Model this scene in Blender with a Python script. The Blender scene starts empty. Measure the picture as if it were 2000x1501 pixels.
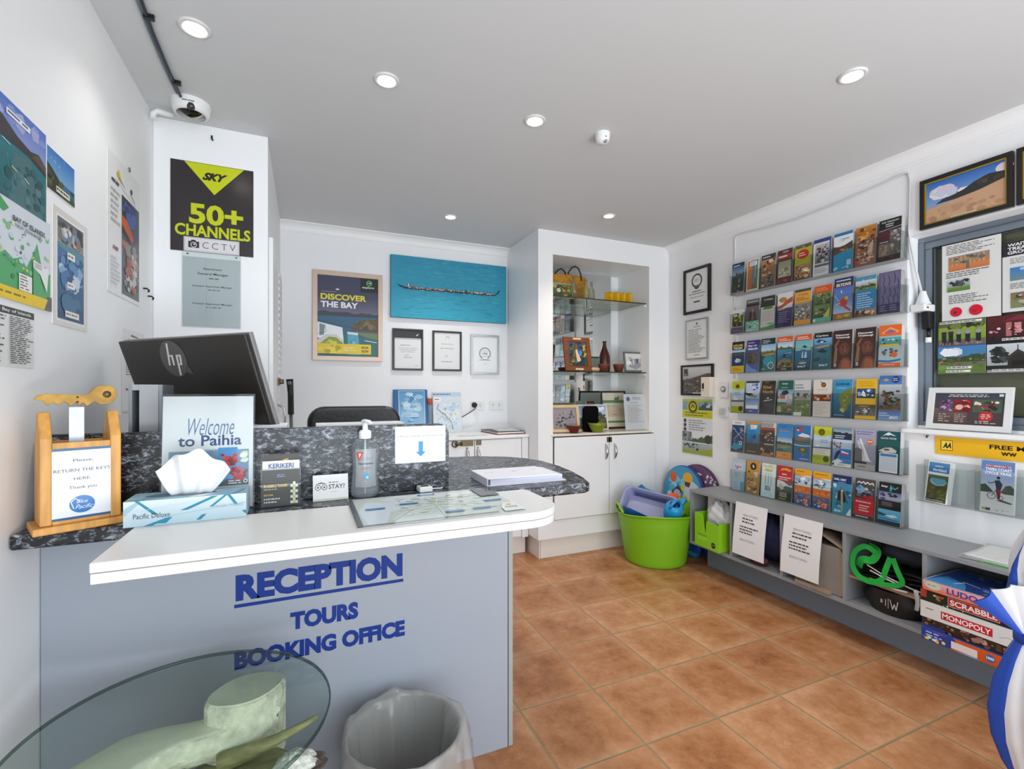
import bpy, bmesh, math, random
from mathutils import Vector, Matrix, Euler
# ------------------------------------------------------------------ camera, world, light, exposure
S = bpy.context.scene
C = S.collection
R = math.radians
cam_d = bpy.data.cameras.new('camera'); cam = bpy.data.objects.new('camera', cam_d); C.objects.link(cam)
cam.location = (0, 0, 1.22); cam.rotation_euler = (R(90), 0, R(-23.48))
cam_d.sensor_width = 36; cam_d.lens = 930 / 2000 * 36; cam_d.shift_y = 10.5 / 2000; cam_d.clip_start = 0.02
S.camera = cam
W = bpy.data.worlds.new('daylight'); S.world = W; W.use_nodes = True
W.node_tree.nodes['Background'].inputs[0].default_value = (0.80, 0.90, 1.0, 1)
W.node_tree.nodes['Background'].inputs[1].default_value = 1.0
S.view_settings.view_transform = 'Standard'; S.view_settings.look = 'None'
S.view_settings.gamma = 1; S.view_settings.use_curve_mapping = False
S.view_settings.exposure = 0.52
S.cycles.transparent_max_bounces = 24

def area(name, loc, rot, sx, sy, power, col):
    l = bpy.data.lights.new(name, 'AREA'); l.shape = 'RECTANGLE'; l.size = sx; l.size_y = sy; l.energy = power; l.color = col
    o = bpy.data.objects.new(name, l); C.objects.link(o); o.location = loc; o.rotation_euler = rot
    return o
# daylight through the wide glazed entrance behind the camera and the open doorway on its left
area('entrance_daylight', (1.05, -1.36, 1.25), (R(90), 0, 0), 2.9, 2.0, 23, (0.88, 0.95, 1.0))
# added fill lamp outside the entrance, out of view, to brighten the ceiling
area('ceiling_fill', (1.05, -2.2, 0.02), (R(148), 0, 0), 3.2, 1.4, 74, (0.87, 0.95, 1.0))

# ------------------------------------------------------------------ helpers
def lin(c):
    if isinstance(c, (tuple, list)): return tuple(c)[:3]
    c = c.lstrip('#'); o = []
    for i in (0, 2, 4):
        v = int(c[i:i+2], 16) / 255
        o.append(v / 12.92 if v <= 0.04045 else ((v + 0.055) / 1.055) ** 2.4)
    return tuple(o)

MATS = {}
def mat(name, c='cccccc', rough=0.5, metal=0.0, noise=0.0, nscale=20.0, bump=0.0, trans=0.0, emit=0.0, sss=0.0, spec=0.5, stretch=(1, 1, 1)):
    if name in MATS: return MATS[name]
    m = bpy.data.materials.new(name); m.use_nodes = True; MATS[name] = m
    nt = m.node_tree; b = nt.nodes['Principled BSDF']
    b.inputs['Base Color'].default_value = (*lin(c), 1); b.inputs['Roughness'].default_value = rough
    b.inputs['Metallic'].default_value = metal; b.inputs['Specular IOR Level'].default_value = spec
    if emit:
        b.inputs['Emission Color'].default_value = (*lin(c), 1); b.inputs['Emission Strength'].default_value = emit
    if noise or bump:
        tc = nt.nodes.new('ShaderNodeTexCoord'); mp = nt.nodes.new('ShaderNodeMapping'); mp.inputs['Scale'].default_value = stretch
        n = nt.nodes.new('ShaderNodeTexNoise'); n.inputs['Scale'].default_value = nscale; n.inputs['Detail'].default_value = 5
        nt.links.new(tc.outputs['Object'], mp.inputs[0]); nt.links.new(mp.outputs[0], n.inputs['Vector'])
        if noise:
            cr = nt.nodes.new('ShaderNodeValToRGB'); l = lin(c)
            cr.color_ramp.elements[0].position = 0.3; cr.color_ramp.elements[1].position = 0.7
            cr.color_ramp.elements[0].color = (*[x * (1 - noise) for x in l], 1); cr.color_ramp.elements[1].color = (*[min(1, x * (1 + noise)) for x in l], 1)
            nt.links.new(n.outputs[0], cr.inputs[0]); nt.links.new(cr.outputs[0], b.inputs['Base Color'])
        if bump:
            bp = nt.nodes.new('ShaderNodeBump'); bp.inputs['Strength'].default_value = bump; bp.inputs['Distance'].default_value = 0.01
            nt.links.new(n.outputs[0], bp.inputs['Height']); nt.links.new(bp.outputs[0], b.inputs['Normal'])
    return m

def clear_mat(name, tint, rough=0.03, ior=1.35, body=0.0, bodycol='ffffff'):
    """thin clear sheet: see-through, Fresnel gloss, optionally some milky body"""
    if name in MATS: return MATS[name]
    m = bpy.data.materials.new(name); m.use_nodes = True; MATS[name] = m
    nt = m.node_tree; nt.nodes.clear()
    out = nt.nodes.new('ShaderNodeOutputMaterial'); mx = nt.nodes.new('ShaderNodeMixShader')
    tr = nt.nodes.new('ShaderNodeBsdfTransparent'); tr.inputs[0].default_value = (*lin(tint), 1)
    gl = nt.nodes.new('ShaderNodeBsdfGlossy'); gl.inputs['Roughness'].default_value = rough
    lw_ = nt.nodes.new('ShaderNodeLayerWeight'); lw_.inputs[0].default_value = 0.5
    pw = nt.nodes.new('ShaderNodeMath'); pw.operation = 'POWER'; pw.inputs[1].default_value = 5; nt.links.new(lw_.outputs['Facing'], pw.inputs[0])
    f0 = ((ior - 1) / (ior + 1)) ** 2
    fr = nt.nodes.new('ShaderNodeMath'); fr.operation = 'MULTIPLY_ADD'; fr.inputs[1].default_value = 1 - f0; fr.inputs[2].default_value = f0; nt.links.new(pw.outputs[0], fr.inputs[0])
    src = tr
    if body:
        df = nt.nodes.new('ShaderNodeBsdfDiffuse'); df.inputs[0].default_value = (*lin(bodycol), 1)
        tl = nt.nodes.new('ShaderNodeBsdfTranslucent'); tl.inputs[0].default_value = (*lin(bodycol), 1)
        m1 = nt.nodes.new('ShaderNodeMixShader'); m1.inputs[0].default_value = 0.45
        nt.links.new(df.outputs[0], m1.inputs[1]); nt.links.new(tl.outputs[0], m1.inputs[2])
        m2 = nt.nodes.new('ShaderNodeMixShader'); m2.inputs[0].default_value = body
        nt.links.new(tr.outputs[0], m2.inputs[1]); nt.links.new(m1.outputs[0], m2.inputs[2]); src = m2
    nt.links.new(fr.outputs[0], mx.inputs[0]); nt.links.new(src.outputs[0], mx.inputs[1]); nt.links.new(gl.outputs[0], mx.inputs[2])
    nt.links.new(mx.outputs[0], out.inputs[0])
    return m

def print_mat(name='print', rough=0.35):
    if name in MATS: return MATS[name]
    m = bpy.data.materials.new(name); m.use_nodes = True; MATS[name] = m
    nt = m.node_tree; b = nt.nodes['Principled BSDF']; b.inputs['Roughness'].default_value = rough
    a = nt.nodes.new('ShaderNodeVertexColor'); a.layer_name = 'Col'
    nt.links.new(a.outputs[0], b.inputs['Base Color'])
    return m

class MB:
    def __init__(s): s.v = []; s.f = []; s.m = []; s.c = []; s.sm = []; s.hc = False
    def add(s, vs, fs, m=0, cols=None, smooth=False):
        o = len(s.v); s.v += [tuple(p) for p in vs]
        for i, f in enumerate(fs):
            s.f.append([o + k for k in f]); s.m.append(m); s.sm.append(smooth)
            if cols is None: s.c.append(None)
            else: s.hc = True; s.c.append(cols if isinstance(cols[0], float) else [cols[k] for k in f])
        return s
    def box(s, x0, y0, z0, x1, y1, z1, m=0):
        v = [(x, y, z) for x in (x0, x1) for y in (y0, y1) for z in (z0, z1)]
        return s.add(v, [(0, 1, 3, 2), (4, 6, 7, 5), (0, 4, 5, 1), (2, 3, 7, 6), (0, 2, 6, 4), (1, 5, 7, 3)], m)
    def prism(s, pts, d0, d1, ax='z', m=0, smooth=False):
        """extrude a 2D outline; ax is the extrusion axis; pts are the two other coords in order"""
        def P(a, b, d): return {'z': (a, b, d), 'y': (a, d, b), 'x': (d, a, b)}[ax]
        n = len(pts); v = [P(a, b, d0) for a, b in pts] + [P(a, b, d1) for a, b in pts]
        s.add(v, [tuple(range(n))[::-1], tuple(range(n, 2 * n))], m)
        return s.add(v, [(i, (i + 1) % n, n + (i + 1) % n, n + i) for i in range(n)], m, smooth=smooth)
    def lathe(s, prof, n=32, c=(0, 0, 0), m=0, smooth=True, axis='z', wob=None, arc=None):
        vs = []; fs = []; k = len(prof)
        full = arc is None; a0, a1 = arc or (0, 2 * math.pi); nn = n if full else n + 1
        for i in range(nn):
            a = a0 + (a1 - a0) * i / n
            for j, (r, z) in enumerate(prof):
                rr, zz = (r, z) if not wob else wob(r, z, a, j)
                p = (rr * math.cos(a), rr * math.sin(a), zz)
                if axis == 'y': p = (p[0], p[2], p[1])
                if axis == 'x': p = (p[2], p[0], p[1])
                vs.append((c[0] + p[0], c[1] + p[1], c[2] + p[2]))
        for i in range(n):
            i2 = (i + 1) % nn
            for j in range(k - 1):
                fs.append((i * k + j, i2 * k + j, i2 * k + j + 1, i * k + j + 1))
        return s.add(vs, fs, m, smooth=smooth)
    def cyl(s, c, r, h, n=24, m=0, axis='z', r2=None):
        r2 = r if r2 is None else r2
        return s.lathe([(0.0001, 0), (r, 0)], n, c, m, False, axis).lathe([(r, 0), (r2, h)], n, c, m, True, axis).lathe([(r2, h), (0.0001, h)], n, c, m, False, axis)
    def ell(s, c, r, n=20, k=10, m=0):
        return s.lathe([(max(1e-4, math.sin(math.pi * j / k)), -math.cos(math.pi * j / k)) for j in range(k + 1)], n, (0, 0, 0), m) and s._sc(c, r, n * (k + 1))
    def _sc(s, c, r, cnt):
        for i in range(len(s.v) - cnt, len(s.v)):
            x, y, z = s.v[i]; s.v[i] = (c[0] + x * r[0], c[1] + y * r[1], c[2] + z * r[2])
        return s
    def tube(s, pts, r, n=8, m=0, caps=True, flat=None):
        """tube along points; r number or list; flat=(a,b) gives elliptic section factors"""
        pts = [Vector(p) for p in pts]; k = len(pts); vs = []; fs = []
        up = Vector((0, 0, 1)); prev = None
        for i, p in enumerate(pts):
            t = (pts[min(i + 1, k - 1)] - pts[max(i - 1, 0)]).normalized()
            if prev is None:
                a = t.cross(up if abs(t.z) < 0.95 else Vector((1, 0, 0))).normalized()
            else:
                a = (prev - t * prev.dot(t)).normalized()
            prev = a; b = t.cross(a); rr = r[i] if isinstance(r, (list, tuple)) else r
            for j in range(n):
                q = 2 * math.pi * j / n; fa, fb = flat or (1, 1)
                vs.append(p + a * (rr * fa * math.cos(q)) + b * (rr * fb * math.sin(q)))
        for i in range(k - 1):
            for j in range(n): fs.append((i * n + j, i * n + (j + 1) % n, (i + 1) * n + (j + 1) % n, (i + 1) * n + j))
        s.add(vs, fs, m, smooth=True)
        if caps: s.add(vs, [tuple(range(n))[::-1], tuple(range((k - 1) * n, k * n))], m)
        return s
    def grid(s, fn, nu, nv, m=0, smooth=True, col=None):
        vs = [fn(i / nu, j / nv) for i in range(nu + 1) for j in range(nv + 1)]
        fs = [(i * (nv + 1) + j, (i + 1) * (nv + 1) + j, (i + 1) * (nv + 1) + j + 1, i * (nv + 1) + j + 1) for i in range(nu) for j in range(nv)]
        return s.add(vs, fs, m, col, smooth)
    def xf(s, M):
        s.v = [tuple(M @ Vector(p)) for p in s.v]; return s
    def build(s, name, mats, parent=None, loc=(0, 0, 0), rot=(0, 0, 0), bevel=0, seg=2, solid=0, sub=0, fix=True):
        me = bpy.data.meshes.new(name); me.from_pydata(s.v, [], s.f)
        if not isinstance(mats, (list, tuple)): mats = [mats]
        for q in mats: me.materials.append(q)
        me.polygons.foreach_set('material_index', s.m); me.polygons.foreach_set('use_smooth', s.sm)
        if s.hc:
            a = me.color_attributes.new('Col', 'FLOAT_COLOR', 'CORNER'); buf = []
            for f, c in zip(s.f, s.c):
                if c is None: buf += [0.8, 0.8, 0.8, 1] * len(f)
                elif isinstance(c, list):
                    for q in c: buf += [*q, 1]
                else: buf += [*c, 1] * len(f)
            a.data.foreach_set('color', buf)
        elif fix:
            bm = bmesh.new(); bm.from_mesh(me); bmesh.ops.remove_doubles(bm, verts=bm.verts, dist=1e-6)
            bmesh.ops.recalc_face_normals(bm, faces=bm.faces); bm.to_mesh(me); bm.free()
        me.update()
        o = bpy.data.objects.new(name, me); C.objects.link(o); o.location = loc; o.rotation_euler = rot
        if parent: o.parent = parent
        if solid:
            md = o.modifiers.new('thick', 'SOLIDIFY'); md.thickness = solid; md.offset = 0
        if bevel:
            md = o.modifiers.new('edge', 'BEVEL'); md.width = bevel; md.segments = seg; md.limit_method = 'ANGLE'; md.angle_limit = R(40)
            md.harden_normals = False
        if sub:
            md = o.modifiers.new('soft', 'SUBSURF'); md.levels = sub; md.render_levels = sub
        return o

def tag(o, label, cat, group=None, kind=None):
    o['label'] = label; o['category'] = cat
    if group: o['group'] = group
    if kind: o['kind'] = kind
    return o
def thing(name, label, cat, loc=(0, 0, 0), rz=0, group=None, rx=0):
    o = bpy.data.objects.new(name, None); C.objects.link(o); o.location = loc; o.rotation_euler = (rx, 0, rz)
    o.empty_display_size = 0.05
    return tag(o, label, cat, group)
def struct(name, mb, m, label, cat, **k):
    o = mb.build(name, m, **k); o['kind'] = 'structure'; o['label'] = label; o['category'] = cat
    return o
def ptag(o, label): o['label'] = label; return o

# ------------------------------------------------------------------ lettering and printed artwork
TXT = {}
def glyphs(s, bold=0.0, shear=0.0):
    k = (s, bold, shear)
    if k in TXT: return TXT[k]
    cu = bpy.data.curves.new('lettering', 'FONT'); cu.body = s; cu.offset = bold; cu.shear = shear; cu.resolution_u = 3; cu.fill_mode = 'FRONT'
    ob = bpy.data.objects.new('lettering', cu); C.objects.link(ob)
    dg = bpy.context.evaluated_depsgraph_get(); me = bpy.data.meshes.new_from_object(ob.evaluated_get(dg))
    vs = [(v.co.x, v.co.y) for v in me.vertices]; fs = [tuple(p.vertices) for p in me.polygons]
    bpy.data.objects.remove(ob); bpy.data.meshes.remove(me); bpy.data.curves.remove(cu)
    xs = [p[0] for p in vs]; ys = [p[1] for p in vs]; x0, x1, y0, y1 = min(xs), max(xs), min(ys), max(ys)
    vs = [((x - x0) / (x1 - x0), (y - y0) / (y1 - y0)) for x, y in vs]
    TXT[k] = (vs, fs); return TXT[k]

EPS = 0.00002
def art(mb, w, h, ops, m=0, x0=0.0, z0=0.0, y0=0.0, seed=1):
    """paint a flat print facing -y into mb; coordinates are fractions of w and h, each op one hair in front of the last"""
    rnd = random.Random(seed); lay = [0]
    X = lambda a: x0 + a * w
    Z = lambda b: z0 + b * h
    def poly(pts, c, c2=None):
        y = y0 - lay[0] * EPS
        vs = [(X(a), y, Z(b)) for a, b in pts]; lay[0] += 1
        if c2:
            zs = [p[2] for p in vs]; lo, hi = min(zs), max(zs); A, B = lin(c), lin(c2)
            cols = [tuple(B[i] + (A[i] - B[i]) * ((z - lo) / (hi - lo + 1e-9)) for i in range(3)) for z in zs]
        else: cols = [lin(c)] * len(vs)
        # orient towards -y
        ar = sum(pts[i][0] * pts[(i + 1) % len(pts)][1] - pts[(i + 1) % len(pts)][0] * pts[i][1] for i in range(len(pts)))
        f = tuple(range(len(vs))) if ar > 0 else tuple(range(len(vs)))[::-1]
        mb.add(vs, [f], m, cols)
    for op in ops:
        k = op[0]
        if k == 'r':
            a, b, c, d = op[1:5]; poly([(a, b), (c, b), (c, d), (a, d)], op[5], op[6] if len(op) > 6 else None)
        elif k == 'e':
            cx, cy, rx, ry, c = op[1:6]; q = w / h
            poly([(cx + rx * math.cos(2 * math.pi * i / 28), cy + ry * q * math.sin(2 * math.pi * i / 28)) for i in range(28)], c)
        elif k == 'o':
            cx, cy, r, t, c = op[1:6]; q = w / h; y = y0 - lay[0] * EPS; n = 28
            vs = [(X(cx + rr * math.cos(2 * math.pi * i / n)), y, Z(cy + rr * q * math.sin(2 * math.pi * i / n))) for rr in (r, r - t) for i in range(n)]
            mb.add(vs, [(i, (i + 1) % n, n + (i + 1) % n, n + i) for i in range(n)], m, [lin(c)] * len(vs))
        elif k == 'p':
            pts = op[2]; poly([(pts[i], pts[i + 1]) for i in range(0, len(pts), 2)], op[1])
        elif k == 'h':
            a, b, yb, ya, yc, amp, c = op[1:8]; n = 14
            top = [(a + (b - a) * i / n, max(yb + 0.004, ya + (yc - ya) * i / n + rnd.uniform(-amp, amp))) for i in range(n + 1)]
            poly([(a, yb), (b, yb)] + top[::-1], c)
        elif k == 'b':
            a, b, c, d, n, cols, sz = op[1:8]; cols = cols.split(); q = w / h
            for i in range(n):
                sx = sz * rnd.uniform(0.4, 1.0); sy = sx * q * rnd.uniform(0.45, 1.0)
                sx = min(sx, (c - a) / 2); sy = min(sy, (d - b) / 2)
                px = rnd.uniform(a + sx, c - sx); py = rnd.uniform(b + sy, d - sy); nn = rnd.randint(4, 7); ph = rnd.uniform(0, 6)
                poly([(px + sx * math.cos(ph + 2 * math.pi * j / nn), py + sy * math.sin(ph + 2 * math.pi * j / nn)) for j in range(nn)], rnd.choice(cols))
        elif k == 'w':
            a, b, c, d, n, cols, L = op[1:8]; cols = cols.split()
            for i in range(n):
                l_ = L * rnd.uniform(.3, 1); px = rnd.uniform(a, c - l_); py = rnd.uniform(b + .01, d - .01); t_ = rnd.uniform(.0012, .004) * (1 + .0)
                poly([(px, py), (px + l_ * .5, py - t_), (px + l_, py), (px + l_ * .5, py + t_)], rnd.choice(cols))
        elif k == 't':
            s_, a, b, c, d, col = op[1:7]; bold = op[7] if len(op) > 7 else 0.02; sh = op[8] if len(op) > 8 else 0
            gv, gf = glyphs(s_, bold, sh); y = y0 - lay[0] * EPS
            vs = [(X(a + (c - a) * p), y, Z(b + (d - b) * q)) for p, q in gv]
            mb.add(vs, gf, m, [lin(col)] * len(vs))
        elif k == 'l':
            a, b, c, d, n, col = op[1:7]; cen = len(op) > 7
            lh = (d - b) / n
            for i in range(n):
                y1 = d - i * lh - lh * 0.25; y2 = y1 - lh * 0.42
                L = (c - a) * rnd.uniform(0.6, 1.0); xx = a + ((c - a) - L) / 2 if cen else a; end = xx + L
                while xx < end - 0.004:
                    ww = min(rnd.uniform(0.05, 0.16) * max(0.6, (c - a)), end - xx)
                    poly([(xx, y2), (xx + ww, y2), (xx + ww, y1), (xx, y1)], col); xx += ww + 0.018
        elif k == 's':
            col, wd, pts = op[1:4]; P = [(pts[i], pts[i + 1]) for i in range(0, len(pts), 2)]; q = w / h
            for (a, b), (c, d) in zip(P, P[1:]):
                dx, dy = c - a, (d - b) / q; L = math.hypot(dx, dy) or 1; nx, ny = -dy / L * wd / 2, dx / L * wd / 2 * q
                poly([(a + nx, b + ny), (c + nx, d + ny), (c - nx, d - ny), (a - nx, b - ny)], col)
        lay[0] += 1
    return mb

def photo(a, b, c, d, kind, n=26):
    """small printed photograph of a kind, as art ops"""
    H = d - b; y = lambda t: b + H * t
    if kind == 'sea': return [('r', a, b, c, d, '5fa3d8', '12607f'), ('r', a, y(.52), c, d, '3f86cf', 'cfe3ef'), ('h', a, c, y(.45), y(.56), y(.62), H * .05, '3c4a34'), ('r', a, b, c, y(.47), '2b93ad', '0e5a78'), ('w', a, b, c, y(.45), n, '1b7d9a 49a7bd 0f5f7e 8fc9d4', (c - a) * .3)]
    if kind == 'bush': return [('r', a, b, c, d, '6f8a4c', '2c3a1e'), ('b', a, b, c, d, n, '23331a 3f5a2a 6b7f3a 8a8a4a 4a3b28 a9a878', (c - a) * .14)]
    if kind == 'crowd': return [('r', a, b, c, d, '4a4038', '2a2422'), ('b', a, b, c, d, n, '7a2b26 c9a58a 2d2c33 8d6a4e 55606b d9d0c4 3a2a22', (c - a) * .12)]
    if kind == 'rock': return [('r', a, b, c, d, 'b9855a', '6a4a36'), ('b', a, b, c, d, n, '5b3d2b d8a873 8d5f3f e3c8a0 40302a b0703c', (c - a) * .15)]
    if kind == 'grey': return [('r', a, b, c, d, 'c2bec0', '6f6a6c'), ('b', a, b, c, d, n, '3a3536 8b8486 b9b3b4 564f52 d8d4d5', (c - a) * .13)]
    if kind == 'green': return [('r', a, b, c, d, 'cfdbe4', '4c6b2f'), ('h', a, c, b, y(.45), y(.5), H * .12, '3e5230'), ('r', a, b, c, y(.25), '6f9441', '4d7030'), ('b', a, b, c, y(.6), n // 2, '2e4024 5a7a38 8aa35a 6b5b40', (c - a) * .1)]
    if kind == 'dark': return [('r', a, b, c, d, '3b4045', '17191c'), ('b', a, b, c, d, n, '101214 2f3338 55504a 6f6a60 24282c', (c - a) * .13)]
    return []

def flat(name, label, cat, w, h, ops, loc, rz, t=0.002, group=None, rx=0, seed=1, rough=0.35, back='e8e8e6', edge=None):
    """a sheet or board with printed front, its lower left corner at loc"""
    mb = MB(); mb.box(0, 0, 0, w, t, h, 0)
    art(mb, w, h, ops, 1, y0=-EPS, seed=seed)
    o = mb.build(name, [mat('sheet_' + back, back, 0.6), print_mat('print%d' % int(rough * 100), rough)], None, loc, (rx, 0, rz))
    return tag(o, label, cat, group)

def framed(name, label, cat, w, h, fw, fmat, ops, loc, rz, t=0.018, group=None, rx=0, seed=1, slip=None, glass=False):
    """framed picture: frame (four mitred sides) + print"""
    e = thing(name, label, cat, loc, rz, group, rx)
    mb = MB()
    for P in ([(0, 0), (w, 0), (w - fw, fw), (fw, fw)], [(w, 0), (w, h), (w - fw, h - fw), (w - fw, fw)], [(w, h), (0, h), (fw, h - fw), (w - fw, h - fw)], [(0, h), (0, 0), (fw, fw), (fw, h - fw)]):
        mb.prism(P, -t, 0, 'y')
    mb.build('frame', fmat, e, bevel=0.0015)
    p = MB(); p.box(fw * .6, -t * .55, fw * .6, w - fw * .6, -0.001, h - fw * .6, 0)
    art(p, w - 2 * fw, h - 2 * fw, ops, 1, fw, fw, -t * .55 - EPS, seed)
    p.build('picture_sheet', [mat('sheet_e8e8e6', 'e8e8e6', 0.6), print_mat()], e)
    if slip:
        q = MB(); g = 0.006
        for P in ([(fw, fw), (w - fw, fw), (w - fw - g, fw + g), (fw + g, fw + g)], [(w - fw, fw), (w - fw, h - fw), (w - fw - g, h - fw - g), (w - fw - g, fw + g)], [(w - fw, h - fw), (fw, h - fw), (fw + g, h - fw - g), (w - fw - g, h - fw - g)], [(fw, h - fw), (fw, fw), (fw + g, fw + g), (fw + g, h - fw - g)]):
            q.prism(P, -t * .8, -t * .5, 'y')
        q.build('slip', slip, e)
    return e

# ------------------------------------------------------------------ shared materials
wallp = mat('wall_paint', 'f3f3f4', 0.55, noise=0.015, nscale=2.0)
ceilp = mat('ceiling_paint', 'd2d3d4', 0.7)
trimp = mat('trim_paint', 'f3f3f3', 0.4)
cabp = mat('cabinet_paint', 'f1f1f2', 0.35)
plintp = mat('plinth_paint', 'e9e2da', 0.45)
white_pl = mat('white_plastic', 'ececea', 0.35)
black_pl = mat('black_plastic', '131314', 0.35)
dark_pl = mat('charcoal_plastic', '2b2724', 0.38)
grey_pl = mat('grey_plastic', '8b8f94', 0.4)
chrome = mat('chrome', 'c8c8c8', 0.2, 1.0)
steel = mat('brushed_steel', '9a9a98', 0.35, 1.0)
brass = mat('aged_brass', '6d6048', 0.4, 0.8)
paper = mat('white_paper', 'eeeeee', 0.65)
acryl = clear_mat('clear_acrylic', 'f6f8f8', 0.04, 1.3)
glass = clear_mat('clear_glass', 'f2f7f5', 0.02, 1.4)
blackf = mat('black_frame', '1c1714', 0.3)
PI = math.pi
# ------------------------------------------------------------------ the setting
XR, XL, YB, CE = 2.71, -0.585, 3.61, 2.37
def floor_mat():
    m = bpy.data.materials.new('terracotta_tiles'); m.use_nodes = True; nt = m.node_tree; N = nt.nodes; L = nt.links
    b = N['Principled BSDF']; b.inputs['Roughness'].default_value = 0.42
    tc = N.new('ShaderNodeTexCoord'); sep = N.new('ShaderNodeSeparateXYZ'); L.new(tc.outputs['Object'], sep.inputs[0])
    T = 0.33
    def mth(op, a, bb=None):
        n = N.new('ShaderNodeMath'); n.operation = op
        for i, q in enumerate((a, bb)):
            if q is None: continue
            if isinstance(q, (int, float)): n.inputs[i].default_value = q
            else: L.new(q, n.inputs[i])
        return n.outputs[0]
    gx = mth('DIVIDE', mth('SUBTRACT', sep.outputs[0], GX), T); gy = mth('DIVIDE', mth('SUBTRACT', sep.outputs[1], GY), T)
    fx = mth('FRACT', gx); fy = mth('FRACT', gy)
    ex = mth('MINIMUM', fx, mth('SUBTRACT', 1.0, fx)); ey = mth('MINIMUM', fy, mth('SUBTRACT', 1.0, fy))
    e = mth('MINIMUM', ex, ey)
    n0 = N.new('ShaderNodeTexNoise'); n0.inputs['Scale'].default_value = 30; L.new(tc.outputs['Object'], n0.inputs['Vector'])
    e2 = mth('ADD', e, mth('MULTIPLY', mth('SUBTRACT', n0.outputs[0], 0.5), 0.006))
    mr = N.new('ShaderNodeMapRange'); L.new(e2, mr.inputs[0]); mr.inputs[1].default_value = 0.008; mr.inputs[2].default_value = 0.016
    # per tile variation + mottling
    cmb = N.new('ShaderNodeCombineXYZ'); L.new(mth('FLOOR', gx), cmb.inputs[0]); L.new(mth('FLOOR', gy), cmb.inputs[1])
    wn = N.new('ShaderNodeTexWhiteNoise'); L.new(cmb.outputs[0], wn.inputs['Vector'])
    off = N.new('ShaderNodeVectorMath'); off.operation = 'MULTIPLY_ADD'; L.new(wn.outputs['Color'], off.inputs[0]); off.inputs[1].default_value = (9, 9, 9); L.new(tc.outputs['Object'], off.inputs[2])
    n1 = N.new('ShaderNodeTexNoise'); n1.inputs['Scale'].default_value = 5.5; n1.inputs['Detail'].default_value = 9; n1.inputs['Roughness'].default_value = 0.68; L.new(off.outputs[0], n1.inputs['Vector'])
    cr = N.new('ShaderNodeValToRGB'); ce = cr.color_ramp.elements
    ce[0].position = 0.36; ce[0].color = (*lin('8c532d'), 1); ce[1].position = 0.68; ce[1].color = (*lin('cb966e'), 1)
    q = ce.new(0.46); q.color = (*lin('a66c40'), 1); q = ce.new(.56); q.color = (*lin('b67f56'), 1)
    n2 = N.new('ShaderNodeTexNoise'); n2.inputs['Scale'].default_value = 26; n2.inputs['Detail'].default_value = 8; n2.inputs['Roughness'].default_value = .75; L.new(off.outputs[0], n2.inputs['Vector'])
    # paler towards the tile edges
    ed = N.new('ShaderNodeMapRange'); L.new(mth('ADD', e, mth('MULTIPLY', mth('SUBTRACT', n1.outputs[0], 0.5), 0.35)), ed.inputs[0]); ed.inputs[1].default_value = 0.0; ed.inputs[2].default_value = 0.2; ed.inputs[3].default_value = 0.12; ed.inputs[4].default_value = 0.0
    L.new(mth('ADD', mth('ADD', mth('ADD', mth('MULTIPLY', n1.outputs[0], .62), mth('MULTIPLY', n2.outputs[0], .38)), ed.outputs[0]), mth('MULTIPLY', mth('SUBTRACT', wn.outputs['Value'], 0.5), 0.12)), cr.inputs[0])
    mx = N.new('ShaderNodeMix'); mx.data_type = 'RGBA'; L.new(mr.outputs[0], mx.inputs[0]); mx.inputs[6].default_value = (*lin('94805f'), 1); L.new(cr.outputs[0], mx.inputs[7])
    L.new(mx.outputs[2], b.inputs['Base Color'])
    bp = N.new('ShaderNodeBump'); bp.inputs['Strength'].default_value = 0.5; bp.inputs['Distance'].default_value = 0.004
    L.new(mth('ADD', mr.outputs[0], mth('MULTIPLY', n1.outputs[0], 0.25)), bp.inputs['Height']); L.new(bp.outputs[0], b.inputs['Normal'])
    return m
GX, GY = 1.078, 2.642   # where the tile joints run
YF = -1.42
struct('floor', MB().box(XL - .05, YF - .05, -.05, 2.95, YB + .05, 0), floor_mat(), 'square terracotta floor tiles with sandy grout lines', 'floor')
struct('ceiling', MB().box(XL - .05, YF - .05, CE, 2.95, YB + .05, CE + .05), ceilp, 'smooth white ceiling with recessed lights', 'ceiling')
struct('wall_left', MB().box(XL - .05, YF, 0, XL, YB, CE), wallp, 'white wall on the left behind the posters and calendar', 'wall')
struct('wall_back', MB().box(XL - .05, YB, 0, 2.95, YB + .05, CE), wallp, 'white rear wall behind the office chair', 'wall')
wr = MB().box(XR, 1.37, 0, 2.90, YB, CE).box(XR, 0.2, 0, 2.90, 1.37, 1.03).box(XR, 0.2, 1.97, 2.90, 1.37, CE).box(XR, YF, 0, 2.90, 0.2, CE)
struct('wall_right', wr, wallp, 'white wall on the right with brochure racks and window', 'wall')
wf = MB().box(XL, YF - .05, 0, -.42, YF, CE).box(2.55, YF - .05, 0, XR, YF, CE).box(-.42, YF - .05, 2.28, 2.55, YF, CE)
struct('wall_front', wf, wallp, 'white wall around the glazed entrance opposite the desk', 'wall')
struct('wall_nook', MB().box(XL, 2.43, 0, -.155, YB, CE), wallp, 'white boxed out cupboard wall carrying the black sign', 'wall', bevel=.003)
def cove(fn, a, b):
    pr = [(0, 0), (.06, 0), (.06, -.006)] + [(.055 - .047 * math.sin(t * PI / 2 / 6), -.008 - .047 * (1 - math.cos(t * PI / 2 / 6))) for t in range(7)] + [(.006, -.058), (.006, -.062), (0, -.062)]
    mb = MB(); vs = [fn(p, q, a) for p, q in pr] + [fn(p, q, b) for p, q in pr]; n = len(pr)
    mb.add(vs, [(i, (i + 1) % n, n + (i + 1) % n, n + i) for i in range(n)] + [tuple(range(n)), tuple(range(n, 2 * n))[::-1]])
    return mb
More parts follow.
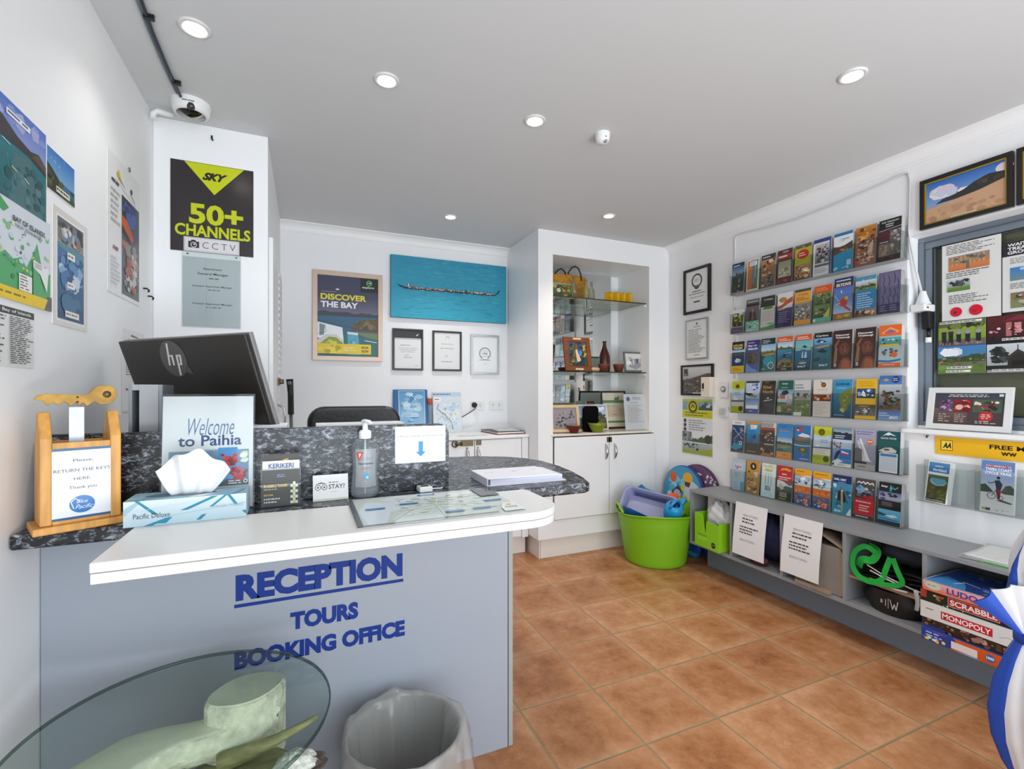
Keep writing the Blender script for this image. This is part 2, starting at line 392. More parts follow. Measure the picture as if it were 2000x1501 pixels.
struct('trim_1', cove(lambda p, q, t: (XR - p, t, CE + q), YF, 3.04), trimp, 'white cove cornice along the right wall', 'cornice')
struct('trim_2', cove(lambda p, q, t: (t, YB - p, CE + q), -.155, 1.525), trimp, 'white cove cornice along the rear wall', 'cornice')

# cupboard doors on the side of the boxed wall
def side_door(name, y0, y1, label, louvre):
    d = MB().box(-.155, y0, .06, -.137, y1, 1.93)
    e = d.build(name, cabp, bevel=.002); e['kind'] = 'structure'; e['label'] = label; e['category'] = 'door'
    if louvre:
        q = MB()
        for i in range(46): q.box(-.137, y0 + .05, .15 + i * .038, -.133, y1 - .05, .168 + i * .038)
        q.build('louvre_panel', trimp, e)
    else:
        q = MB().tube([(-.137, y1 - .05, 1.0), (-.105, y1 - .05, 1.02), (-.1, y1 - .05, 1.07), (-.105, y1 - .05, 1.12), (-.137, y1 - .05, 1.14)], .006, 8)
        q.build('door_handle', chrome, e)
    return e
d1 = side_door('door_1', 2.48, 2.93, 'nearer white cupboard door beside the sign wall', False)
side_door('door_2', 2.945, 3.40, 'slatted white cupboard door next to the rear wall', True)
lt = MB().box(-.137, 2.87, 1.245, -.128, 2.985, 1.285).cyl((-.118, 2.86, 1.265), .008, .13, 12, axis='y').cyl((-.137, 2.90, 1.265), .013, .03, 12, axis='x')
lt.build('barrel_bolt', brass, d1)

# window on the right
win = thing('window_1', 'grey aluminium window with papers stuck on its glass', 'window'); win['kind'] = 'structure'
alu = mat('grey_aluminium', '76808a', 0.4, 0.3)
fr = MB()
def ringx(mb, x0, x1, y0, y1, z0, z1, w):
    mb.box(x0, y0, z0, x1, y1, z0 + w).box(x0, y0, z1 - w, x1, y1, z1).box(x0, y0, z0 + w, x1, y0 + w, z1 - w).box(x0, y1 - w, z0 + w, x1, y1, z1 - w)
ringx(fr, 2.80, 2.86, .2, 1.37, 1.045, 1.97, .022)
fr.build('window_frame', alu, win, bevel=.002)
sh = MB(); ringx(sh, 2.812, 2.85, .222, 1.348, 1.067, 1.948, .036); sh.build('window_sash', mat('sash_aluminium', '7d8994', 0.4, 0.3), win, bevel=.002)
gs = MB(); ringx(gs, 2.809, 2.812, .256, 1.314, 1.101, 1.914, .004); gs.build('rubber_seal', black_pl, win)
MB().box(2.832, .25, 1.09, 2.836, 1.32, 1.92).build('window_pane', clear_mat('window_glass', 'f2f5f1', 0.02, 1.45), win)
MB().box(2.842, .25, 1.09, 2.848, 1.32, 1.92).build('window_blind', mat('olive_blind', '706c5c', 0.7, noise=.04, nscale=3), win)
MB().box(2.685, .2, 1.012, 2.80, 1.385, 1.032).box(2.80, .2, 1.03, 2.90, 1.37, 1.045).build('window_sill', trimp, win, bevel=.003)

# downlights
lampw = mat('lamp_glow', 'fff4e2', 0.5, emit=14); lampo = mat('lamp_glow_warm', 'ffd9a0', 0.5, emit=9)
rim_m = mat('downlight_rim', 'd6d6d4', 0.35)
def downlight(x, y, label, warm=False, power=11.0):
    e = thing('ceiling_light', label, 'light', (x, y, CE), group='recessed ceiling downlights')
    MB().lathe([(.046, 0), (.046, -.004), (.041, -.007), (.033, -.006), (.031, 0), (.029, .0)], 32).build('rim', rim_m, e)
    MB().lathe([(.0005, -.0035), (.030, -.0035), (.030, 0)], 28).build('lamp', lampo if warm else lampw, e)
    l = bpy.data.lights.new('downlight_beam', 'SPOT'); l.energy = power; l.spot_size = R(115); l.spot_blend = 0.8; l.shadow_soft_size = .03
    l.color = (1, .84, .64) if warm else (1, .975, .94)
    o = bpy.data.objects.new('downlight_beam', l); C.objects.link(o); o.parent = e; o.location = (0, 0, -.012)
downlight(-.322, 1.789, 'recessed downlight nearest the dome camera', power=5)
downlight(.277, 1.807, 'recessed downlight above the black upright of the desk', power=6)
downlight(.900, 1.826, 'recessed downlight beside the small ceiling sensor', power=20)
downlight(.886, 3.065, 'recessed downlight in front of the rear wall cornice', power=17)
downlight(1.84, 2.63, 'warm amber recessed downlight in front of the display cabinet', True, power=19)
downlight(1.836, 1.101, 'large looking recessed downlight on the right, nearest the window', power=20)
# motion sensor
e = thing('motion_sensor', 'small round white motion sensor on the ceiling', 'sensor', (1.226, 1.80, CE))
MB().lathe([(.033, 0), (.033, -.012), (.030, -.03), (.022, -.042), (.0005, -.046)], 28).build('housing', white_pl, e)
MB().ell((.002, -.018, -.040), (.009, .009, .009)).build('lens', grey_pl, e)
MB().cyl((-.003, -.031, -.026), .003, .004, 10, axis='y').build('indicator', black_pl, e)
# dome security camera
e = thing('dome_camera', 'white dome security camera under the ceiling above the black sign', 'camera', (-.42, 2.27, CE))
MB().lathe([(.068, 0), (.068, -.012), (.064, -.035), (.060, -.042), (.050, -.046)], 40).build('housing', white_pl, e)
M = Euler((R(30), 0, R(-12))).to_matrix().to_4x4(); M.translation = Vector((.008, -.006, -.045))
b = MB().lathe([(.056 * math.cos(t * PI / 2 / 8), -.05 * math.sin(t * PI / 2 / 8)) for t in range(9)], 36); b.build('shroud', white_pl, e)
lens = MB(); lens.lathe([(.046 * math.cos(t * PI / 2 / 8) , -.046 * math.sin(t * PI / 2 / 8)) for t in range(9)], 30, arc=(R(200), R(345)))
lens.v = [(x * 1.24, y * 1.24, z * 1.16 - .003) for x, y, z in lens.v]
lens.build('lens_window', mat('smoked_dome', '171514', 0.08), e)
MB().ell((.008, -.052, -.034), (.017, .014, .017)).build('lens', mat('lens_glass', '3b3636', 0.1), e)
MB().box(-.018, -.0665, -.024, .022, -.0635, -.019).build('badge', grey_pl, e)
tag(MB().tube([(-.50, 2.36, 2.352), (-.55, 2.345, 2.35), (-.565, 2.35, 2.34), (-.565, 2.352, 2.318)], .011, 10).build('conduit_elbow', white_pl), 'short white conduit elbow beside the dome camera', 'conduit')
cb = thing('camera_cable', 'dark blue cable clipped along the ceiling to the dome camera', 'cable')
MB().tube([(-.43, .4, 2.362), (-.435, 1.2, 2.362), (-.436, 1.6, 2.361), (-.447, 1.85, 2.361), (-.447, 2.05, 2.36), (-.443, 2.21, 2.358)], .0055, 8).build('cable', mat('navy_cable', '16283c', 0.4), cb)
MB().tube([(-.442, .4, 2.364), (-.449, 1.2, 2.364), (-.451, 1.6, 2.364), (-.459, 1.85, 2.364), (-.46, 2.05, 2.364), (-.455, 2.2, 2.364)], .0035, 8).build('second_cable', mat('grey_cable', '7d8b93', 0.4), cb)
for y in (1.20, 1.78, 2.12): MB().box(-.452, y - .006, 2.352, -.424, y + .006, 2.369).build('cable_clip', black_pl, cb, bevel=.002)
# ------------------------------------------------------------------ reception desk
def granite_mat():
    m = bpy.data.materials.new('speckled_granite'); m.use_nodes = True; nt = m.node_tree; N = nt.nodes; L = nt.links
    b = N['Principled BSDF']; b.inputs['Roughness'].default_value = 0.32
    tc = N.new('ShaderNodeTexCoord'); mp = N.new('ShaderNodeMapping'); mp.inputs['Scale'].default_value = (.75, 1, 1.5); mp.inputs['Rotation'].default_value = (.3, .5, .6); L.new(tc.outputs['Object'], mp.inputs[0])
    n1 = N.new('ShaderNodeTexNoise'); n1.inputs['Scale'].default_value = 62; n1.inputs['Detail'].default_value = 4; n1.inputs['Roughness'].default_value = .62; n1.inputs['Distortion'].default_value = .5; L.new(mp.outputs[0], n1.inputs['Vector'])
    v = N.new('ShaderNodeTexVoronoi'); v.inputs['Scale'].default_value = 90; v.inputs['Randomness'].default_value = 1
    wv = N.new('ShaderNodeMix'); wv.data_type = 'RGBA'; wv.inputs[0].default_value = .12; L.new(mp.outputs[0], wv.inputs[6]); L.new(n1.outputs['Color'], wv.inputs[7]); L.new(wv.outputs[2], v.inputs['Vector'])
    c1 = N.new('ShaderNodeValToRGB'); e = c1.color_ramp.elements
    e[0].position = .44; e[0].color = (*lin('0f1013'), 1); e[1].position = .72; e[1].color = (*lin('b4b7bc'), 1)
    q = e.new(.53); q.color = (*lin('1d1f25'), 1); q = e.new(.58); q.color = (*lin('555a64'), 1)
    L.new(n1.outputs[0], c1.inputs[0])
    sp = N.new('ShaderNodeSeparateColor'); L.new(v.outputs['Color'], sp.inputs[0])
    gt = N.new('ShaderNodeMath'); gt.operation = 'GREATER_THAN'; gt.inputs[1].default_value = .90; L.new(sp.outputs[0], gt.inputs[0])
    ml = N.new('ShaderNodeMath'); ml.operation = 'MULTIPLY'; ml.inputs[1].default_value = .55; L.new(gt.outputs[0], ml.inputs[0])
    mx = N.new('ShaderNodeMix'); mx.data_type = 'RGBA'; L.new(ml.outputs[0], mx.inputs[0]); L.new(c1.outputs[0], mx.inputs[6]); mx.inputs[7].default_value = (*lin('9aa3ad'), 1)
    L.new(mx.outputs[2], b.inputs['Base Color'])
    return m
granite = granite_mat()
deskgrey = mat('blue_grey_laminate', '9aa1ac', 0.34)
desk = thing('reception_desk', 'grey reception desk with blue lettering, dark speckled top and white front shelf', 'desk', (0, 0, 0))
MB().box(XL + .002, 1.50, 0, .636, 1.518, .873).build('front_panel', deskgrey, desk, bevel=.001)
MB().box(.639, 1.5005, 0, .655, 1.518, .873).build('end_strip', mat('pale_grey_edge', '9da09e', 0.4), desk, bevel=.001)
MB().box(.634, 1.502, .0, .641, 1.515, .873).build('joint_gasket', black_pl, desk)
MB().box(.637, 1.518, 0, .655, 2.05, .873).build('side_panel', deskgrey, desk, bevel=.001)
out = [(XL + .003, 1.362), (.86, 1.362), (.886, 1.38), (.915, 1.46), (.943, 1.58), (.962, 1.72), (.962, 1.874), (.93, 1.975), (.867, 2.057), (.741, 2.131), (.55, 2.16), (XL + .003, 2.16)]
MB().prism(out, .874, .908, 'z').build('worktop', granite, desk, bevel=.007, seg=3)
up = [(XL + .003, .9082), (.422, .9082), (.422, 1.075)] + [(.422 - .036 + .036 * math.cos(t * PI / 12), 1.077 + .036 * math.sin(t * PI / 12)) for t in range(1, 7)] + [(XL + .003, 1.113)]
MB().prism(up, 1.478, 1.50, 'y').build('upstand', granite, desk, bevel=.0015)
sh_ = [(-.357, 1.361), (-.357, 1.088), (.53, 1.088)] + [(.53 + .108 * math.sin(t * PI / 20), 1.196 - .108 * math.cos(t * PI / 20)) for t in range(1, 11)] + [(.638, 1.345), (.622, 1.361)]
whiteshelf = mat('white_shelf_laminate', 'dedddb', 0.35)
cs = MB().prism(sh_, .8885, .908, 'z').build('counter_shelf', whiteshelf, desk, bevel=.003)
sh2 = [(x + (.0012 if x < 0 else -.0012), y + .001) for x, y in sh_]
MB().prism(sh2, .868, .8875, 'z').build('lower_layer', whiteshelf, cs, bevel=.002)
blue = mat('reception_blue', '0d3184', 0.5, spec=.25)
def letter(name, s, x0, z0, x1, z1, m, parent, y=1.4995, bold=.058):
    gv, gf = glyphs(s, bold); mb = MB(); n = len(gv)
    mb.add([(x0 + (x1 - x0) * p, y, z0 + (z1 - z0) * q) for p, q in gv], gf)
    o = mb.build(name, m, parent); return o
letter('heading_lettering', 'RECEPTION', -.175, .639, .279, .712, blue, desk)
MB().box(-.178, 1.4985, .622, .281, 1.4998, .631).build('underline', blue, desk)
letter('tours_lettering', 'TOURS', -.039, .533, .147, .584, blue, desk)
letter('office_lettering', 'BOOKING OFFICE', -.178, .452, .286, .502, blue, desk)

# ------------------------------------------------------------------ low cupboard under the rear wall
def arc_handle(x, y, z0, z1, out=.028):
    pts = []
    for i in range(11):
        t = i / 10; pts.append((x, y - out * math.sin(PI * t) ** .6 if 0 < t < 1 else y, z0 + (z1 - z0) * t))
    return MB().tube(pts, [.0035 + .0035 * math.sin(PI * i / 10) for i in range(11)], 8, flat=(1.5, .8))
low = thing('low_cupboard', 'low white cupboard under the rear wall, its ledge holding the blue folder', 'cupboard', (0, 0, 0))
MB().box(-.152, 3.22, .13, 1.522, YB - .003, .868).build('carcass', cabp, low)
MB().box(-.152, 3.255, 0, 1.522, 3.27, .13).build('plinth', plintp, low)
MB().box(-.153, 3.185, .870, 1.523, YB - .002, .890).build('ledge', trimp, low, bevel=.003)
MB().box(1.47, 3.198, .13, 1.522, 3.22, .868).build('end_stile', cabp, low, bevel=.002)
for x0, x1, hx in ((.63, 1.098, 1.045), (1.104, 1.466, 1.125)):
    dr = MB().box(x0, 3.20, .14, x1, 3.218, .862).build('door', cabp, low, bevel=.002)
    arc_handle(hx, 3.20, .705, .815).build('handle', chrome, dr)
    if hx < 1.1:
        MB().box(1.0, 3.193, .825, 1.09, 3.20, .862).cyl((.955, 3.187, .843), .012, .05, 12, axis='x').lathe([(.016, -.004), (.024, -.004), (.024, .004), (.016, .004)], 16, (.955, 3.19, .843), axis='y').build('barrel_bolt', brass, dr)
    else: MB().box(1.112, 3.193, .828, 1.15, 3.20, .862).build('bolt_keeper', brass, dr)
MB().box(-.15, 3.20, .14, .624, 3.218, .862).build('door', cabp, low, bevel=.002)

# ------------------------------------------------------------------ tall display cabinet
dc = thing('display_cabinet', 'tall built in white display cabinet with glass shelves and mirror back', 'cabinet', (0, 0, 0))
cm = MB(); F0, F1 = 3.04, 3.06
cm.box(1.525, F0, .145, 1.643, F1, CE).box(2.51, F0, .88, XR, F1, CE).box(1.643, F0, 2.20, 2.51, F1, CE).box(2.555, F0, .145, XR, F1, .88).box(1.643, F0, .145, 2.555, F1, .275)
cm.build('face_frame', cabp, dc)
MB().box(1.525, F1, .145, 1.55, YB, CE).build('side_panel', cabp, dc)
bx = MB().box(1.62, F1, .88, 1.643, 3.47, 2.22).box(2.51, F1, .88, 2.535, 3.47, 2.22).box(1.62, F1, 2.20, 2.535, 3.47, 2.22).box(1.62, 3.452, .88, 2.535, 3.475, 2.22)
bx.build('niche', cabp, dc)
MB().box(1.63, 3.025, .882, 2.525, 3.455, .898).build('ledge', mat('ledge_paint', 'e6ddd0', 0.4), dc, bevel=.003)
MB().box(1.645, 3.445, .90, 2.432, 3.451, 2.198).build('mirror', mat('mirror_silver', 'e4e8e8', 0.0, 1.0), dc)
MB().box(1.56, 3.078, 0, XR, 3.09, .145).box(1.55, 3.078, 0, 1.562, YB, .145).build('plinth', plintp, dc)
gedge = mat('green_glass_edge', '27331f', 0.15)
shglass = clear_mat('shelf_glass', 'dfe9e4', 0.02, 1.45)
for z in (1.905, 1.352):
    g = MB().box(1.645, 3.075, z, 2.508, 3.44, z + .008).build('glass_shelf', shglass, dc)
    MB().box(1.645, 3.072, z, 2.508, 3.0748, z + .008).build('polished_edge', gedge, g)
    for x in (1.644, 2.498): MB().box(x, 3.08, z - .018, x + .011, 3.36, z - .0005).build('shelf_bracket', trimp, dc)
for x0, x1, hx in ((1.65, 2.117, 2.084), (2.122, 2.552, 2.164)):
    dr = MB().box(x0, 3.022, .282, x1, 3.0395, .874).build('door', cabp, dc, bevel=.002)
    arc_handle(hx, 3.022, .695, .812).build('handle', chrome, dr)
    MB().box(hx + (.012 if hx < 2.1 else -.055), 3.012, .825, hx + (.036 if hx < 2.1 else -.028), 3.022, .862).build('latch', brass, dr)
MB().box(1.527, 3.034, .28, 1.648, 3.0398, .286).build('shadow_groove', grey_pl, dc)

# ------------------------------------------------------------------ grey bench of cubbyholes
bench = thing('cubby_bench', 'low grey bench of open cubbyholes along the right wall', 'bench', (0, 0, 0))
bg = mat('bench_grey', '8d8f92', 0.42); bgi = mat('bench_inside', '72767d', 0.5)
YE = 2.492; Y0 = .30
MB().box(2.40, Y0, .527, XR - .001, YE, .545).build('bench_top', bg, bench, bevel=.0015)
MB().box(2.40, Y0, .180, XR - .001, YE, .198).build('bench_bottom', bg, bench, bevel=.0015)
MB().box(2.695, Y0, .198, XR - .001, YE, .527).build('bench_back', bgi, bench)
for y0, y1 in ((YE - .016, YE), (2.143, 2.159), (1.805, 1.821), (1.472, 1.488), (1.145, 1.161), (.80, .816), (.30, .316)):
    MB().box(2.402, y0, .198, 2.695, y1, .527).build('divider', bg, bench, bevel=.001)
MB().box(2.572, Y0, 0, 2.59, 2.50, .18).build('kick_board', mat('kick_grey', '7b848f', 0.45), bench)

# ------------------------------------------------------------------ glass table with its carved stone base
tb = thing('glass_table', 'round glass table on a pale carved stone base, front left', 'table', (-.231, 1.155, 0))
tglass = clear_mat('table_glass', 'd0dcd6', 0.02, 1.5)
MB().lathe([(.0005, .540), (.281, .540)], 72).build('glass_top', tglass, tb)
MB().lathe([(.281, .531), (.2835, .532), (.2845, .5355), (.2835, .539), (.281, .540)], 72).build('glass_edge', clear_mat('table_glass_edge', '879f95', .03, 1.5), tb)
stone = mat('weathered_limestone', 'f0ecd6', 0.85, noise=.10, nscale=9, bump=.6)
rough_stone = mat('chipped_limestone', 'ece8d0', 0.9, noise=.22, nscale=38, bump=1.0)
def blob(path, rad, n=28, amp=.004, fl=(1, 1), seed=3):
    mb = MB(); rr = random.Random(seed); k = len(path)
    pts = []; rs = []
    for i in range((k - 1) * 6 + 1):
        a = i / 6; j = min(int(a), k - 2); t = a - j; t2 = t * t * (3 - 2 * t)
        pts.append(Vector(path[j]).lerp(Vector(path[j + 1]), t)); rs.append(rad[j] + (rad[j + 1] - rad[j]) * t2)
    mb.tube(pts, rs, n, flat=fl)
    mb.v = [(x + rr.uniform(-amp, amp), y + rr.uniform(-amp, amp), z + rr.uniform(-amp, amp)) for x, y, z in mb.v]
    return mb
# upright lobe (flat polished top), long horizontal arm, drum below
lob = [(.075 * math.cos(t * 2 * PI / 24) * (1.0 + .12 * math.cos(2 * t * 2 * PI / 24)), .062 * math.sin(t * 2 * PI / 24)) for t in range(24)]
lo = MB().prism([(.107 + x * math.cos(.3) - y * math.sin(.3), .10 + x * math.sin(.3) + y * math.cos(.3)) for x, y in lob], .36, .5305, 'z', 0)
lo.build('upright_lobe', [rough_stone], tb, bevel=.012, seg=3)
MB().prism([(.107 + .93 * (x * math.cos(.3) - y * math.sin(.3)), .10 + .93 * (x * math.sin(.3) + y * math.cos(.3))) for x, y in lob], .528, .5312, 'z').build('polished_top', stone, tb)
LX, LY = -.231, 1.155
UL = [(-.135, 1.262), (-.165, 1.246), (-.22, 1.252), (-.274, 1.258), (-.345, 1.253), (-.396, 1.223), (-.435, 1.189), (-.467, 1.15)]
RL_ = [(-.055, 1.225), (-.09, 1.212), (-.128, 1.205), (-.175, 1.19), (-.249, 1.178), (-.301, 1.150), (-.34, 1.098), (-.36, 1.05)]
def smooth_line(P, t):
    j = t * (len(P) - 1); i = min(int(j), len(P) - 2); f = j - i
    p0, p1, p2, p3 = [P[max(0, min(len(P) - 1, i + q))] for q in (-1, 0, 1, 2)]
    return tuple(.5 * (2 * p1[k] + (p2[k] - p0[k]) * f + (2 * p0[k] - 5 * p1[k] + 4 * p2[k] - p3[k]) * f * f + (3 * p1[k] - p0[k] - 3 * p2[k] + p3[k]) * f ** 3) for k in (0, 1))
arm = MB(); nu, nv = 40, 10; rr = random.Random(5)
def arm_top(t, v):
    a, b = smooth_line(UL, t), smooth_line(RL_, t)
    z = .494 - .010 * t - .006 * (2 * v - 1) ** 2 + .002 * math.sin(14 * t)
    return (a[0] + (b[0] - a[0]) * v - LX, a[1] + (b[1] - a[1]) * v - LY, z)
arm.grid(lambda u, v: arm_top(u, v), nu, nv)
def arm_side(v0, sgn, dep):
    jit = [[(rr.uniform(-.004, .004), rr.uniform(-.004, .004), rr.uniform(-.003, .003)) for _ in range(9)] for _ in range(nu + 1)]
    def f(u, v):
        x, y, z = arm_top(u, v0); i = round(u * nu); j = round(v * 8); q = jit[i][j] if 0 < j else (0, 0, 0)
        bul = .010 * math.sin(PI * v)
        return (x + q[0] - .3 * sgn * bul, y + q[1] - sgn * bul + sgn * .02 * v * v, z + q[2] - (dep + .014 * math.sin(7 * u)) * v)
    arm.grid(f, nu, 8, 1)
arm_side(1.0, 1, .075); arm_side(0.0, -1, .075)
arm.build('carved_arm', [stone, rough_stone], tb)
dr = MB().lathe([(.0005, .405), (.12, .405), (.145, .395), (.15, .33), (.13, .15), (.15, .03), (.15, 0), (.0005, 0)], 40, (.09, -.045, 0), wob=lambda r, z, a, j: (r * (1 + .04 * math.sin(5 * a) + .02 * math.sin(11 * a + z * 9)), z)); dr.build('driftwood_base', mat('olive_driftwood', 'a9a478', .75, noise=.3, nscale=18, bump=.5, stretch=(1, 4, 1)), tb)
# things lying on the stone drum, seen through the glass
sp = thing('oyster_shell', 'rough whitish oyster shell with brown inside under the glass table edge', 'shell', (-.022, 1.128, .4055), R(20))
def shf(u, v, s=1, o=0):
    a = v * 2 * PI; r = u; w = 1 + .09 * math.sin(7 * a) + .05 * math.sin(13 * a + 1)
    return (.048 * r * w * math.cos(a), .040 * r * w * math.sin(a), o + s * .03 * (1 - r ** 2) + .003 * math.sin(16 * r + 2 * math.sin(3 * a)) + .004)
sm = MB().grid(lambda u, v: shf(u, v), 10, 36); sm.build('shell_top', mat('shell_chalk', 'd8d8cf', .8, noise=.25, nscale=60, bump=.8), sp)
MB().grid(lambda u, v: (shf(u, v, .2, -.001)[0] * 1.12 + .012, shf(u, v, .2)[1] * 1.12 - .008, shf(u, v, .2)[2] - .002), 10, 36).build('shell_inside', mat('shell_brown', '5d5148', .4, noise=.6, nscale=50, bump=.5), sp)
tag(MB().ell((0, 0, .03), (.042, .036, .03)).build('pebble', mat('cream_pebble', 'd9d8b8', .6), None, (-.088, 1.052, .4055)), 'smooth cream pebble beneath the glass table top', 'pebble')
br = MB().tube([(-.17, 1.175, .425), (-.12, 1.178, .432), (-.06, 1.176, .445), (-.01, 1.18, .458), (.026, 1.186, .468)], [.02, .017, .012, .008, .005], 10)
tag(br.build('driftwood_branch', mat('olive_wood', '9a9464', .7, noise=.3, nscale=30, stretch=(1, 1, 4))), 'mottled olive driftwood branch under the glass table', 'branch')

# ------------------------------------------------------------------ waste bin with liner
bn = thing('waste_bin', 'round waste bin with a clear plastic liner in front of the desk', 'bin', (.247, 1.300, 0))
MB().lathe([(.0005, .004), (.115, .004), (.118, .0), (.150, .295), (.154, .30), (.150, .302), (.145, .297), (.113, .008)], 40).build('bin_body', mat('grey_bin', '8d8d8a', .5), bn)
rr = random.Random(8); ph = [rr.uniform(0, 6) for _ in range(6)]
def wr_(a, k): return sum(math.sin((3 + 2 * q) * a + ph[q] + k * (.3 + .2 * q)) / (1.5 + q) for q in range(6)) + .55 * abs(math.sin(6.5 * a + ph[1] + k * .5)) ** 6 + .4 * abs(math.sin(4.5 * a + ph[3] - k * .7)) ** 8
def lin_w(r, z, a, j): 
    w = wr_(a, j * .35)
    return (r + (.010 * w if j > 8 else -.011 * w if j < 6 else .004 * w), z + (.006 * w if 2 < j < 9 else .018 * w if j >= 11 else .0))
prof = [(.02, .02), (.09, .022), (.112, .06), (.122, .14), (.134, .22), (.141, .28), (.148, .306), (.156, .312), (.163, .304), (.168, .27), (.172, .23), (.177, .19), (.182, .155)]
liner_m = clear_mat('liner_film', 'f8f8f6', .1, 1.6, .33, 'f0eeec')
MB().lathe(prof, 140, wob=lin_w).build('bin_liner', liner_m, bn)
# ------------------------------------------------------------------ office chair behind the desk
ch = thing('office_chair', 'black leather office chair behind the reception desk', 'chair', (.21, 2.30, 0))
leather = mat('black_leather', '15130f', .38, bump=.12, nscale=60)
def rrect(w, h, r, n=6):
    p = []
    for cx, cy, a0 in ((w - r, h - r, 0), (-w + r, h - r, 90), (-w + r, -h + r, 180), (w - r, -h + r, 270)):
        p += [(cx + r * math.cos(R(a0 + 90 * i / n)), cy + r * math.sin(R(a0 + 90 * i / n))) for i in range(n + 1)]
    return p
MB().prism([(x, z + .865) for x, z in rrect(.202, .28, .07)], -.045, .035, 'y').build('backrest', leather, ch, bevel=.02, seg=4)
MB().prism([(x, y + .22) for x, y in rrect(.24, .23, .07)], .44, .53, 'z').build('seat', leather, ch, bevel=.02, seg=3)
MB().box(-.03, .03, .44, .03, .06, .62).build('back_bracket', black_pl, ch)
MB().cyl((0, .22, .10), .028, .34, 16).build('gas_column', black_pl, ch)
for i in range(5):
    a = 2 * PI * i / 5 + .3; lg = MB().tube([(0, .22, .11), (.28 * math.cos(a), .22 + .28 * math.sin(a), .075)], [.028, .018], 8).build('base_leg', black_pl, ch)
    MB().cyl((.28 * math.cos(a) - .012, .22 + .28 * math.sin(a), .03), .03, .024, 14, axis='x').build('caster', black_pl, lg)
for s in (-1, 1):
    MB().tube([(s * .25, .1, .48), (s * .29, .1, .55), (s * .29, .12, .68), (s * .29, .32, .68), (s * .29, .36, .55), (s * .25, .36, .48)], .014, 8).build('armrest', black_pl, ch)

# ------------------------------------------------------------------ monitor
def ldir(deg): return (math.cos(R(deg)), math.sin(R(deg)))
mo = thing('computer_monitor', 'black monitor seen from behind, tilted back over the desk upstand', 'monitor', (-.280, 1.755, .909), R(-45.2))
# local x runs along the screen, local -y is the back that faces the room entrance
tilt = Matrix.Translation((0, .02, .14)) @ Matrix.Rotation(R(19), 4, 'X')
def tm(mb): return mb.xf(tilt)
b = tm(MB().box(-.268, -.012, 0, .285, .004, .345)); b.build('back_shell', dark_pl, mo, bevel=.004)
tm(MB().box(-.269, .005, -.001, .286, .018, .346)).build('silver_bezel', mat('silver_bezel', '908e8e', .35, .3), mo, bevel=.002)
tm(MB().box(-.26, .0181, .02, .276, .0195, .335)).build('screen', mat('dark_screen', '0d0e10', .15), mo)
lg = MB(); y = -.0128; n = 36
cx, cz = -.033, .284
lg.add([(cx + (.056) * math.cos(2 * PI * i / n), y, cz + .056 * math.sin(2 * PI * i / n)) for i in range(n)], [tuple(range(n))], 0, [lin('575352')] * n)
lg.add([(cx + .034, y, cz - .040), (cx + .066, y, cz - .050), (cx + .052, y, cz - .018)], [(0, 1, 2)], 0, [lin('575352')] * 3)
def stroke(p, q, w=.008):
    p = (p[0] * 1.5, p[1]); q = (q[0] * 1.5, q[1])
    lg.add([(cx + p[0] - w / 2, y - .0004, cz + p[1]), (cx + p[0] + w / 2, y - .0004, cz + p[1]), (cx + q[0] + w / 2, y - .0004, cz + q[1]), (cx + q[0] - w / 2, y - .0004, cz + q[1])], [(0, 1, 2, 3)], 0, [lin('d9d7d4')] * 4)
stroke((-.017, -.02), (-.005, .048)); stroke((-.004, -.02), (-.001, .012)); stroke((.006, -.052), (.013, .012)); stroke((.018, -.02), (.023, .012))
stroke((-.006, .007), (-.0055, .012), .014); stroke((.017, .007), (.0175, .012), .018); stroke((.012, -.02), (.0125, -.015), .016)
tm(lg).build('round_logo', print_mat(), mo)
tm(MB().box(-.07, -.0135, .06, .06, -.0121, .15)).build('vent_cover', mat('vent_black', '201d1b', .4), mo, bevel=.001)
MB().prism([(-.05, .0), (.05, 0), (.04, .26), (-.04, .26)], .015, .03, 'y').build('stand_neck', dark_pl, mo)
MB().box(-.1, -.06, 0, .1, .12, .01).build('stand_foot', dark_pl, mo, bevel=.004)

e = thing('magazine_holder', 'pale grey upright magazine holder in front of the black monitor', 'holder', (-.425, 1.545, .909))
MB().box(0, 0, 0, .008, .12, .325).build('side', grey_pl, e); MB().box(.066, 0, 0, .074, .12, .325).build('side', grey_pl, e)
MB().box(.008, .10, 0, .066, .12, .325).box(.008, 0, .31, .066, .1, .325).build('shell', mat('pale_grey_holder', 'a5a6aa', .5), e)
MB().box(.024, -.003, 0, .0655, .0, .325).build('front', mat('pale_grey_holder', 'a5a6aa', .5), e)
tag(MB().box(-.165, 1.53, .909, -.048, 1.63, 1.119).build('paper_box', mat('white_card', 'efefef', .5), bevel=.002), 'white box just behind the upstand, below the monitor corner', 'box')
tag(MB().box(.03, 1.53, .909, .29, 1.62, 1.1165).build('paper_tray', mat('white_card2', 'e2e2e2', .5), bevel=.002), 'white tray edge peeping over the upstand before the black chair', 'tray')
gr = thing('pickup_tool', 'grey pole with black handle leaning by the slatted cupboard door', 'tool', (-.085, 3.43, 0))
MB().tube([(.03, .03, .02), (.012, .0, .6), (0, 0, 1.06)], .011, 10).build('shaft', mat('grey_shaft', '6f6e70', .4), gr)
MB().tube([(0, 0, 1.06), (-.002, 0, 1.2), (-.008, 0, 1.29)], [.019, .018, .022], 12).build('handle', black_pl, gr)
MB().lathe([(.005, -.002), (.011, -.002), (.011, .002), (.005, .002)], 14, (-.008, -.024, 1.265), axis='y').build('hanging_eyelet', steel, gr)

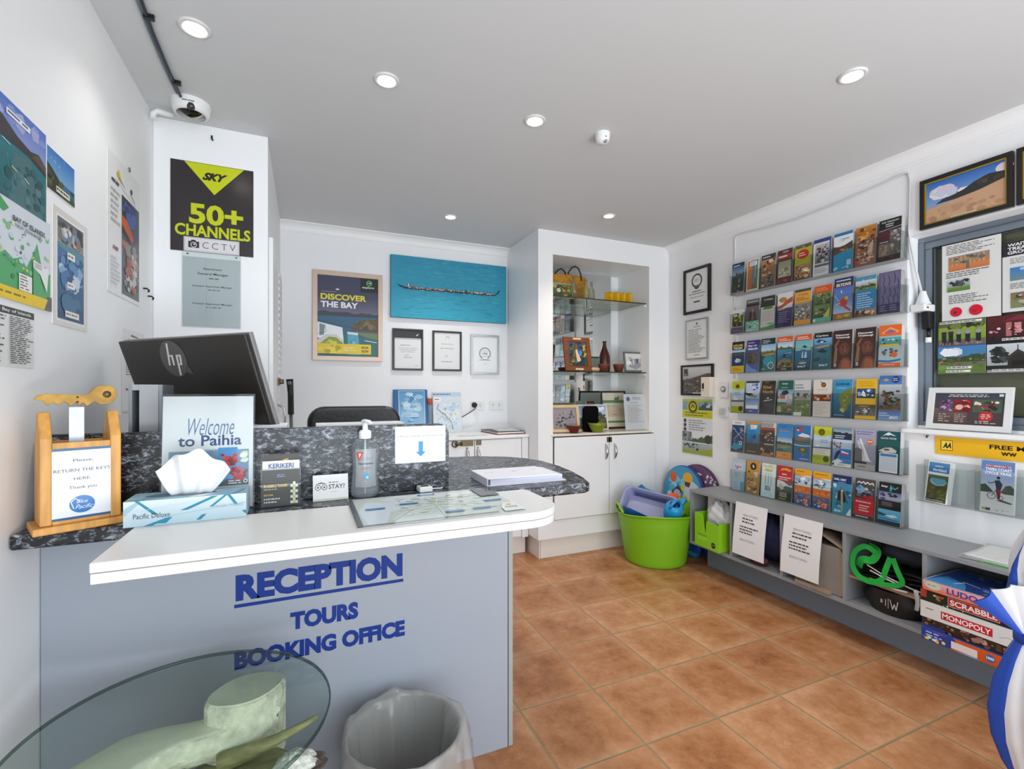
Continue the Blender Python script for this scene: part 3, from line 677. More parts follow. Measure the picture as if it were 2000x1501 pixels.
# ------------------------------------------------------------------ rear wall: pictures, sockets, ledge items
gold = mat('champagne_frame', 'cfb6a4', .3, .25)
framed('framed_poster', 'champagne framed bay cruise poster with yellow headline', 'poster', .475, .632, .032, gold, [
    ('r', 0, 0, 1, 1, '3e3f5a'), ('r', 0, .45, 1, .75, '3e3f5a', '77768e'), ('r', .70, .82, 1, 1, '171512'), ('o', .85, .94, .05, .018, '5fb35a'), ('p', 'd9ecd0', [.82, .94, .88, .955, .87, .935]), ('t', 'explore', .73, .865, .93, .90, 'f2f2f2', .01),
    ('s', 'cfd2d8', .004, [.06, .80, .30, .80]), ('e', .32, .835, .03, .012, 'f4f4f4'),
    ('t', 'DISCOVER', .05, .70, .80, .775, 'e9d92c', .035), ('t', 'THE BAY', .05, .605, .66, .68, 'f2f2f4', .035),
    ('r', 0, 0, 1, .53, '2f6386', '1d5a63'), ('h', 0, 1, .50, .555, .545, .012, '3a3745'), ('h', .56, 1, .32, .36, .50, .015, '5b4a2c'), ('p', '5b4a2c', [.55, .345, .62, .43, .75, .47, 1, .485, 1, .31, .75, .325]), ('b', .6, .33, 1, .47, 22, '6d5a35 47391f 7b6a42 54502c', .05),
    ('p', '6f7d52', [.62, .31, 1, .30, 1, .20, .7, .27]), ('p', '2b6a66', [.4, .28, 1, .22, 1, 0, .3, 0]),
    ('p', 'eef2f4', [0, .42, .40, .36, .42, .20, .0, .22]), ('p', '7d8c96', [.03, .40, .12, .385, .10, .26, .03, .25]), ('s', '3b3a3f', .008, [0, .44, .62, .35, 1, .33]), ('s', '2e4448', .006, [.0, .27, .14, .30, .12, .38]),
    ('p', 'd8d3d5', [0, .2, .14, .27, .30, .27, .42, .2, .42, .1, 0, .1]), ('p', '8a9e2c', [.05, .16, .18, .24, .3, .235, .4, .17, .4, .05, .05, .05]), ('b', .06, .04, .42, .22, 24, 'b6bf35 dcd54a 6f8420 4e6422', .05),
    ('p', '4fa6bd', [.48, .30, .66, .29, .70, .02, .50, .02]), ('p', 'd9e6ea', [.48, .31, .66, .30, .655, .27, .485, .28]), ('s', 'f2f4f5', .01, [.77, .205, .98, .185]), ('b', .5, .05, .7, .24, 10, '2f7f95 7cc2cf 2a6f6a', .05),
    ('r', .0, .03, .88, .155, 'eccb1e'), ('b', .0, .03, .40, .15, 16, 'd8c416 b8a80f f2dc3a', .07), ('t', 'BOOK', .72, .10, .84, .13, '3a2f10', .03), ('t', 'NOW', .72, .05, .84, .085, '3a2f10', .03), ('l', .42, .06, .64, .12, 2, 'f6efc0'),
], (.047, YB - .001, 1.428), 0, .022, glass=True)
sea = [('r', 0, 0, 1, 1, '2c8fae', '33a5be'), ('w', 0, 0, 1, 1, 420, '2583a4 3aa5c0 2790b0 4ab4cf 2a8fae 5fc0d6', .11)]
canoe = [('p', '16263c', [.04, .535, .05, .525, .075, .49, .12, .465, .3, .468, .6, .462, .88, .462, .915, .50, .935, .565, .925, .57, .905, .505, .88, .478, .8, .482, .13, .488, .09, .505]),
         ('b', .13, .468, .885, .512, 150, '8c3b33 c98d77 d9c8ba 4a3038 6b4a42 e0b49a', .011), ('p', '121a28', [.12, .478, .88, .470, .88, .462, .12, .466]), ('p', 'dfe6e6', [.133, .50, .148, .50, .146, .55, .137, .55]), ('p', '24303a', [.144, .5, .152, .5, .151, .56, .146, .56]), ('s', '16263c', .004, [.62, .5, .622, .535]), ('b', .1, .447, .92, .463, 14, '8fd0dd 5ab6cb', .012)]
cv = MB().box(0, 0, 0, .925, .03, .462, 0); art(cv, .925, .462, sea + canoe, 1, y0=-EPS, seed=4)
tag(cv.build('canvas_print', [mat('canvas_side', '1f4f60', .7), print_mat('print60', .6)], None, (.58, YB - .031, 1.76)), 'wide turquoise canvas of a long canoe full of paddlers', 'picture')
wh = ('r', 0, 0, 1, 1, 'e4e4e3')
framed('framed_certificate', 'black framed certificate with a black band on top, below the turquoise canvas', 'certificate', .229, .312, .014, blackf, [wh, ('r', 0, .80, 1, 1, '231f1e'), ('r', 0, .765, 1, .785, 'a9a7a5'), ('p', 'efefef', [.80, .885, .92, .93, .88, .90, .84, .865]), ('l', .22, .595, .78, .63, 1, '5a5856'), ('l', .12, .42, .88, .56, 4, 'b9b8b6', 1), ('l', .38, .335, .62, .36, 1, '7b7a78'), ('e', .38, .29, .018, .018, '3a3836'), ('e', .46, .29, .018, .018, '3a3836'), ('e', .54, .29, .018, .018, '3a3836'), ('e', .62, .29, .018, .018, '3a3836'), ('l', .78, .06, .92, .10, 1, 'a9a7a5')], (.595, YB - .001, 1.367), 0, .02, 'certificates under the turquoise canvas')
framed('framed_certificate', 'black framed white certificate, the middle one under the turquoise canvas', 'certificate', .232, .310, .014, blackf, [wh, ('o', .52, .86, .075, .02, '8e8f93'), ('r', .44, .80, .60, .845, 'e4e4e3'), ('l', .15, .66, .85, .72, 1, 'b7b6b4', 1), ('l', .2, .54, .8, .60, 1, 'b0afad', 1), ('e', .47, .36, .06, .05, 'd2d1cf'), ('l', .22, .19, .78, .225, 1, '4a4f5c', 1)], (.897, YB - .001, 1.366), 0, .02, 'certificates under the turquoise canvas')
silver = mat('silver_frame', 'b9bcbd', .25, .8)
framed('framed_certificate', 'silver framed award with a laurel ring, right end of the row under the canvas', 'certificate', .240, .316, .016, silver, [('r', 0, 0, 1, 1, 'eceeee'), ('o', .5, .53, .24, .045, '8f9193'), ('r', .40, .37, .60, .43, 'eceeee'), ('t', '100', .40, .50, .60, .555, '77797b', .03), ('l', .35, .58, .65, .63, 2, 'a8aaab', 1), ('l', .30, .43, .70, .47, 1, '9a9c9e', 1), ('l', .12, .32, .88, .37, 1, '8b8d90', 1), ('l', .40, .23, .62, .26, 1, 'b5b7b9', 1)], (1.206, YB - .001, 1.345), 0, .02, 'certificates under the turquoise canvas')
e = thing('ring_binder', 'blue folder with a cloudy sea cover leaning on the rear wall', 'folder', (.60, 3.545, .891), 0, rx=R(-8))
MB().box(0, 0, 0, .255, .035, .335).build('cover', mat('folder_blue', '1f659d', .45), e, bevel=.003)
q = MB(); art(q, .20, .318, [('r', 0, 0, 1, 1, '4a8fc0', '9fc3d8'), ('b', .02, .02, .98, .98, 40, '7fb4d6 b5d5e6 5b9ccb 9cc6de 3f88bd', .2), ('s', 'f4f8fa', .012, [.02, .01, .98, .01, .98, .99, .02, .99, .02, .01]), ('s', 'f6fafc', .02, [.40, .93, .56, .85]), ('s', 'f6fafc', .02, [.56, .93, .42, .85]), ('t', 'Reference', .2, .62, .82, .73, 'f2f7fa', -.004, .35), ('t', 'GUIDE', .34, .545, .68, .595, 'f2f7fa', .0), ('l', .2, .36, .8, .48, 3, 'dcebf3', 1), ('s', 'f6fafc', .02, [.50, .07, .54, .03, .60, .08])], 0, .034, .01, -.0006, 6)
q.build('cover_print', print_mat(), e)
tb2 = thing('test_tube', 'clear tube with an orange cap between the blue folder and the map', 'tube', (.868, 3.56, .891))
MB().cyl((0, 0, .0), .016, .22, 14).build('tube_body', clear_mat('tube_clear', 'd9e6ec', .1, 1.3, .35, 'b9cfdb'), tb2)
MB().cyl((0, 0, .22), .019, .045, 14).build('orange_cap', mat('orange_cap', 'c4561c', .45), tb2)
flat('map_pamphlet', 'pale blue coastal map pamphlet leaning beside the folder', 'map', .225, .31, [('r', 0, 0, 1, 1, 'd5dde4'), ('r', .0, .9, 1, 1, 'b9cfe4'), ('l', .02, .93, .8, .985, 1, '2f5a86'), ('r', .05, .78, .28, .88, 'eef0f0'), ('l', .08, .80, .25, .86, 1, '4a4a4a'), ('b', .3, .1, 1, .78, 46, 'b9d0e6 c9d9e6 dfe5e6 e6e3d8', .12), ('s', '55504c', .02, [.2, .72, .14, .60, .30, .50, .42, .46, .5, .36, .60, .30, .66, .18, .68, .08]), ('s', '7c7672', .01, [.15, .33, .28, .40, .40, .36, .55, .28]), ('b', .1, .05, .7, .5, 30, '6a635c 8a7f74 4e4a46 a08f7c', .025), ('e', .42, .60, .05, .04, '9bb7cf'), ('b', .4, .4, .9, .75, 14, '7f93a8 4f6f90', .02)], (.895, 3.55, .891), 0, .006, None, R(-7), 11)
def socket(x, label, plug=False):
    e = thing('power_socket', label, 'socket', (x, YB, 1.06), group='double power sockets on the rear wall')
    MB().box(0, -.009, 0, .116, 0, .07).build('face_plate', white_pl, e, bevel=.003)
    for dx in (.02, .075):
        q = MB()
        for a, b in ((0, .0), (.016, .0), (.008, -.014)): q.box(dx + a, -.0096, .036 + b, dx + a + .003, -.0088, .046 + b)
        q.build('pin_slots', black_pl, e)
        MB().box(dx + .006, -.012, .052, dx + .014, -.009, .062).build('rocker_switch', mat('switch_white', 'dcdcda', .4), e)
    return e
socket(1.204, 'white double socket with a dark plug in it, beside the map pamphlet'); socket(1.366, 'white double socket without a plug, nearest the display cabinet')
pg = thing('power_plug', 'brown round plug and lead in the rear wall socket', 'plug', (1.235, YB - .01, 1.10))
MB().lathe([(.0005, -.032), (.014, -.03), (.021, -.018), (.022, 0)], 18, axis='y').build('plug_body', mat('brown_plug', '2e1d16', .5), pg)
MB().tube([(.005, -.028, -.008), (-.005, -.035, -.03), (-.05, -.03, -.06), (-.12, -.02, -.10), (-.2, -.02, -.16), (-.24, -.015, -.2)], .0035, 8).build('lead', mat('brown_lead', '3b2a22', .5), pg)
e = thing('display_folder', 'red backed folder lying on the low cupboard ledge', 'folder', (1.29, 3.24, .891), R(4))
MB().box(0, 0, 0, .235, .30, .006).build('cover', mat('folder_red', '8b2a22', .5), e); MB().box(.004, .002, .006, .225, .296, .016).build('pages', paper, e); MB().box(0, 0, .016, .228, .30, .02).build('top_cover', mat('folder_dark', '2c2a2c', .4), e)
tag(MB().box(0, 0, 0, .17, .2, .004).build('paper_sheet', mat('note_paper', 'd8d8d8', .6), None, (1.315, 3.28, .912), (0, 0, R(-5))), 'loose paper sheet on top of the red folder', 'paper')
flat('paper_sheet', 'pale printed sheet lying flat at the front of the low cupboard ledge', 'paper', .21, .10, [('r', 0, 0, 1, 1, 'd6d4d8'), ('s', '6b5a66', .02, [.55, .9, .95, .35])], (1.0, 3.195, .893), 0, .002, rx=R(-90))
# ------------------------------------------------------------------ left wall papers
LW = R(90)
def lw(name, label, cat, y0, y1, z0, z1, ops, t=.0015, seed=1, rough=.35, x=0):
    return flat(name, label, cat, y1 - y0, z1 - z0, ops, (XL + t + .0006 + x, y0, z0), LW, t, seed=seed, rough=rough)
lw('poster', 'large poster of a calm teal bay under a blue sky, far left', 'poster', 1.02, 1.526, 1.63, 1.843, [('r', 0, 0, 1, 1, '3b6fc4', '1d6d76'), ('r', 0, .62, 1, 1, '3a69c0', '8f9bd6'), ('b', .5, .75, 1, .98, 10, '7f92d6 a6a8d8', .05), ('p', '2d2a30', [.2, .56, .2, .86, .5, .83, .63, .80, .75, .70, .86, .66, .93, .70, 1, .62, 1, .50, .8, .56]), ('p', '5d4636', [.86, .60, .92, .69, 1, .62, 1, .55]), ('r', 0, 0, 1, .58, '17727f', '1b5f66'), ('p', '2d2a30', [.2, .56, .8, .60, 1, .50, 1, .56, .8, .65, .2, .7]), ('p', '466f76', [.72, .52, .86, .55, .9, .3, .97, .0, .68, .0, .72, .25]), ('b', .62, .02, 1, .5, 40, '1b4c55 35707a 557f84 1d5a62', .03), ('s', 'e0c27a', .006, [.70, .35, .74, .33]), ('s', 'd5c0c6', .006, [.80, .32, .84, .29]), ('s', 'd9e4ea', .004, [.63, .57, .69, .55]), ('r', .66, .84, .85, .90, 'f0f0f2'), ('l', .67, .85, .84, .895, 1, '3c4a5c')], seed=3)
lw('poster', 'small poster of a green headland under bright blue sky', 'poster', 1.531, 1.683, 1.721, 1.825, [('r', 0, 0, 1, 1, '1f6fc0', '8fc0e2'), ('b', .1, .5, .7, .95, 8, '6fb2e0 4c97d4', .05), ('r', 0, 0, 1, .36, '2c6f94', '1f4a5c'), ('p', '2b2a26', [0, .62, .2, .52, .45, .36, .6, .16, .7, 0, 0, 0]), ('p', '4c4738', [0, .5, .14, .42, .2, .1, 0, .0]), ('b', 0, 0, .6, .4, 18, '1f2a1c 3c3d2c 16181a 55573c', .09), ('p', '2e4a26', [.4, 0, .7, .14, 1, .10, 1, 0]), ('b', .8, .2, 1, .36, 5, '24402a', .06), ('r', .30, .06, .80, .20, 'ece4d6'), ('l', .32, .07, .78, .19, 1, '333333')], seed=4)
lw('map_poster', 'laminated coastal map with green land and a yellow strip below', 'map', 1.09, 1.548, 1.414, 1.632, [('r', 0, 0, 1, 1, 'd8dde6'), ('h', 0, 1, .13, .34, .42, .10, '57a86a'), ('p', '57a86a', [.45, .15, .52, .46, .58, .34, .66, .44, .72, .30, .80, .50, .86, .70, .90, .5, .92, .3, .9, .15]), ('b', .3, .3, 1, .85, 46, '5fae70 86bd7c c9d26a 4f9f62 8fc79a d3dcc0', .022), ('p', '46a05e', [.3, .98, .52, .98, .6, .9, .56, .84, .48, .88, .4, .82, .3, .86]), ('b', .3, .15, .95, .7, 26, 'd8dde6 c7d3e4 57a86a 3e8c52', .03), ('b', .5, .4, .95, .8, 18, '3a6fb0 2c2c30 8a9fc0', .010), ('t', 'BAY OF ISLANDS', .63, .80, .93, .855, '2a2b2e', .02), ('t', 'NEW ZEALAND', .65, .75, .88, .785, '55585c', .0), ('r', .68, .13, .80, .30, 'eef0ee'), ('l', .69, .14, .79, .29, 5, '8a5a58'), ('p', '57a86a', [.81, .08, .81, .42, .87, .37, .95, .10]), ('p', 'eceeee', [.81, .42, .81, .50, .97, .47, .95, .20, .88, .37]), ('l', .82, .42, .95, .48, 3, 'a06a66'), ('r', 0, 0, 1, .125, 'ecc915'), ('p', '5d6068', [.92, 0, 1, 0, 1, .16, .97, .16]), ('l', .32, .04, .88, .09, 1, '8a7410')], seed=5)
lw('listing_sheet', 'typed listing sheet with a black heading bar below the map', 'sheet', 1.13, 1.470, 1.270, 1.398, [('r', 0, 0, 1, 1, 'e6e6e4'), ('r', 0, .88, 1, 1, '383836'), ('t', 'Guide to the Bay of Islands', .28, .905, .96, .975, 'e8e8e8', .012), ('l', .02, .05, .30, .86, 18, '7a7a78'), ('l', .34, .05, .66, .86, 15, '5c5c5a'), ('l', .69, .05, .97, .86, 24, '4c4c4a')], seed=6)
fp = lw('laminated_photo_sheet', 'tall laminated sheet of kayak and blue sea photographs', 'poster', 1.560, 1.768, 1.388, 1.690, [('r', 0, 0, 1, 1, 'ded8d4'), ('r', .08, .04, .90, .95, 'ecebea'), ('r', .12, .70, .87, .93, '59606a', '8e9296'), ('b', .12, .70, .87, .93, 40, '24262c 45413f b8b2ae 6b7f9a 8d6e5c d8d6d4 32373f', .10), ('r', .12, .06, .87, .71, '3c6ea2', '1f4468'), ('p', '4f8a94', [.12, .68, .45, .66, .87, .56, .87, .70, .12, .71]), ('b', .12, .30, .87, .66, 40, '5a86b8 86a8cc 2f5f92 c7d5e4 3f72a8 24507e', .13), ('b', .12, .06, .87, .3, 16, '2c5a80 24496b 3a6c8e', .2), ('r', .36, .60, .58, .66, 'efe9dc'), ('r', .36, .345, .58, .40, 'efe9dc'), ('r', .30, .085, .70, .14, 'efe9dc'), ('l', .38, .61, .56, .65, 1, '777777'), ('l', .38, .355, .56, .39, 1, '777777'), ('l', .32, .095, .68, .13, 1, '777777')], seed=7)
cl = lw('wall_calendar', 'white wall calendar with an orange racing car picture', 'calendar', 1.922, 2.245, 1.540, 2.005, [('r', 0, 0, 1, 1, 'e9e9ea'), ('r', .40, .03, .98, .77, '2a3050', '5a5a60'), ('b', .40, .55, .98, .77, 16, '25408c 1d2c66 3b4a78 15182a 2f55a8', .2), ('p', 'c9502a', [.40, .62, .60, .60, .78, .50, .72, .46, .40, .54]), ('p', '1d1a1c', [.40, .55, .68, .48, .72, .44, .40, .50]), ('p', 'a86a58', [.40, .44, .7, .44, .95, .36, .92, .30, .40, .40]), ('b', .42, .05, .98, .46, 50, '6f6b6c 8f8680 4b4a4e b08a72 a9553a 3a3a40 c2bfbd', .1), ('p', '9c4a3a', [.55, .30, .62, .32, .76, .20, .70, .16]), ('p', 'e8e4e0', [.78, .3, .80, .3, .86, .2, .84, .2]), ('p', 'd8b52a', [.24, .88, .30, .92, .27, .95, .36, .87, .46, .84, .30, .855]), ('s', '3a3030', .006, [.3, .865, .5, .835]), ('e', .70, .86, .03, .03, '3a3434'), ('s', '6b2a2a', .008, [.66, .835, .82, .80]), ('s', '8c8c8e', .004, [.20, .83, .86, .775]), ('l', .10, .78, .32, .83, 1, '4a4a4c'), ('l', .08, .50, .34, .76, 6, 'b9b9bc'), ('l', .14, .30, .34, .36, 1, '9a5a58'), ('l', .08, .06, .34, .27, 7, 'c6c6c8')], seed=8)
MB().lathe([(.005, -.001), (.009, -.001), (.009, .001), (.005, .001)], 16, (.005, -.002, .474), axis='y').build('hanging_ring', steel, cl, (.20, 0, 0))
lw('notice_sheet', 'white notice pinned to the left wall beside the monitor', 'notice', 2.056, 2.30, 1.14, 1.437, [('r', 0, 0, 1, 1, 'e2e2e2'), ('p', '3c3c3e', [.35, .93, .42, .95, .7, .935, .72, .92, .42, .92]), ('l', .25, .86, .6, .9, 1, '8c8c8c'), ('l', .15, .44, .8, .74, 10, '6f6f70'), ('l', .15, .25, .8, .30, 1, '6f6f70'), ('r', 0, 0, 1, .02, 'c9c9c9')], seed=9)
lw('notice_sheet', 'blank lower white sheet on the left wall behind the wooden key box', 'notice', 2.02, 2.27, .98, 1.135, [('r', 0, 0, 1, 1, 'dcdcdc')], seed=9)
for y, z, lab in ((2.30, 1.62, 'upper of two small dark hooks right of the calendar'), (2.36, 1.60, 'lower of two small dark hooks near the nook corner')):
    tag(MB().tube([(XL, y, z), (XL + .012, y, z), (XL + .018, y + .003, z - .006), (XL + .014, y + .008, z - .012)], .0035, 6).build('wall_hook', black_pl), lab, 'hook')
# sign wall (front of the boxed cupboard)
YN = 2.43
yel = 'c6cf10'
sg = MB().box(0, 0, 0, .31, .006, .386)
art(sg, .31, .386, [('r', 0, 0, 1, 1, '2f2a2c'), ('p', yel, [.16, .995, .88, .995, .515, .66]), ('t', 'SKY', .37, .815, .68, .905, '2a2526', .06, .45), ('t', '50+', .215, .315, .87, .545, yel, .035), ('t', 'CHANNELS', .05, .175, .96, .305, yel, .03)], 1, y0=-EPS)
tag(sg.build('channel_sign', [mat('sign_white_edge', 'dddddd', .5), print_mat('print22', .22)], None, (-.523, YN - .0068, 1.814), bevel=0), 'black square sign with yellow triangle and 50+ channels lettering', 'sign')
pl = MB().box(0, 0, 0, .207, .003, .061)
art(pl, .207, .061, [('r', 0, 0, 1, 1, 'd9d6d8'), ('s', '8d8a8c', .006, [.015, .05, .985, .05, .985, .95, .015, .95, .015, .05]), ('r', .08, .25, .27, .70, '262324'), ('r', .13, .68, .21, .80, '262324'), ('e', .175, .46, .055, .055, 'e8e6e7'), ('e', .175, .46, .044, .044, '262324'), ('e', .185, .5, .018, .018, 'd9d6d8'), ('t', 'C', .33, .26, .44, .72, '3a3738', -.012), ('t', 'C', .50, .26, .61, .72, '3a3738', -.012), ('t', 'T', .67, .27, .77, .71, '3a3738', -.012), ('t', 'V', .82, .27, .93, .71, '3a3738', -.012)], 1, y0=-EPS)
tag(pl.build('camera_plate', [mat('sheet_e8e8e6'), print_mat()], None, (-.475, YN - .0105, 1.815)), 'small white plate with a camera symbol and CCTV letters on the black sign', 'sign')
nt_ = thing('notice_holder', 'clear plastic sleeve with the managers notice below the black sign', 'notice', (-.480, YN - .004, 1.495))
q = MB().box(0, 0, 0, .215, .002, .298); art(q, .215, .298, [('r', 0, 0, 1, 1, 'c3c9cb'), ('s', 'b4babd', .008, [.40, .99, .40, .02]), ('t', 'Apartment', .34, .815, .67, .855, '33363a', .015), ('t', 'General Manager', .25, .74, .79, .785, '33363a', .015), ('l', .40, .68, .66, .72, 1, '70757a', 1), ('t', 'Assistant Apartment Manager', .16, .565, .86, .60, '3f4347', .012), ('l', .38, .515, .68, .55, 1, '80858a', 1), ('t', 'Assistant Apartment Manager', .16, .31, .86, .345, '3f4347', .012), ('l', .38, .26, .68, .295, 1, '80858a', 1)], 1, y0=-EPS)
q.build('notice_sheet', [mat('sheet_e8e8e6'), print_mat('print15', .15)], nt_)
MB().box(-.004, -.003, -.006, .219, -.0015, .318).build('plastic_sleeve', acryl, nt_)
for x in (.018, .2): MB().cyl((x, -.0045, .309), .003, .003, 10, axis='y').build('pin', black_pl, nt_)
tag(MB().tube([(-.373, YN, 2.325), (-.373, YN - .008, 2.325), (-.372, YN - .01, 2.312), (-.368, YN - .008, 2.305)], .0035, 6).build('wall_hook', black_pl), 'tiny dark hook on the nook wall under the dome camera', 'hook')

# ------------------------------------------------------------------ right wall frames and boxes
RW = R(-90)
def ry(y): return (XR, y)
wh = ('r', 0, 0, 1, 1, 'e6e6e5')
framed('framed_certificate', 'black framed certificate with a dark round seal, topmost by the corner', 'certificate', .262, .342, .02, blackf, [wh, ('o', .5, .74, .24, .06, '4a4b4c'), ('b', .34, .64, .66, .84, 16, '6d6e70 8e8f90', .02), ('e', .5, .585, .11, .08, '5a5b5c'), ('e', .5, .74, .16, .16, 'e2e2e2'), ('l', .38, .71, .62, .79, 3, '7d7e80', 1), ('l', .2, .45, .8, .50, 1, '3a3a3c', 1), ('l', .1, .39, .9, .44, 1, '77787a', 1), ('l', .2, .31, .8, .36, 1, '9a9b9d', 1), ('r', .36, .20, .64, .235, '3c3c3e')], (XR - .001, 2.858, 1.797), RW, .02)
framed('framed_letter', 'slim silver framed letter under the black certificate', 'letter', .222, .303, .01, silver, [wh, ('e', .5, .91, .05, .05, '77797c'), ('l', .25, .80, .75, .86, 1, '8f9093', 1), ('l', .08, .14, .92, .78, 15, '8a8b8e'), ('l', .3, .06, .7, .10, 1, '6a6b6e', 1)], (XR - .001, 2.84, 1.450), RW, .016)
framed('framed_photo', 'black framed old photograph of a stony beach and hill', 'picture', .318, .232, .015, blackf, [('r', 0, 0, 1, 1, 'cfd0d0', '5d5a55'), ('p', '5b5651', [0, .5, .25, .56, .6, .66, .85, .74, 1, .73, 1, 0, 0, 0]), ('b', 0, 0, 1, .58, 90, '4a4540 77706a 8f8780 5f5953 69625c 3e3a36', .05), ('r', .05, .66, .2, .93, '55565a'), ('b', .05, .66, .2, .93, 8, '35363a 85868a', .05), ('r', .36, -.03, .70, .035, 'e9e9e7')], (XR - .001, 2.889, 1.178), RW, .018)
flat('poster', 'green edged tour poster below the old beach photograph', 'poster', .298, .415, [('r', 0, 0, 1, 1, 'dfe2e4')] + [('r', 0, .80, 1, 1, '8fa9b8', '7b97a4'), ('h', .4, 1, .8, .86, .9, .02, '4c5a40'), ('b', .5, .84, 1, .98, 8, 'b8c7d0 6a7f8c 3e5560', .08), ('r', 0, .66, 1, .79, 'c4c61c'), ('r', 0, .96, 1, 1, 'b9c43a'), ('e', .36, .86, .20, .20, 'b9b61d'), ('e', .36, .86, .15, .15, '4a4a2a'), ('e', .36, .86, .10, .10, 'c2bf2a'), ('s', '3a3a22', .03, [.30, .84, .36, .90, .42, .84]), ('l', .1, .68, .9, .77, 2, '6d6e10'), ('e', .09, .60, .05, .05, '3f4143'), ('e', .09, .52, .05, .05, '3f4143'), ('e', .09, .44, .05, .05, '3f4143'), ('l', .22, .42, .8, .63, 5, '8a8d90'), ('r', 0, .22, .32, .40, '6c6f72'), ('b', 0, .22, .32, .40, 10, '4a4c50 9a9da0', .08), ('h', .32, 1, .22, .26, .36, .03, '4f5b34'), ('e', .86, .29, .11, .11, '3b3f2a'), ('r', 0, .02, 1, .2, 'a9b2b8', '8d9a68'), ('b', .0, .06, .6, .2, 20, '3a4048 4e5a62 20262c', .04), ('p', '9aa521', [0, .0, 0, .07, .4, .05, 1, .12, 1, 0])], (XR - .0032, 2.883, .735), RW, .0025, seed=12)
e = thing('thermostat', 'cream wall box overlapping the corner of the old beach photograph', 'thermostat', (XR, 2.655, 1.168), RW)
MB().box(0, -.045, 0, .085, 0, .145).build('case', mat('cream_plastic', 'e6dccb', .4), e, bevel=.003)
MB().box(.012, -.0465, .06, .03, -.045, .10).build('display', dark_pl, e); MB().box(.012, -.0465, .045, .03, -.045, .052).build('button', grey_pl, e)
e = thing('light_switch', 'round keyed switch plate beside the cream wall box', 'switch', (XR, 2.515, 1.165), RW)
MB().box(0, -.01, 0, .07, 0, .112).build('face_plate', white_pl, e, bevel=.003); MB().lathe([(.0005, -.022), (.016, -.022), (.022, -.012), (.022, -.01)], 22, (.035, 0, .06), axis='y').build('dial', grey_pl, e)
MB().lathe([(.0005, -.024), (.010, -.024), (.010, -.02)], 18, (.035, 0, .06), axis='y').build('dial_cap', white_pl, e)
e = thing('power_socket', 'clear covered single socket low on the right wall beside the racks', 'socket', (XR, 2.525, 1.03), RW)
MB().box(0, -.01, 0, .085, 0, .075).build('face_plate', white_pl, e, bevel=.003); MB().box(.02, -.028, .012, .065, -.0105, .06).build('cover', clear_mat('milky_cover', 'e9ecec', .15, 1.35, .3), e, bevel=.006)
tag(MB().tube([(XR - .006, 2.392, 1.30), (XR - .006, 2.388, 1.9), (XR - .006, 2.385, 2.25), (XR - .006, 2.375, 2.272), (XR - .006, 2.33, 2.276), (XR - .006, 2.2, 2.262), (XR - .006, 1.95, 2.245), (XR - .006, 1.7, 2.255), (XR - .006, 1.5, 2.268), (XR - .006, 1.385, 2.285), (XR - .006, 1.362, 2.28), (XR - .006, 1.355, 2.24), (XR - .006, 1.358, 2.05), (XR - .006, 1.36, 1.99), (XR - .004, 1.355, 1.94), (2.735, 1.345, 1.80), (2.757, 1.335, 1.70)], .0055, 8).build('extension_cable', mat('white_cable', 'dcdcdc', .45)), 'white cable looping along the right wall under the cornice', 'cable')
pb = thing('power_board', 'white hanging multi socket adaptor in the window reveal', 'socket', (2.765, 1.332, 1.60))
MB().box(-.045, -.03, 0, .045, .032, .035).build('socket_block', white_pl, pb, bevel=.006)
MB().lathe([(.012, .10), (.014, .09), (.026, .05), (.033, .034)], 18).build('cable_boot', white_pl, pb)
MB().box(-.03, -.031, .013, -.015, -.0302, .02).build('indicator', mat('dark_red', '5a2020', .4), pb)
pp = thing('power_adapter', 'black power adapter plugged under the white hanging socket', 'adapter', (2.775, 1.318, 1.60))
MB().prism([(-.026, -.002), (.026, -.002), (.022, -.085), (-.016, -.085)], -.018, .018, 'y').build('adapter_body', black_pl, pp, bevel=.004)
MB().cyl((.006, 0, -.125), .009, .04, 12).build('adapter_neck', black_pl, pp); MB().cyl((.008, 0, -.15), .012, .025, 12).build('white_tip', white_pl, pp)
# framed seaside pictures above the window
beach = [('r', 0, 0, 1, 1, '1f62b8', '9fc4e6'), ('b', .0, .52, .45, .85, 12, 'e6e0ea c9cfe2 d8c9d8', .16), ('b', .4, .55, .6, .66, 4, 'e8e2e6', .08), ('e', .97, .82, .10, .07, 'e6d4da'), ('p', '2f3430', [.12, .42, .24, .52, .36, .54, .5, .60, .62, .70, .74, .76, .8, .78, 1, .74, 1, .56, .6, .47, .3, .42]), ('b', .62, .58, .98, .74, 14, '45382e 2a2e28 574636', .06), ('r', 0, .385, 1, .435, '8aa2b4'), ('p', 'c9a07e', [0, 0, 1, 0, 1, .60, .7, .49, .4, .43, .0, .35]), ('b', 0, 0, 1, .4, 26, 'b98f70 cfa888 c49a79 b08668', .08), ('r', .34, .0, .66, .055, 'efe9de'), ('l', .35, .008, .65, .05, 1, '555555')]
gslip = mat('gilt_slip', 'b0983c', .35, .5)
framed('framed_photo', 'black framed beach and headland photograph above the window', 'picture', .325, .232, .018, blackf, beach, (XR - .001, 1.309, 1.98), RW, .022, seed=14, slip=gslip)
framed('framed_photo', 'second black framed photograph above the window, cut by the picture edge', 'picture', .325, .232, .018, blackf, [('r', 0, 0, 1, 1, '3d74b8', 'b5c4d6'), ('b', 0, .5, .5, .9, 8, 'e4dfe6 c9c9dc', .12), ('h', 0, 1, .4, .55, .6, .05, '4a3a34'), ('r', 0, 0, 1, .42, 'a8744e', '7a4a36')], (XR - .001, .972, 1.98), RW, .022, seed=15, slip=gslip)
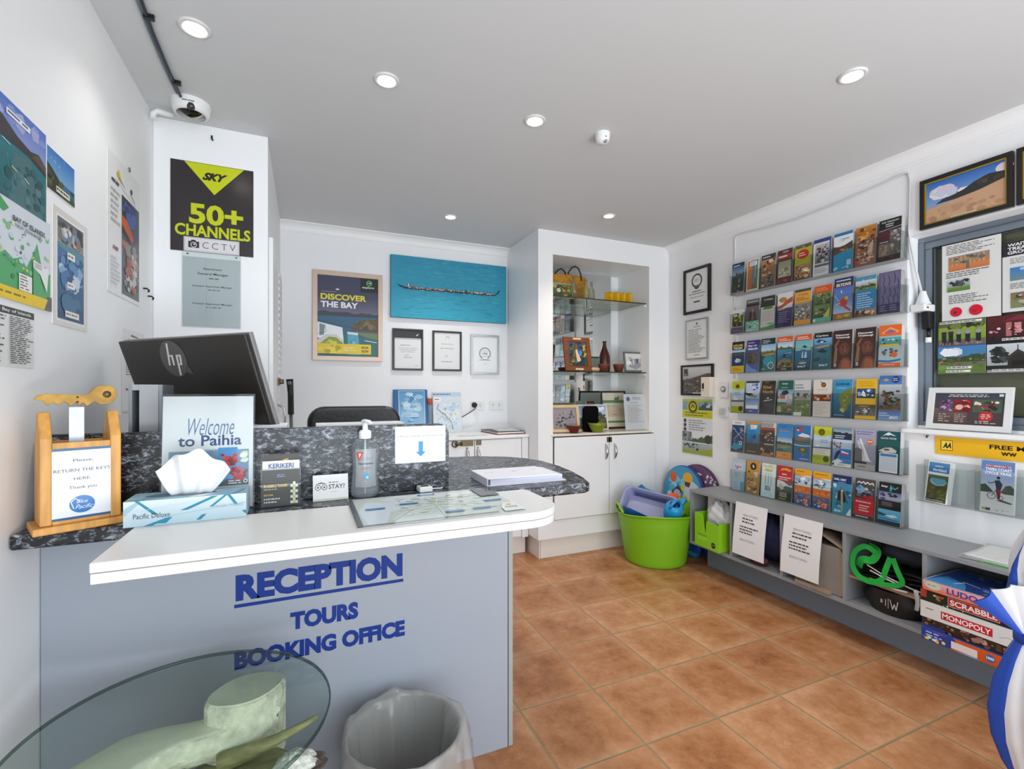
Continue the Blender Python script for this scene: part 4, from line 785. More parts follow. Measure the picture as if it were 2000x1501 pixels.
# papers on the window glass
GXW = 2.8085
def wp(name, label, cat, y1, y0, z0, z1, ops, seed, x=0): return flat(name, label, cat, y1 - y0, z1 - z0, ops, (GXW - x, y1, z0), RW, .0012, seed=seed)
def hall(a, b, c, d): return [('r', a, b, c, d, '8f8376', 'd0814a')] + [('r', a + (c - a) * (.08 + .11 * i), b + (d - b) * .38, a + (c - a) * (.12 + .11 * i), b + (d - b) * .95, 'd9a55a' if i % 2 else 'c9a06a') for i in range(8)] + [('r', a, b, c, b + (d - b) * .36, 'd88450', 'c9743f'), ('r', a + (c - a) * .44, b + .01, a + (c - a) * .52, d, '6d7066'), ('b', a, b + (d - b) * .4, c, d, 14, '6f6a66 a58a5c 54565a', .06)]
wp('visitor_sheet', 'white window sheet with an orange hall photo and two red discs', 'sheet', 1.276, 1.064, 1.548, 1.908, [('r', 0, 0, 1, 1, 'e3e3e0'), ('l', .08, .86, .96, .985, 6, '5c5c5c')] + hall(.12, .64, .82, .83) + [('l', .08, .55, .95, .63, 3, '6a6a6a'), ('r', .10, .375, .50, .53, 'c9d2da', '5d7d38'), ('b', .11, .43, .50, .53, 16, '3f3f44 5c5a60 2e3130', .06), ('r', .10, .375, .50, .43, '6f9444', '587a34'), ('l', .13, .21, .82, .33, 5, '6e6e6e'), ('e', .26, .105, .105, .105, 'd3132f'), ('e', .60, .105, .115, .115, 'd3132f'), ('p', '6b1420', [.20, .09, .24, .12, .28, .10, .25, .08]), ('p', '6b1420', [.53, .09, .60, .11, .66, .14, .61, .12, .58, .085])], 21)
wp('visitor_sheet', 'white window sheet with WAITANGI TREATY GROUNDS heading', 'sheet', 1.060, .850, 1.558, 1.860, [('r', 0, 0, 1, 1, 'dfdfdd'), ('r', 0, .80, 1, 1, '26232a'), ('t', 'WAITANGI', .08, .935, .62, .98, 'f0f0f0', .03), ('t', 'TREATY', .08, .88, .50, .925, 'f0f0f0', .03), ('t', 'GROUNDS', .08, .825, .62, .87, 'f0f0f0', .03), ('l', .12, .68, .9, .77, 4, '7a7a78'), ('r', .12, .44, .9, .63, '2f7fc4', '6f8a90'), ('b', .2, .54, .9, .63, 8, 'dfe8f0 9cc4e4', .08), ('l', .12, .32, .9, .41, 4, '7a7a78'), ('r', .13, .05, .9, .27, '8a6a4a', '7a8a5c'), ('b', .13, .05, .9, .27, 20, '5a6a4c b0aaa4 3e3a36 8a5a3c', .07)], 22)
wp('window_photo', 'photo of a group lined up on a lawn, stuck low on the window', 'photo', 1.290, 1.116, 1.428, 1.545, [('r', 0, 0, 1, 1, '5a6b3a', '6b625a'), ('r', 0, .25, 1, .75, '8fa53a', '7d9a3c'), ('b', 0, .65, 1, .95, 24, '2b3d20 4c5f30 6f7f48 22301c', .1), ('b', 0, .02, 1, .2, 16, '6b5f62 8a7f80 4a4448', .1)] + [z for i, x in enumerate((.13, .28, .45, .64, .86)) for z in (('r', x - .05, .12, x + .05, .48, '1f2328'), ('e', x, .52, .06, .05, '8f9aa8' if i > 1 else '2e2a2c'), ('e', x, .62, .028, .028, 'b08a6c'), ('s', 'b08a6c', .02, [x - .03, .03, x - .02, .14]))] + [('r', .03, .90, .93, .985, 'e8e8e2'), ('l', .04, .905, .92, .98, 1, '444444')], 23)
wp('window_photo', 'photo of green parkland under blue sky, lowest on the window', 'photo', 1.292, 1.116, 1.296, 1.426, [('r', 0, 0, 1, 1, '3f7fc0', '557d34'), ('b', .0, .62, .6, .95, 8, 'e8ecf0 cfd9e4', .2), ('h', 0, 1, .3, .62, .66, .06, '3c4a2c'), ('r', 0, 0, 1, .42, '6d6a54', '577a30'), ('b', 0, .3, 1, .6, 18, '4a5a34 6b4a44 384628 8a8f70', .07), ('b', 0, .1, 1, .35, 10, '6d9440 4e7030', .12), ('r', .2, .18, .72, .26, 'e6e6e0'), ('l', .21, .185, .71, .255, 1, '333333'), ('r', .18, .05, .70, .13, 'e6e6e0'), ('l', .19, .055, .69, .125, 1, '333333')], 24)
wp('window_photo', 'red lit hall interior photo stuck on the window right', 'photo', 1.112, .93, 1.424, 1.545, [('r', 0, 0, 1, 1, '5a1a22', '1f1518'), ('r', .35, .25, .45, .75, 'b06a6c'), ('r', .5, .35, .62, .72, 'c98a8c'), ('r', .68, .25, .8, .75, '8a2c34'), ('b', 0, .25, 1, .6, 22, 'd9a0a0 e8d0d0 7a2028 3a1418', .05), ('b', 0, 0, 1, .3, 16, '1a1216 2c1a20 121014', .1), ('p', '7a2430', [.3, .8, .6, 1, .9, .8]), ('r', .28, .1, .95, .18, 'e6e2da'), ('l', .29, .105, .94, .175, 1, '333333')], 25)
wp('window_photo', 'photo of a dark gabled meeting house, low on the window right', 'photo', 1.112, .93, 1.296, 1.422, [('r', 0, 0, 1, 1, 'c9d2da', '8a8f92'), ('b', 0, .3, .42, .95, 26, '24292c 343b3a 1c2022 454c48', .12), ('p', '3a3532', [.33, .48, .56, .80, .86, .46, .8, .42, .56, .7, .38, .42]), ('s', '2a2624', .015, [.56, .78, .56, .95]), ('p', '2c2725', [.38, .44, .56, .70, .80, .44, .80, .2, .38, .2]), ('r', .45, .22, .7, .4, '14110f'), ('r', 0, .1, 1, .25, '25221e'), ('r', .1, .05, 1, .12, 'e8e6e0'), ('l', .11, .055, .98, .115, 1, '333333')], 26)
framed('framed_flyer', 'white framed dark flyer with three photos leaning on the window sill', 'flyer', .302, .198, .026, mat('white_frame', 'dededd', .4), [('r', 0, 0, 1, 1, '3c4250', '4a3a36'), ('r', 0, 0, .5, .5, '6a5a56', '4c3c38'), ('l', .18, .87, .80, .97, 2, 'd9d9d9', 1), ('r', .08, .40, .28, .80, '5a4460'), ('b', .08, .40, .28, .80, 26, 'a86a8a 6a4a7a 8f4a5c c9a0b8 3a2c4a', .04), ('r', .30, .40, .55, .80, '8a1f2a'), ('b', .30, .40, .55, .80, 16, 'c92a34 d9b8a0 2a3044 6a1620', .07), ('r', .57, .40, .97, .80, '4a5a48'), ('b', .57, .40, .97, .80, 24, 'd9d0c4 8a3a3a 5a2c28 e8e4dc 3c5a4a 2c2624', .06), ('e', .76, .28, .10, .10, 'b32c2c'), ('l', .68, .2, .84, .36, 3, 'e8d8d0', 1), ('r', .92, .90, .98, .97, 'd9dde4'), ('l', .08, .06, .25, .35, 4, 'b9a49c'), ('l', .32, .06, .52, .35, 5, 'b9a49c'), ('l', .62, .05, .92, .15, 2, 'c9c9c9')], (2.752, 1.311, 1.034), RW, .014, seed=27, rx=R(-10))
# yellow banner and its two leaflet holders
bn2 = MB().box(0, 0, 0, .62, .004, .081)
art(bn2, .62, .081, [('r', 0, 0, 1, 1, 'eeb822'), ('s', '2a2410', .0035, [.035, .24, .104, .24, .104, .80, .035, .80, .035, .24]), ('r', .040, .28, .1025, .78, 'f3d95a'), ('t', 'AA', .046, .36, .097, .68, '1e1a10', .05, .3), ('t', 'FREE M', .31, .53, .49, .76, '1e1a10', .03), ('t', 'ww', .37, .22, .45, .42, '1e1a10', .025)], 1, y0=-EPS)
tag(bn2.build('yellow_banner', [mat('sheet_c99a1c', 'c99a1c', .5), print_mat()], None, (XR - .0045, 1.255, .923), (0, 0, RW)), 'long yellow banner with square black letter badge under the window', 'sign')
hd = thing('leaflet_holder', 'clear wall rack of wide pockets under the yellow banner', 'holder', (XR, 1.30, .70), RW)
MB().box(0, -.002, 0, .60, -.0005, .19).build('back_panel', acryl, hd); MB().box(0, -.075, 0, .60, -.002, .003).build('base', acryl, hd)
for x in (0, .215, .43):
    MB().box(x + .004, -.076, .003, x + .19, -.074, .17).build('front_lip', acryl, hd)
    for xx in (x + .002, x + .19): MB().box(xx, -.075, .003, xx + .002, -.002, .17).build('divider', acryl, hd)
def leaflet(name, label, y, z, w, h, t, ops, seed, xf=2.648, rx=-6, group='leaflets under the yellow banner', rz=0):
    e = thing(name, label, 'brochure', (xf, y, z), RW + rz, group, R(rx))
    q = MB(); k = max(1, int(t / .004))
    for i in range(k): q.box(0.0004 * (i % 3), .0004 + i * t / k, 0.0003 * (i % 2), w - .0004 * ((i + 1) % 3), (i + .86) * t / k, h - .0015 * ((i * 7) % 3))
    q.build('pages', mat('page_edges', 'dcdad6', .6), e)
    c = MB().box(0, 0, 0, w, .0004, h, 0); art(c, w, h, ops, 1, y0=-EPS, seed=seed)
    c.build('cover', [mat('sheet_e8e8e6'), print_mat()], e)
    return e
leaflet('brochure', 'leaflet of a blue bay ringed by hills in the first pocket under the yellow banner', 1.272, .706, .095, .19, .028, [('r', 0, 0, 1, 1, 'e9ebec'), ('r', .04, .72, .98, .96, '4f8fc4', '3a78b0'), ('t', 'Northland', .25, .75, .85, .82, 'f0f4f8', .02), ('l', .2, .84, .8, .9, 1, 'd9e6f0', 1), ('r', .06, .02, .98, .66, '5b4a24', '3d4a26'), ('e', .52, .52, .36, .22, '7fb0c4'), ('p', '5fa0ba', [.2, .55, .4, .42, .8, .42, .95, .5, .8, .6, .4, .62]), ('s', 'd9d0b4', .02, [.25, .47, .5, .41, .85, .46]), ('r', .06, .58, .98, .66, '5a6a4c'), ('b', .06, .03, .98, .4, 30, '4a5a28 6a5a2c 7a6a34 33401f 5f6f34', .12), ('l', .1, .03, .9, .07, 1, 'd9d9d0')], 31, rx=-9, rz=R(-14))
leaflet('brochure', 'twin coast cycle trail leaflet with a cyclist in the second pocket under the banner', 1.072, .706, .105, .215, .02, [('r', 0, 0, 1, 1, '6f8fc4', 'd5d5d6'), ('r', 0, .82, 1, 1, '5f86c0'), ('r', .12, .88, .92, .925, 'b03a3a'), ('t', 'POU HERENGA TAI', .14, .888, .9, .918, 'f0e8e4', .02), ('t', 'TWIN COAST', .12, .81, .92, .865, 'f4f6f8', .03), ('t', 'CYCLE TRAIL', .12, .735, .92, .79, 'f4f6f8', .03), ('r', 0, .40, 1, .70, '8fa4c8', 'b8bcc4'), ('p', '3d4a3a', [0, .36, 0, .52, .15, .54, .3, .46, .4, .40]), ('p', '4a5446', [.6, .40, .75, .54, .9, .56, 1, .5, 1, .34]), ('r', 0, .0, 1, .38, 'bfbfbd', 'd0d0ce'), ('p', '2a3448', [.42, .62, .56, .64, .66, .56, .62, .46, .48, .46]), ('e', .53, .68, .055, .055, '2a2c34'), ('s', '2a3448', .03, [.44, .60, .30, .56, .22, .58]), ('p', '7a2a34', [.46, .46, .62, .46, .60, .28, .52, .26]), ('o', .34, .32, .13, .02, '2a2c30'), ('o', .62, .30, .08, .02, '2a2c30'), ('s', '2a2c30', .02, [.34, .32, .48, .44, .6, .30]), ('p', '4a4a4c', [.5, .24, .9, .20, .98, .22, .6, .27]), ('r', .06, .03, .18, .08, '9aa04a'), ('r', .18, .03, .32, .08, '33403a'), ('b', .4, .03, .95, .09, 8, '8a8c90 b0b4b8', .04)], 32, rx=-5)
leaflet('brochure', 'leaflet with a reddish photo in the third pocket, at the frame edge', .88, .706, .10, .19, .018, [('r', 0, 0, 1, 1, '9a5a48', '5a4038'), ('b', 0, 0, 1, 1, 40, '6a3a30 c9a58a 3a2c2a 8f6a58', .12)], 33, rx=-5)
tag(MB().tube([(XR, 1.285, 1.002), (XR - .012, 1.285, 1.002), (XR - .016, 1.283, .994)], .0035, 6).build('wall_hook', black_pl), 'tiny dark hook just above the left end of the yellow banner', 'hook')
# ------------------------------------------------------------------ brochure racks on the right wall
ROWZ = [1.857, 1.596, 1.331, 1.066, .803, .5475]
ORD = ['top', 'second', 'third', 'fourth', 'fifth', 'lowest']
RL, PIT = 2.374, .1124
for i, z in enumerate(ROWZ):
    e = thing('brochure_rack', '%s of the six clear nine pocket racks on the right wall' % ORD[i], 'rack', (XR, RL, z), RW, 'clear brochure racks on the right wall')
    Wd = PIT * 9
    MB().box(0, -.003, 0, Wd, -.001, .17).build('back_panel', acryl, e)
    MB().box(0, -.066, 0, Wd, -.003, .003).build('base', mat('acrylic_edge', '8f8f8c', .25), e)
    MB().box(0, -.068, 0, Wd, -.066, .135).build('front_lip', acryl, e)
    for k in range(10):
        x = min(max(PIT * k - .001, 0), Wd - .002)
        MB().box(x, -.066, .003, x + .002, -.003, .135).build('divider', clear_mat('acrylic_divider', 'eef0f0', .08, 1.35), e)
def top(c, h=.78): return ('r', 0, h, 1, 1, c)
def bg(a, b=None): return ('r', 0, 0, 1, 1, a, b or a)
def tx(s, y0, y1, c, x0=.1, x1=.9, b=.02): return ('t', s, x0, y0, x1, y1, c, b)
def ln(y0, y1, n, c, x0=.1, x1=.9): return ('l', x0, y0, x1, y1, n, c)
face = [bg('3a221e', '3f2620'), ('p', '4a2c22', [0, .35, .2, .6, .25, .75, .8, .75, .95, .6, 1, .3, 1, 0, 0, 0]), ('e', .60, .50, .27, .36, '7a4534'), ('p', '85482f', [.3, 0, .42, .2, .55, .28, .8, .28, 1, .16, 1, 0]), ('p', 'a85c3c', [.45, 0, .52, .2, .62, .24, .86, .2, .95, 0]), ('p', '96593e', [.05, .60, .3, .78, .34, .74, .12, .5]), ('p', 'a06c48', [.04, .15, .22, .18, .24, .55, .10, .55]), ('p', '9a5a44', [.60, .42, .68, .42, .66, .58, .62, .58]), ('e', .50, .56, .06, .025, '1e1210'), ('e', .76, .56, .06, .025, '1e1210'), ('e', .64, .36, .10, .03, '4a1f1c'), ('s', '2a1614', .015, [.42, .60, .56, .61]), ('s', '2a1614', .015, [.70, .61, .84, .60]), ('r', .08, .06, .2, .15, 'aab0b8'), tx('Discover', .85, .90, 'f2f0ee', .12, .86, .03), tx('Waitangi', .775, .83, 'f2f0ee', .12, .86, .03)]
oranges = [bg('e9e2dc', 'e9e2dc'), ('r', 0, .83, 1, 1, 'eeb020', 'f0a018'), ('p', 'e88a1a', [0, .86, 1, .78, 1, .74, 0, .80]), ('r', 0, .52, 1, .80, '9db8d0', 'd9e0e2'), ('b', 0, .54, 1, .78, 16, '5a6a7a e8eaec 8a9aa8 3f4a58', .10), ('b', .3, .66, .7, .8, 5, 'f2f2f0', .12), ('r', 0, .33, 1, .53, 'df6a1c', 'e2761f'), ('b', 0, .35, 1, .5, 10, 'c9551a f08a3a e8a05a', .1), ('r', 0, 0, 1, .33, '5a6a8c', '3a4a7a'), ('b', 0, 0, 1, .32, 26, '2c3f7a d9dde4 8a9ab0 c9704a 4a5a90', .11), ('r', .58, .04, .84, .20, 'd9603a'), ('s', 'f2d8cc', .03, [.6, .16, .82, .16, .72, .06]), ln(.9, .96, 1, 'b8720f')]
BR = [[ # top row
 ('pale mountain lake scene under a navy band', [bg('3a5a7c', '1e2a1a'), top('23344e', .88), ln(.88, .95, 1, 'dfe6ee'), ('r', 0, .6, 1, .88, '3f5f8c', '8aa0b0'), ('h', 0, 1, .2, .6, .7, .07, '2a3a34'), ('p', '9aa08a', [.5, .08, .58, .45, .68, .5, .66, .08]), ('b', 0, 0, 1, .5, 26, '1c281a 35482a 4a5432 26331f', .13), ('r', 0, 0, 1, .06, '9aa4a6')], .0),
 ('white framed cover striped orange, blue and green', [bg('e9dfd8'), ('r', .07, .05, .92, .95, '8a5a34', '7a4a2a'), ('r', .07, .05, .45, .95, 'd9781c', 'b9601a'), ('r', .45, .2, .70, .95, '5f7f9c', '54707f'), ('r', .70, .1, .92, .95, '5f8a3c', '4f7034'), ('r', .7, .4, .74, .9, 'b9cdd4'), ('r', .22, .78, .84, .92, 'dfe6ee'), ln(.8, .9, 2, '6f8ab0', .26, .8)], .012),
 ('dark blue grey band over a brown carved figure photo', [bg('4a4650')] + photo(0, 0, 1, .86, 'rock', 40) + [('b', 0, 0, 1, .4, 18, '3a3a40 54525a 6a6670', .14), top('343a48', .86), ln(.88, .97, 1, 'c9d2dd')], .012),
 ('maroon cover with a red banner and pale landscape', [bg('5a2a24'), ('r', .08, .2, .92, .66, '8f9a7c', 'c9b9a0'), ('b', .08, .2, .92, .5, 14, 'd9c9b0 5f6a3a 8a7a5c', .12), ('r', 0, .74, 1, .86, '9a3a34'), ln(.75, .85, 1, 'efe2dc'), ('e', .55, .93, .22, .07, '9a8a84'), ('b', 0, 0, 1, .16, 12, '8a4a34 6a2f24 a8603f', .14)], .02),
 ('yellow green cover with a red oval badge', [bg('b9b320', '8f9a24'), top('6f5a44', .90), ('b', 0, .88, 1, 1, 10, '4a3a30 8a7a6a b0a090', .08), ('e', .5, .72, .36, .28, 'b8281e'), ln(.66, .78, 2, 'f2d8d0', .25, .78)] + photo(0, 0, 1, .42, 'rock', 34) + [('b', .1, .05, .9, .4, 14, 'e8d8a0 f0ead0 c9a85a', .09), ('s', 'e8e030', .02, [.05, .45, .9, .5])], .02),
 ('white cover with navy band and a grey motorcycle photo', [bg('e2e0e0'), top('34467c', .90)] + photo(.1, .34, .92, .86, 'grey', 30) + [('r', .92, 0, 1, 1, '3c4f8a'), ('b', .2, .4, .85, .8, 14, '2a2628 4a4446 c9c5c6', .16), ('r', .1, .24, .92, .31, '6a6468'), ln(.06, .2, 4, '9a989a')], .02),
 ('turquoise sea cover with a white arch and script', [bg('2a9cc4', '1f86ae'), top('2477ac', .92), ('p', 'e9eaea', [0, .92, 1, .92, 1, .74, .6, .66, .3, .64, 0, .67]), ('s', '7f8a90', .02, [.3, .78, .42, .86, .46, .76, .58, .8]), ln(.78, .86, 1, '8a8a90', .5, .85), ('p', '5f3f2c', [0, .66, .3, .63, .6, .65, 1, .73, 1, .55, .5, .50, 0, .44]), ('b', .3, .5, .8, .62, 8, 'd9a85a 8a5a34', .1), ('r', .72, .12, .94, .26, 'b9c9dd'), ('b', 0, .02, 1, .14, 10, '5fb8d0 8fd0dc 2a7f9c', .1)], .024),
 ('amber and rust rock pattern cover', [bg('a86a34', '8a5a4a'), ('r', 0, .8, 1, 1, 'c98a2a', '9a5a24'), ('b', 0, .6, 1, 1, 16, '6a3a1c e0a84a b0702a', .16), ('b', 0, .05, 1, .75, 64, '4a3230 d9b8a0 8f5a44 3a2a2c c99a84 6a4a44', .14), ('p', 'c9b0a0', [.6, .3, .74, .55, .9, .6, .86, .3]), ln(.05, .10, 1, 'e8e0dc', .3, .7), ('e', .14, .09, .1, .1, 'b03a34')], .026),
 ('black cover with white title over maroon collage', [bg('2a2426'), ('r', 0, .78, 1, 1, '1b1819'), ('t', 'THE TREASURY', .1, .92, .9, .955, 'e4e4e4', .02), ln(.8, .9, 2, 'e4e4e4', .3, .85), ('s', 'b0b4ba', .03, [0, .74, 1, .78]), ('r', 0, .45, .5, .72, '5a1f28'), ('r', .5, .45, 1, .72, '6a5f60'), ('r', 0, .12, .5, .42, '7a6a5c'), ('r', .5, .12, 1, .45, '5a5a50'), ('b', .5, .12, 1, .72, 22, 'a89a94 8a7a78 3a3434 c9bdb8', .1), ('b', 0, .12, .5, .42, 12, 'a88a70 5a4a40', .1), ln(.43, .48, 1, 'd9dde0', .05, .5), ('b', 0, 0, 1, .12, 6, '5a2a2a 3a1f20', .14)], .030)],
 [ # second row
 ('short white topped cover with a lime tree photo and plum foot', [bg('dcdcda'), ('r', .05, .26, .95, .84, '5a5a34', '4a5028'), ('b', .05, .26, .95, .84, 26, 'a8b030 c9cf4a 3a3a24 6f6a2a 2c2f1c', .13), ('b', .05, .7, .95, .95, 6, 'e6e6e4', .12), ('r', 0, 0, 1, .24, '5a4a6a'), ln(.05, .18, 3, '8a7a98')], -.05),
 ('grey headed cover with a dark haired figure and teal foot', [bg('6a6468', '4a4048'), top('5a5c5e', .86), ln(.88, .96, 1, 'b9babc'), ('r', 0, .78, 1, .86, '26261f'), ('p', '2a1c1c', [.2, .32, .3, .6, .5, .68, .7, .6, .85, .32]), ('e', .5, .64, .10, .13, '9a6a58'), ('p', '8a4a3c', [.44, .36, .56, .36, .54, .58, .46, .58]), ('r', 0, 0, 1, .32, '6fa898', '86b8a8'), ('s', 'e0eee8', .03, [.05, .3, .4, .2, .7, .28, 1, .2]), ('o', .7, .14, .1, .03, 'dfeee8'), ('e', .35, .14, .1, .08, '4a6a60'), ln(.01, .06, 1, 'e8f0ec')], .012),
 ('black headed cream cover with a green leaf stripe', [bg('d9cfc6'), top('2b2f24', .68), ('t', 'Te Waimate', .2, .875, .85, .925, 'd0d4c8', .02), ('p', '4a7f3c', [.06, .62, .3, .69, .8, .68, .92, .63, .6, .60]), ln(.25, .55, 6, 'c0b4aa'), ln(.12, .2, 1, '5f8a70', .5, .95), ('p', '4f9a4a', [0, 0, 1, 0, 1, .14, .5, .08, 0, .06])], .02),
 ('white topped cover with an orange wave over purple', [bg('4a3f6c', '3a3058'), ('r', 0, .55, 1, 1, 'd9dadc'), ('p', 'b8552a', [0, .62, .3, .66, .6, .78, 1, .86, 1, .70, .7, .66, .3, .56, 0, .55]), ('e', .35, .8, .26, .16, '8a8a2c'), ('e', .42, .78, .17, .11, 'c9743a'), ('s', 'e8e4e6', .04, [0, .52, .4, .53, 1, .64]), ln(.12, .46, 6, '8a7fa8')], .0),
 ('amber headed cover over a grey street photo', [bg('dfa040'), top('3f4a34', .93), ('t', 'in Kohu', .25, .82, .8, .87, '3a2a14', .01), ln(.68, .78, 2, '7a5420'), ('r', 0, .14, 1, .60, '9a948e', '7a6a60'), ('b', 0, .14, 1, .6, 34, '5a5450 b8b0a8 8a6a5a d8d0c8 3a3634', .12), ('r', 0, 0, 1, .14, 'e0a042')], .012),
 ('orange topped cover of green garden photos with teal foot', [bg('5a7a3c'), ('r', 0, .80, 1, 1, 'd9562a', 'c94a34'), ln(.84, .95, 2, 'e8a03a')] + photo(.06, .48, .94, .80, 'bush', 24) + [('b', .1, .5, .9, .78, 8, 'b04a3a d9c9b8', .05)] + photo(.06, .12, .94, .46, 'bush', 20) + [('p', 'c9c03a', [.6, .12, .94, .12, .94, .4]), ('r', 0, 0, 1, .12, '5fae90'), ('r', .03, .02, .16, .09, 'dfe6e2')], .012),
 ('navy peaked skydive cover with a red jumpsuit figure', [bg('2a4fb0', '8aa8d0'), ('r', 0, .78, 1, 1, '232a58'), tx('SKYDIVE', .80, .875, 'f0e8d0', .1, .88, .03), tx('SKYDIVE', .795, .82, 'e8b02a', .1, .88, .03), ln(.9, .97, 1, 'd9dfe8'), ('p', 'f0f2f4', [.36, .66, .40, .72, .42, .66, .48, .63]), ('r', 0, .15, 1, .4, '6f98c8', 'b0c4d8'), ('p', 'c9402a', [.3, .42, .5, .52, .72, .46, .74, .34, .5, .30, .34, .34]), ('e', .68, .50, .10, .10, 'd9b04a'), ('p', 'b8382a', [.6, .34, .95, .20, .92, .16, .56, .28]), ('s', 'd9c0b0', .04, [.05, .6, .3, .44]), ('s', 'e0c8a8', .05, [.1, .36, .36, .40]), ('r', 0, 0, 1, .14, '8a6a30'), tx('ZERO', .03, .11, 'e89a2a', .2, .55, .03), tx('PIHIA' if 0 else 'FEET', .05, .11, 'f0c83a', .6, .92, .03)], .026),
 ('blue cover with a photo of walkers and lines of white text', [bg('2f86bf', '2f86bf'), ('r', 0, .90, 1, 1, '3f8fb8')] + photo(0, .66, 1, .9, 'green', 20) + [('b', .1, .68, .9, .86, 10, '8a3a34 3a2c2c d9dde0', .05), ('b', .3, .9, .9, .96, 6, 'd9604a e8e4e0 8fb83a', .06), ln(.2, .60, 7, 'cfe4f2')] + photo(0, 0, 1, .17, 'rock', 16), .016),
 ('purple grey cover patterned with dark leaf strokes', [bg('625c7c', '58527a'), ('r', .1, .24, .96, .97, '6f688a')] + [('s', '3a3352', .035, [x, y, x + .07, y - .12, x + .02, y - .24]) for x, y in ((.2, .95), (.45, .9), (.7, .95), (.85, .8), (.25, .7), (.5, .62), (.72, .6), (.2, .45), (.45, .38), (.66, .42), (.85, .45))] + [('r', 0, 0, 1, .22, '3a3454'), ln(.04, .2, 3, '8a84a4', .1, .45), ln(.04, .2, 3, '8a84a4', .55, .9)], .030)],
 [ # third row
 ('black and yellow headed sea cover with a white launch', [bg('2b4a80', '1f3a6a'), top('231d14', .74), tx('EXPLORE', .84, .91, 'e6c72a', .1, .86, .03), tx('THE BAY', .76, .82, 'efefef', .1, .86, .03), ('r', 0, .66, 1, .74, '6f9cc4', 'cfdde8'), ('h', 0, 1, .55, .62, .6, .03, '5a5430'), ('p', 'e8e8ec', [.25, .38, .4, .47, .75, .42, .7, .34, .35, .32]), ('e', .6, .38, .05, .03, '3a3a44'), ('r', 0, 0, 1, .22, 'ecc020'), ln(.06, .16, 2, 'a8821a')], .0),
 ('purple headed cover with a rocky islet in blue', [bg('3a4478', '4a5a9c'), top('3a2a78', .84), tx('Bay of', .79, .86, 'eeeaf4', .12, .75, .03), tx('Islands', .70, .77, 'eeeaf4', .12, .85, .03), ln(.88, .96, 1, 'b9b0e0', .1, .6), ('p', '5a4a3a', [.15, .3, .1, .5, .3, .62, .6, .62, .8, .5, .85, .32, .6, .24]), ('b', .15, .28, .82, .6, 14, '3c3024 6f5a44 4a3c30 7a6a50', .14), ('p', '6f98d0', [0, 0, 0, .3, .5, .12, .9, .05, .9, 0])], .012),
 ('dark green headed cover with a turquoise cove', [bg('2f98ac', '2a6a70'), top('1e2c2c', .82), ln(.84, .96, 3, 'd4e0dc', .1, .7), ('r', 0, .58, 1, .82, '7fb4d8', 'd0e2ec'), ('h', 0, 1, .52, .60, .62, .03, '7a7a44'), ('p', 'c99a5a', [0, .5, .5, .54, 1, .56, 1, .50, .4, .48]), ('p', '3a4a3c', [0, .5, .3, .44, .2, .25, .1, .1, 0, 0]), ('e', .55, .32, .4, .3, '2a9cb0'), ('o', .72, .18, .22, .05, 'd8d4bc'), ('e', .72, .18, .12, .12, '5a7a74'), ln(.05, .1, 1, 'c9d9d8', .08, .4)], .012),
 ('orange headed cover with islands above and a leaping dolphin', [bg('2f86b0', '2a4a60'), top('dd5a1c', .84), ln(.86, .95, 2, 'f4e4da'), ('r', 0, .68, 1, .84, '9cc4dc', 'd8e6ec'), ('h', 0, 1, .6, .70, .68, .04, '5a6a3c'), ('r', 0, .42, 1, .62, '4a9cc0', '2a78a0'), ('p', '1f2c3c', [.3, .40, .45, .50, .7, .54, .85, .50, .6, .47, .5, .38]), ('s', 'dfe8ee', .03, [.5, .5, .9, .52]), ('p', '8a7a58', [0, .1, .1, .3, .5, .36, .9, .32, 1, .1]), ('b', .05, .08, .95, .3, 14, '6a5a40 a89470 4a4030', .12), ('r', 0, 0, 1, .1, '2a2a2c'), ln(.02, .08, 1, 'd0d0cc', .3, .8)], .02),
 ('orange headed cover with a round yacht badge', [bg('3f9cb8', '24405a'), top('dd5a1c', .84), ln(.86, .96, 2, 'f6e6dc'), ('r', 0, .55, 1, .84, '5fb8c8', '9cc8c0'), ('p', '2a3a4c', [.4, .66, .6, .70, .75, .64, .6, .62]), ('e', .5, .40, .38, .38, '2b6f9c'), ('p', 'c4d4e0', [.42, .34, .44, .5, .5, .54, .54, .34]), ('p', 'd8e2ea', [.58, .34, .64, .53, .72, .5, .74, .34]), ('r', .35, .3, .8, .34, '3a3a44'), ('e', .5, .2, .24, .06, 'b9b4a0'), tx('SALT', .08, .13, 'f0f0f0', .2, .7, .03)], .02),
 ('black headed cover with dolphins swimming in teal', [bg('3a8a9c', '2a5a68'), top('1c1a1a', .85), tx('Cool Flyers' if 0 else 'Carino', .89, .95, 'e4e4e4', .1, .8, .02), ('r', 0, .68, 1, .85, '7fb0d8', '5a98c4'), ('p', '24344a', [.1, .76, .3, .82, .6, .78, .75, .74, .4, .72]), ('e', .45, .75, .1, .04, 'e8eef2'), ('p', 'c99a80', [0, .60, .4, .64, .9, .66, .9, .62, .3, .58]), ('p', '1f3240', [.2, .5, .5, .56, .8, .48, .6, .44, .4, .46]), ('p', '24404c', [0, .28, .25, .34, .45, .30, .3, .22, .05, .22]), ('o', .72, .24, .1, .03, '20343c'), tx('SALT', .09, .14, 'f2f2f2', .35, .85, .03)], .02),
 ('brown portrait cover, the left one of the two alike', face, .02),
 ('brown portrait cover, the right one of the two alike', face, .024),
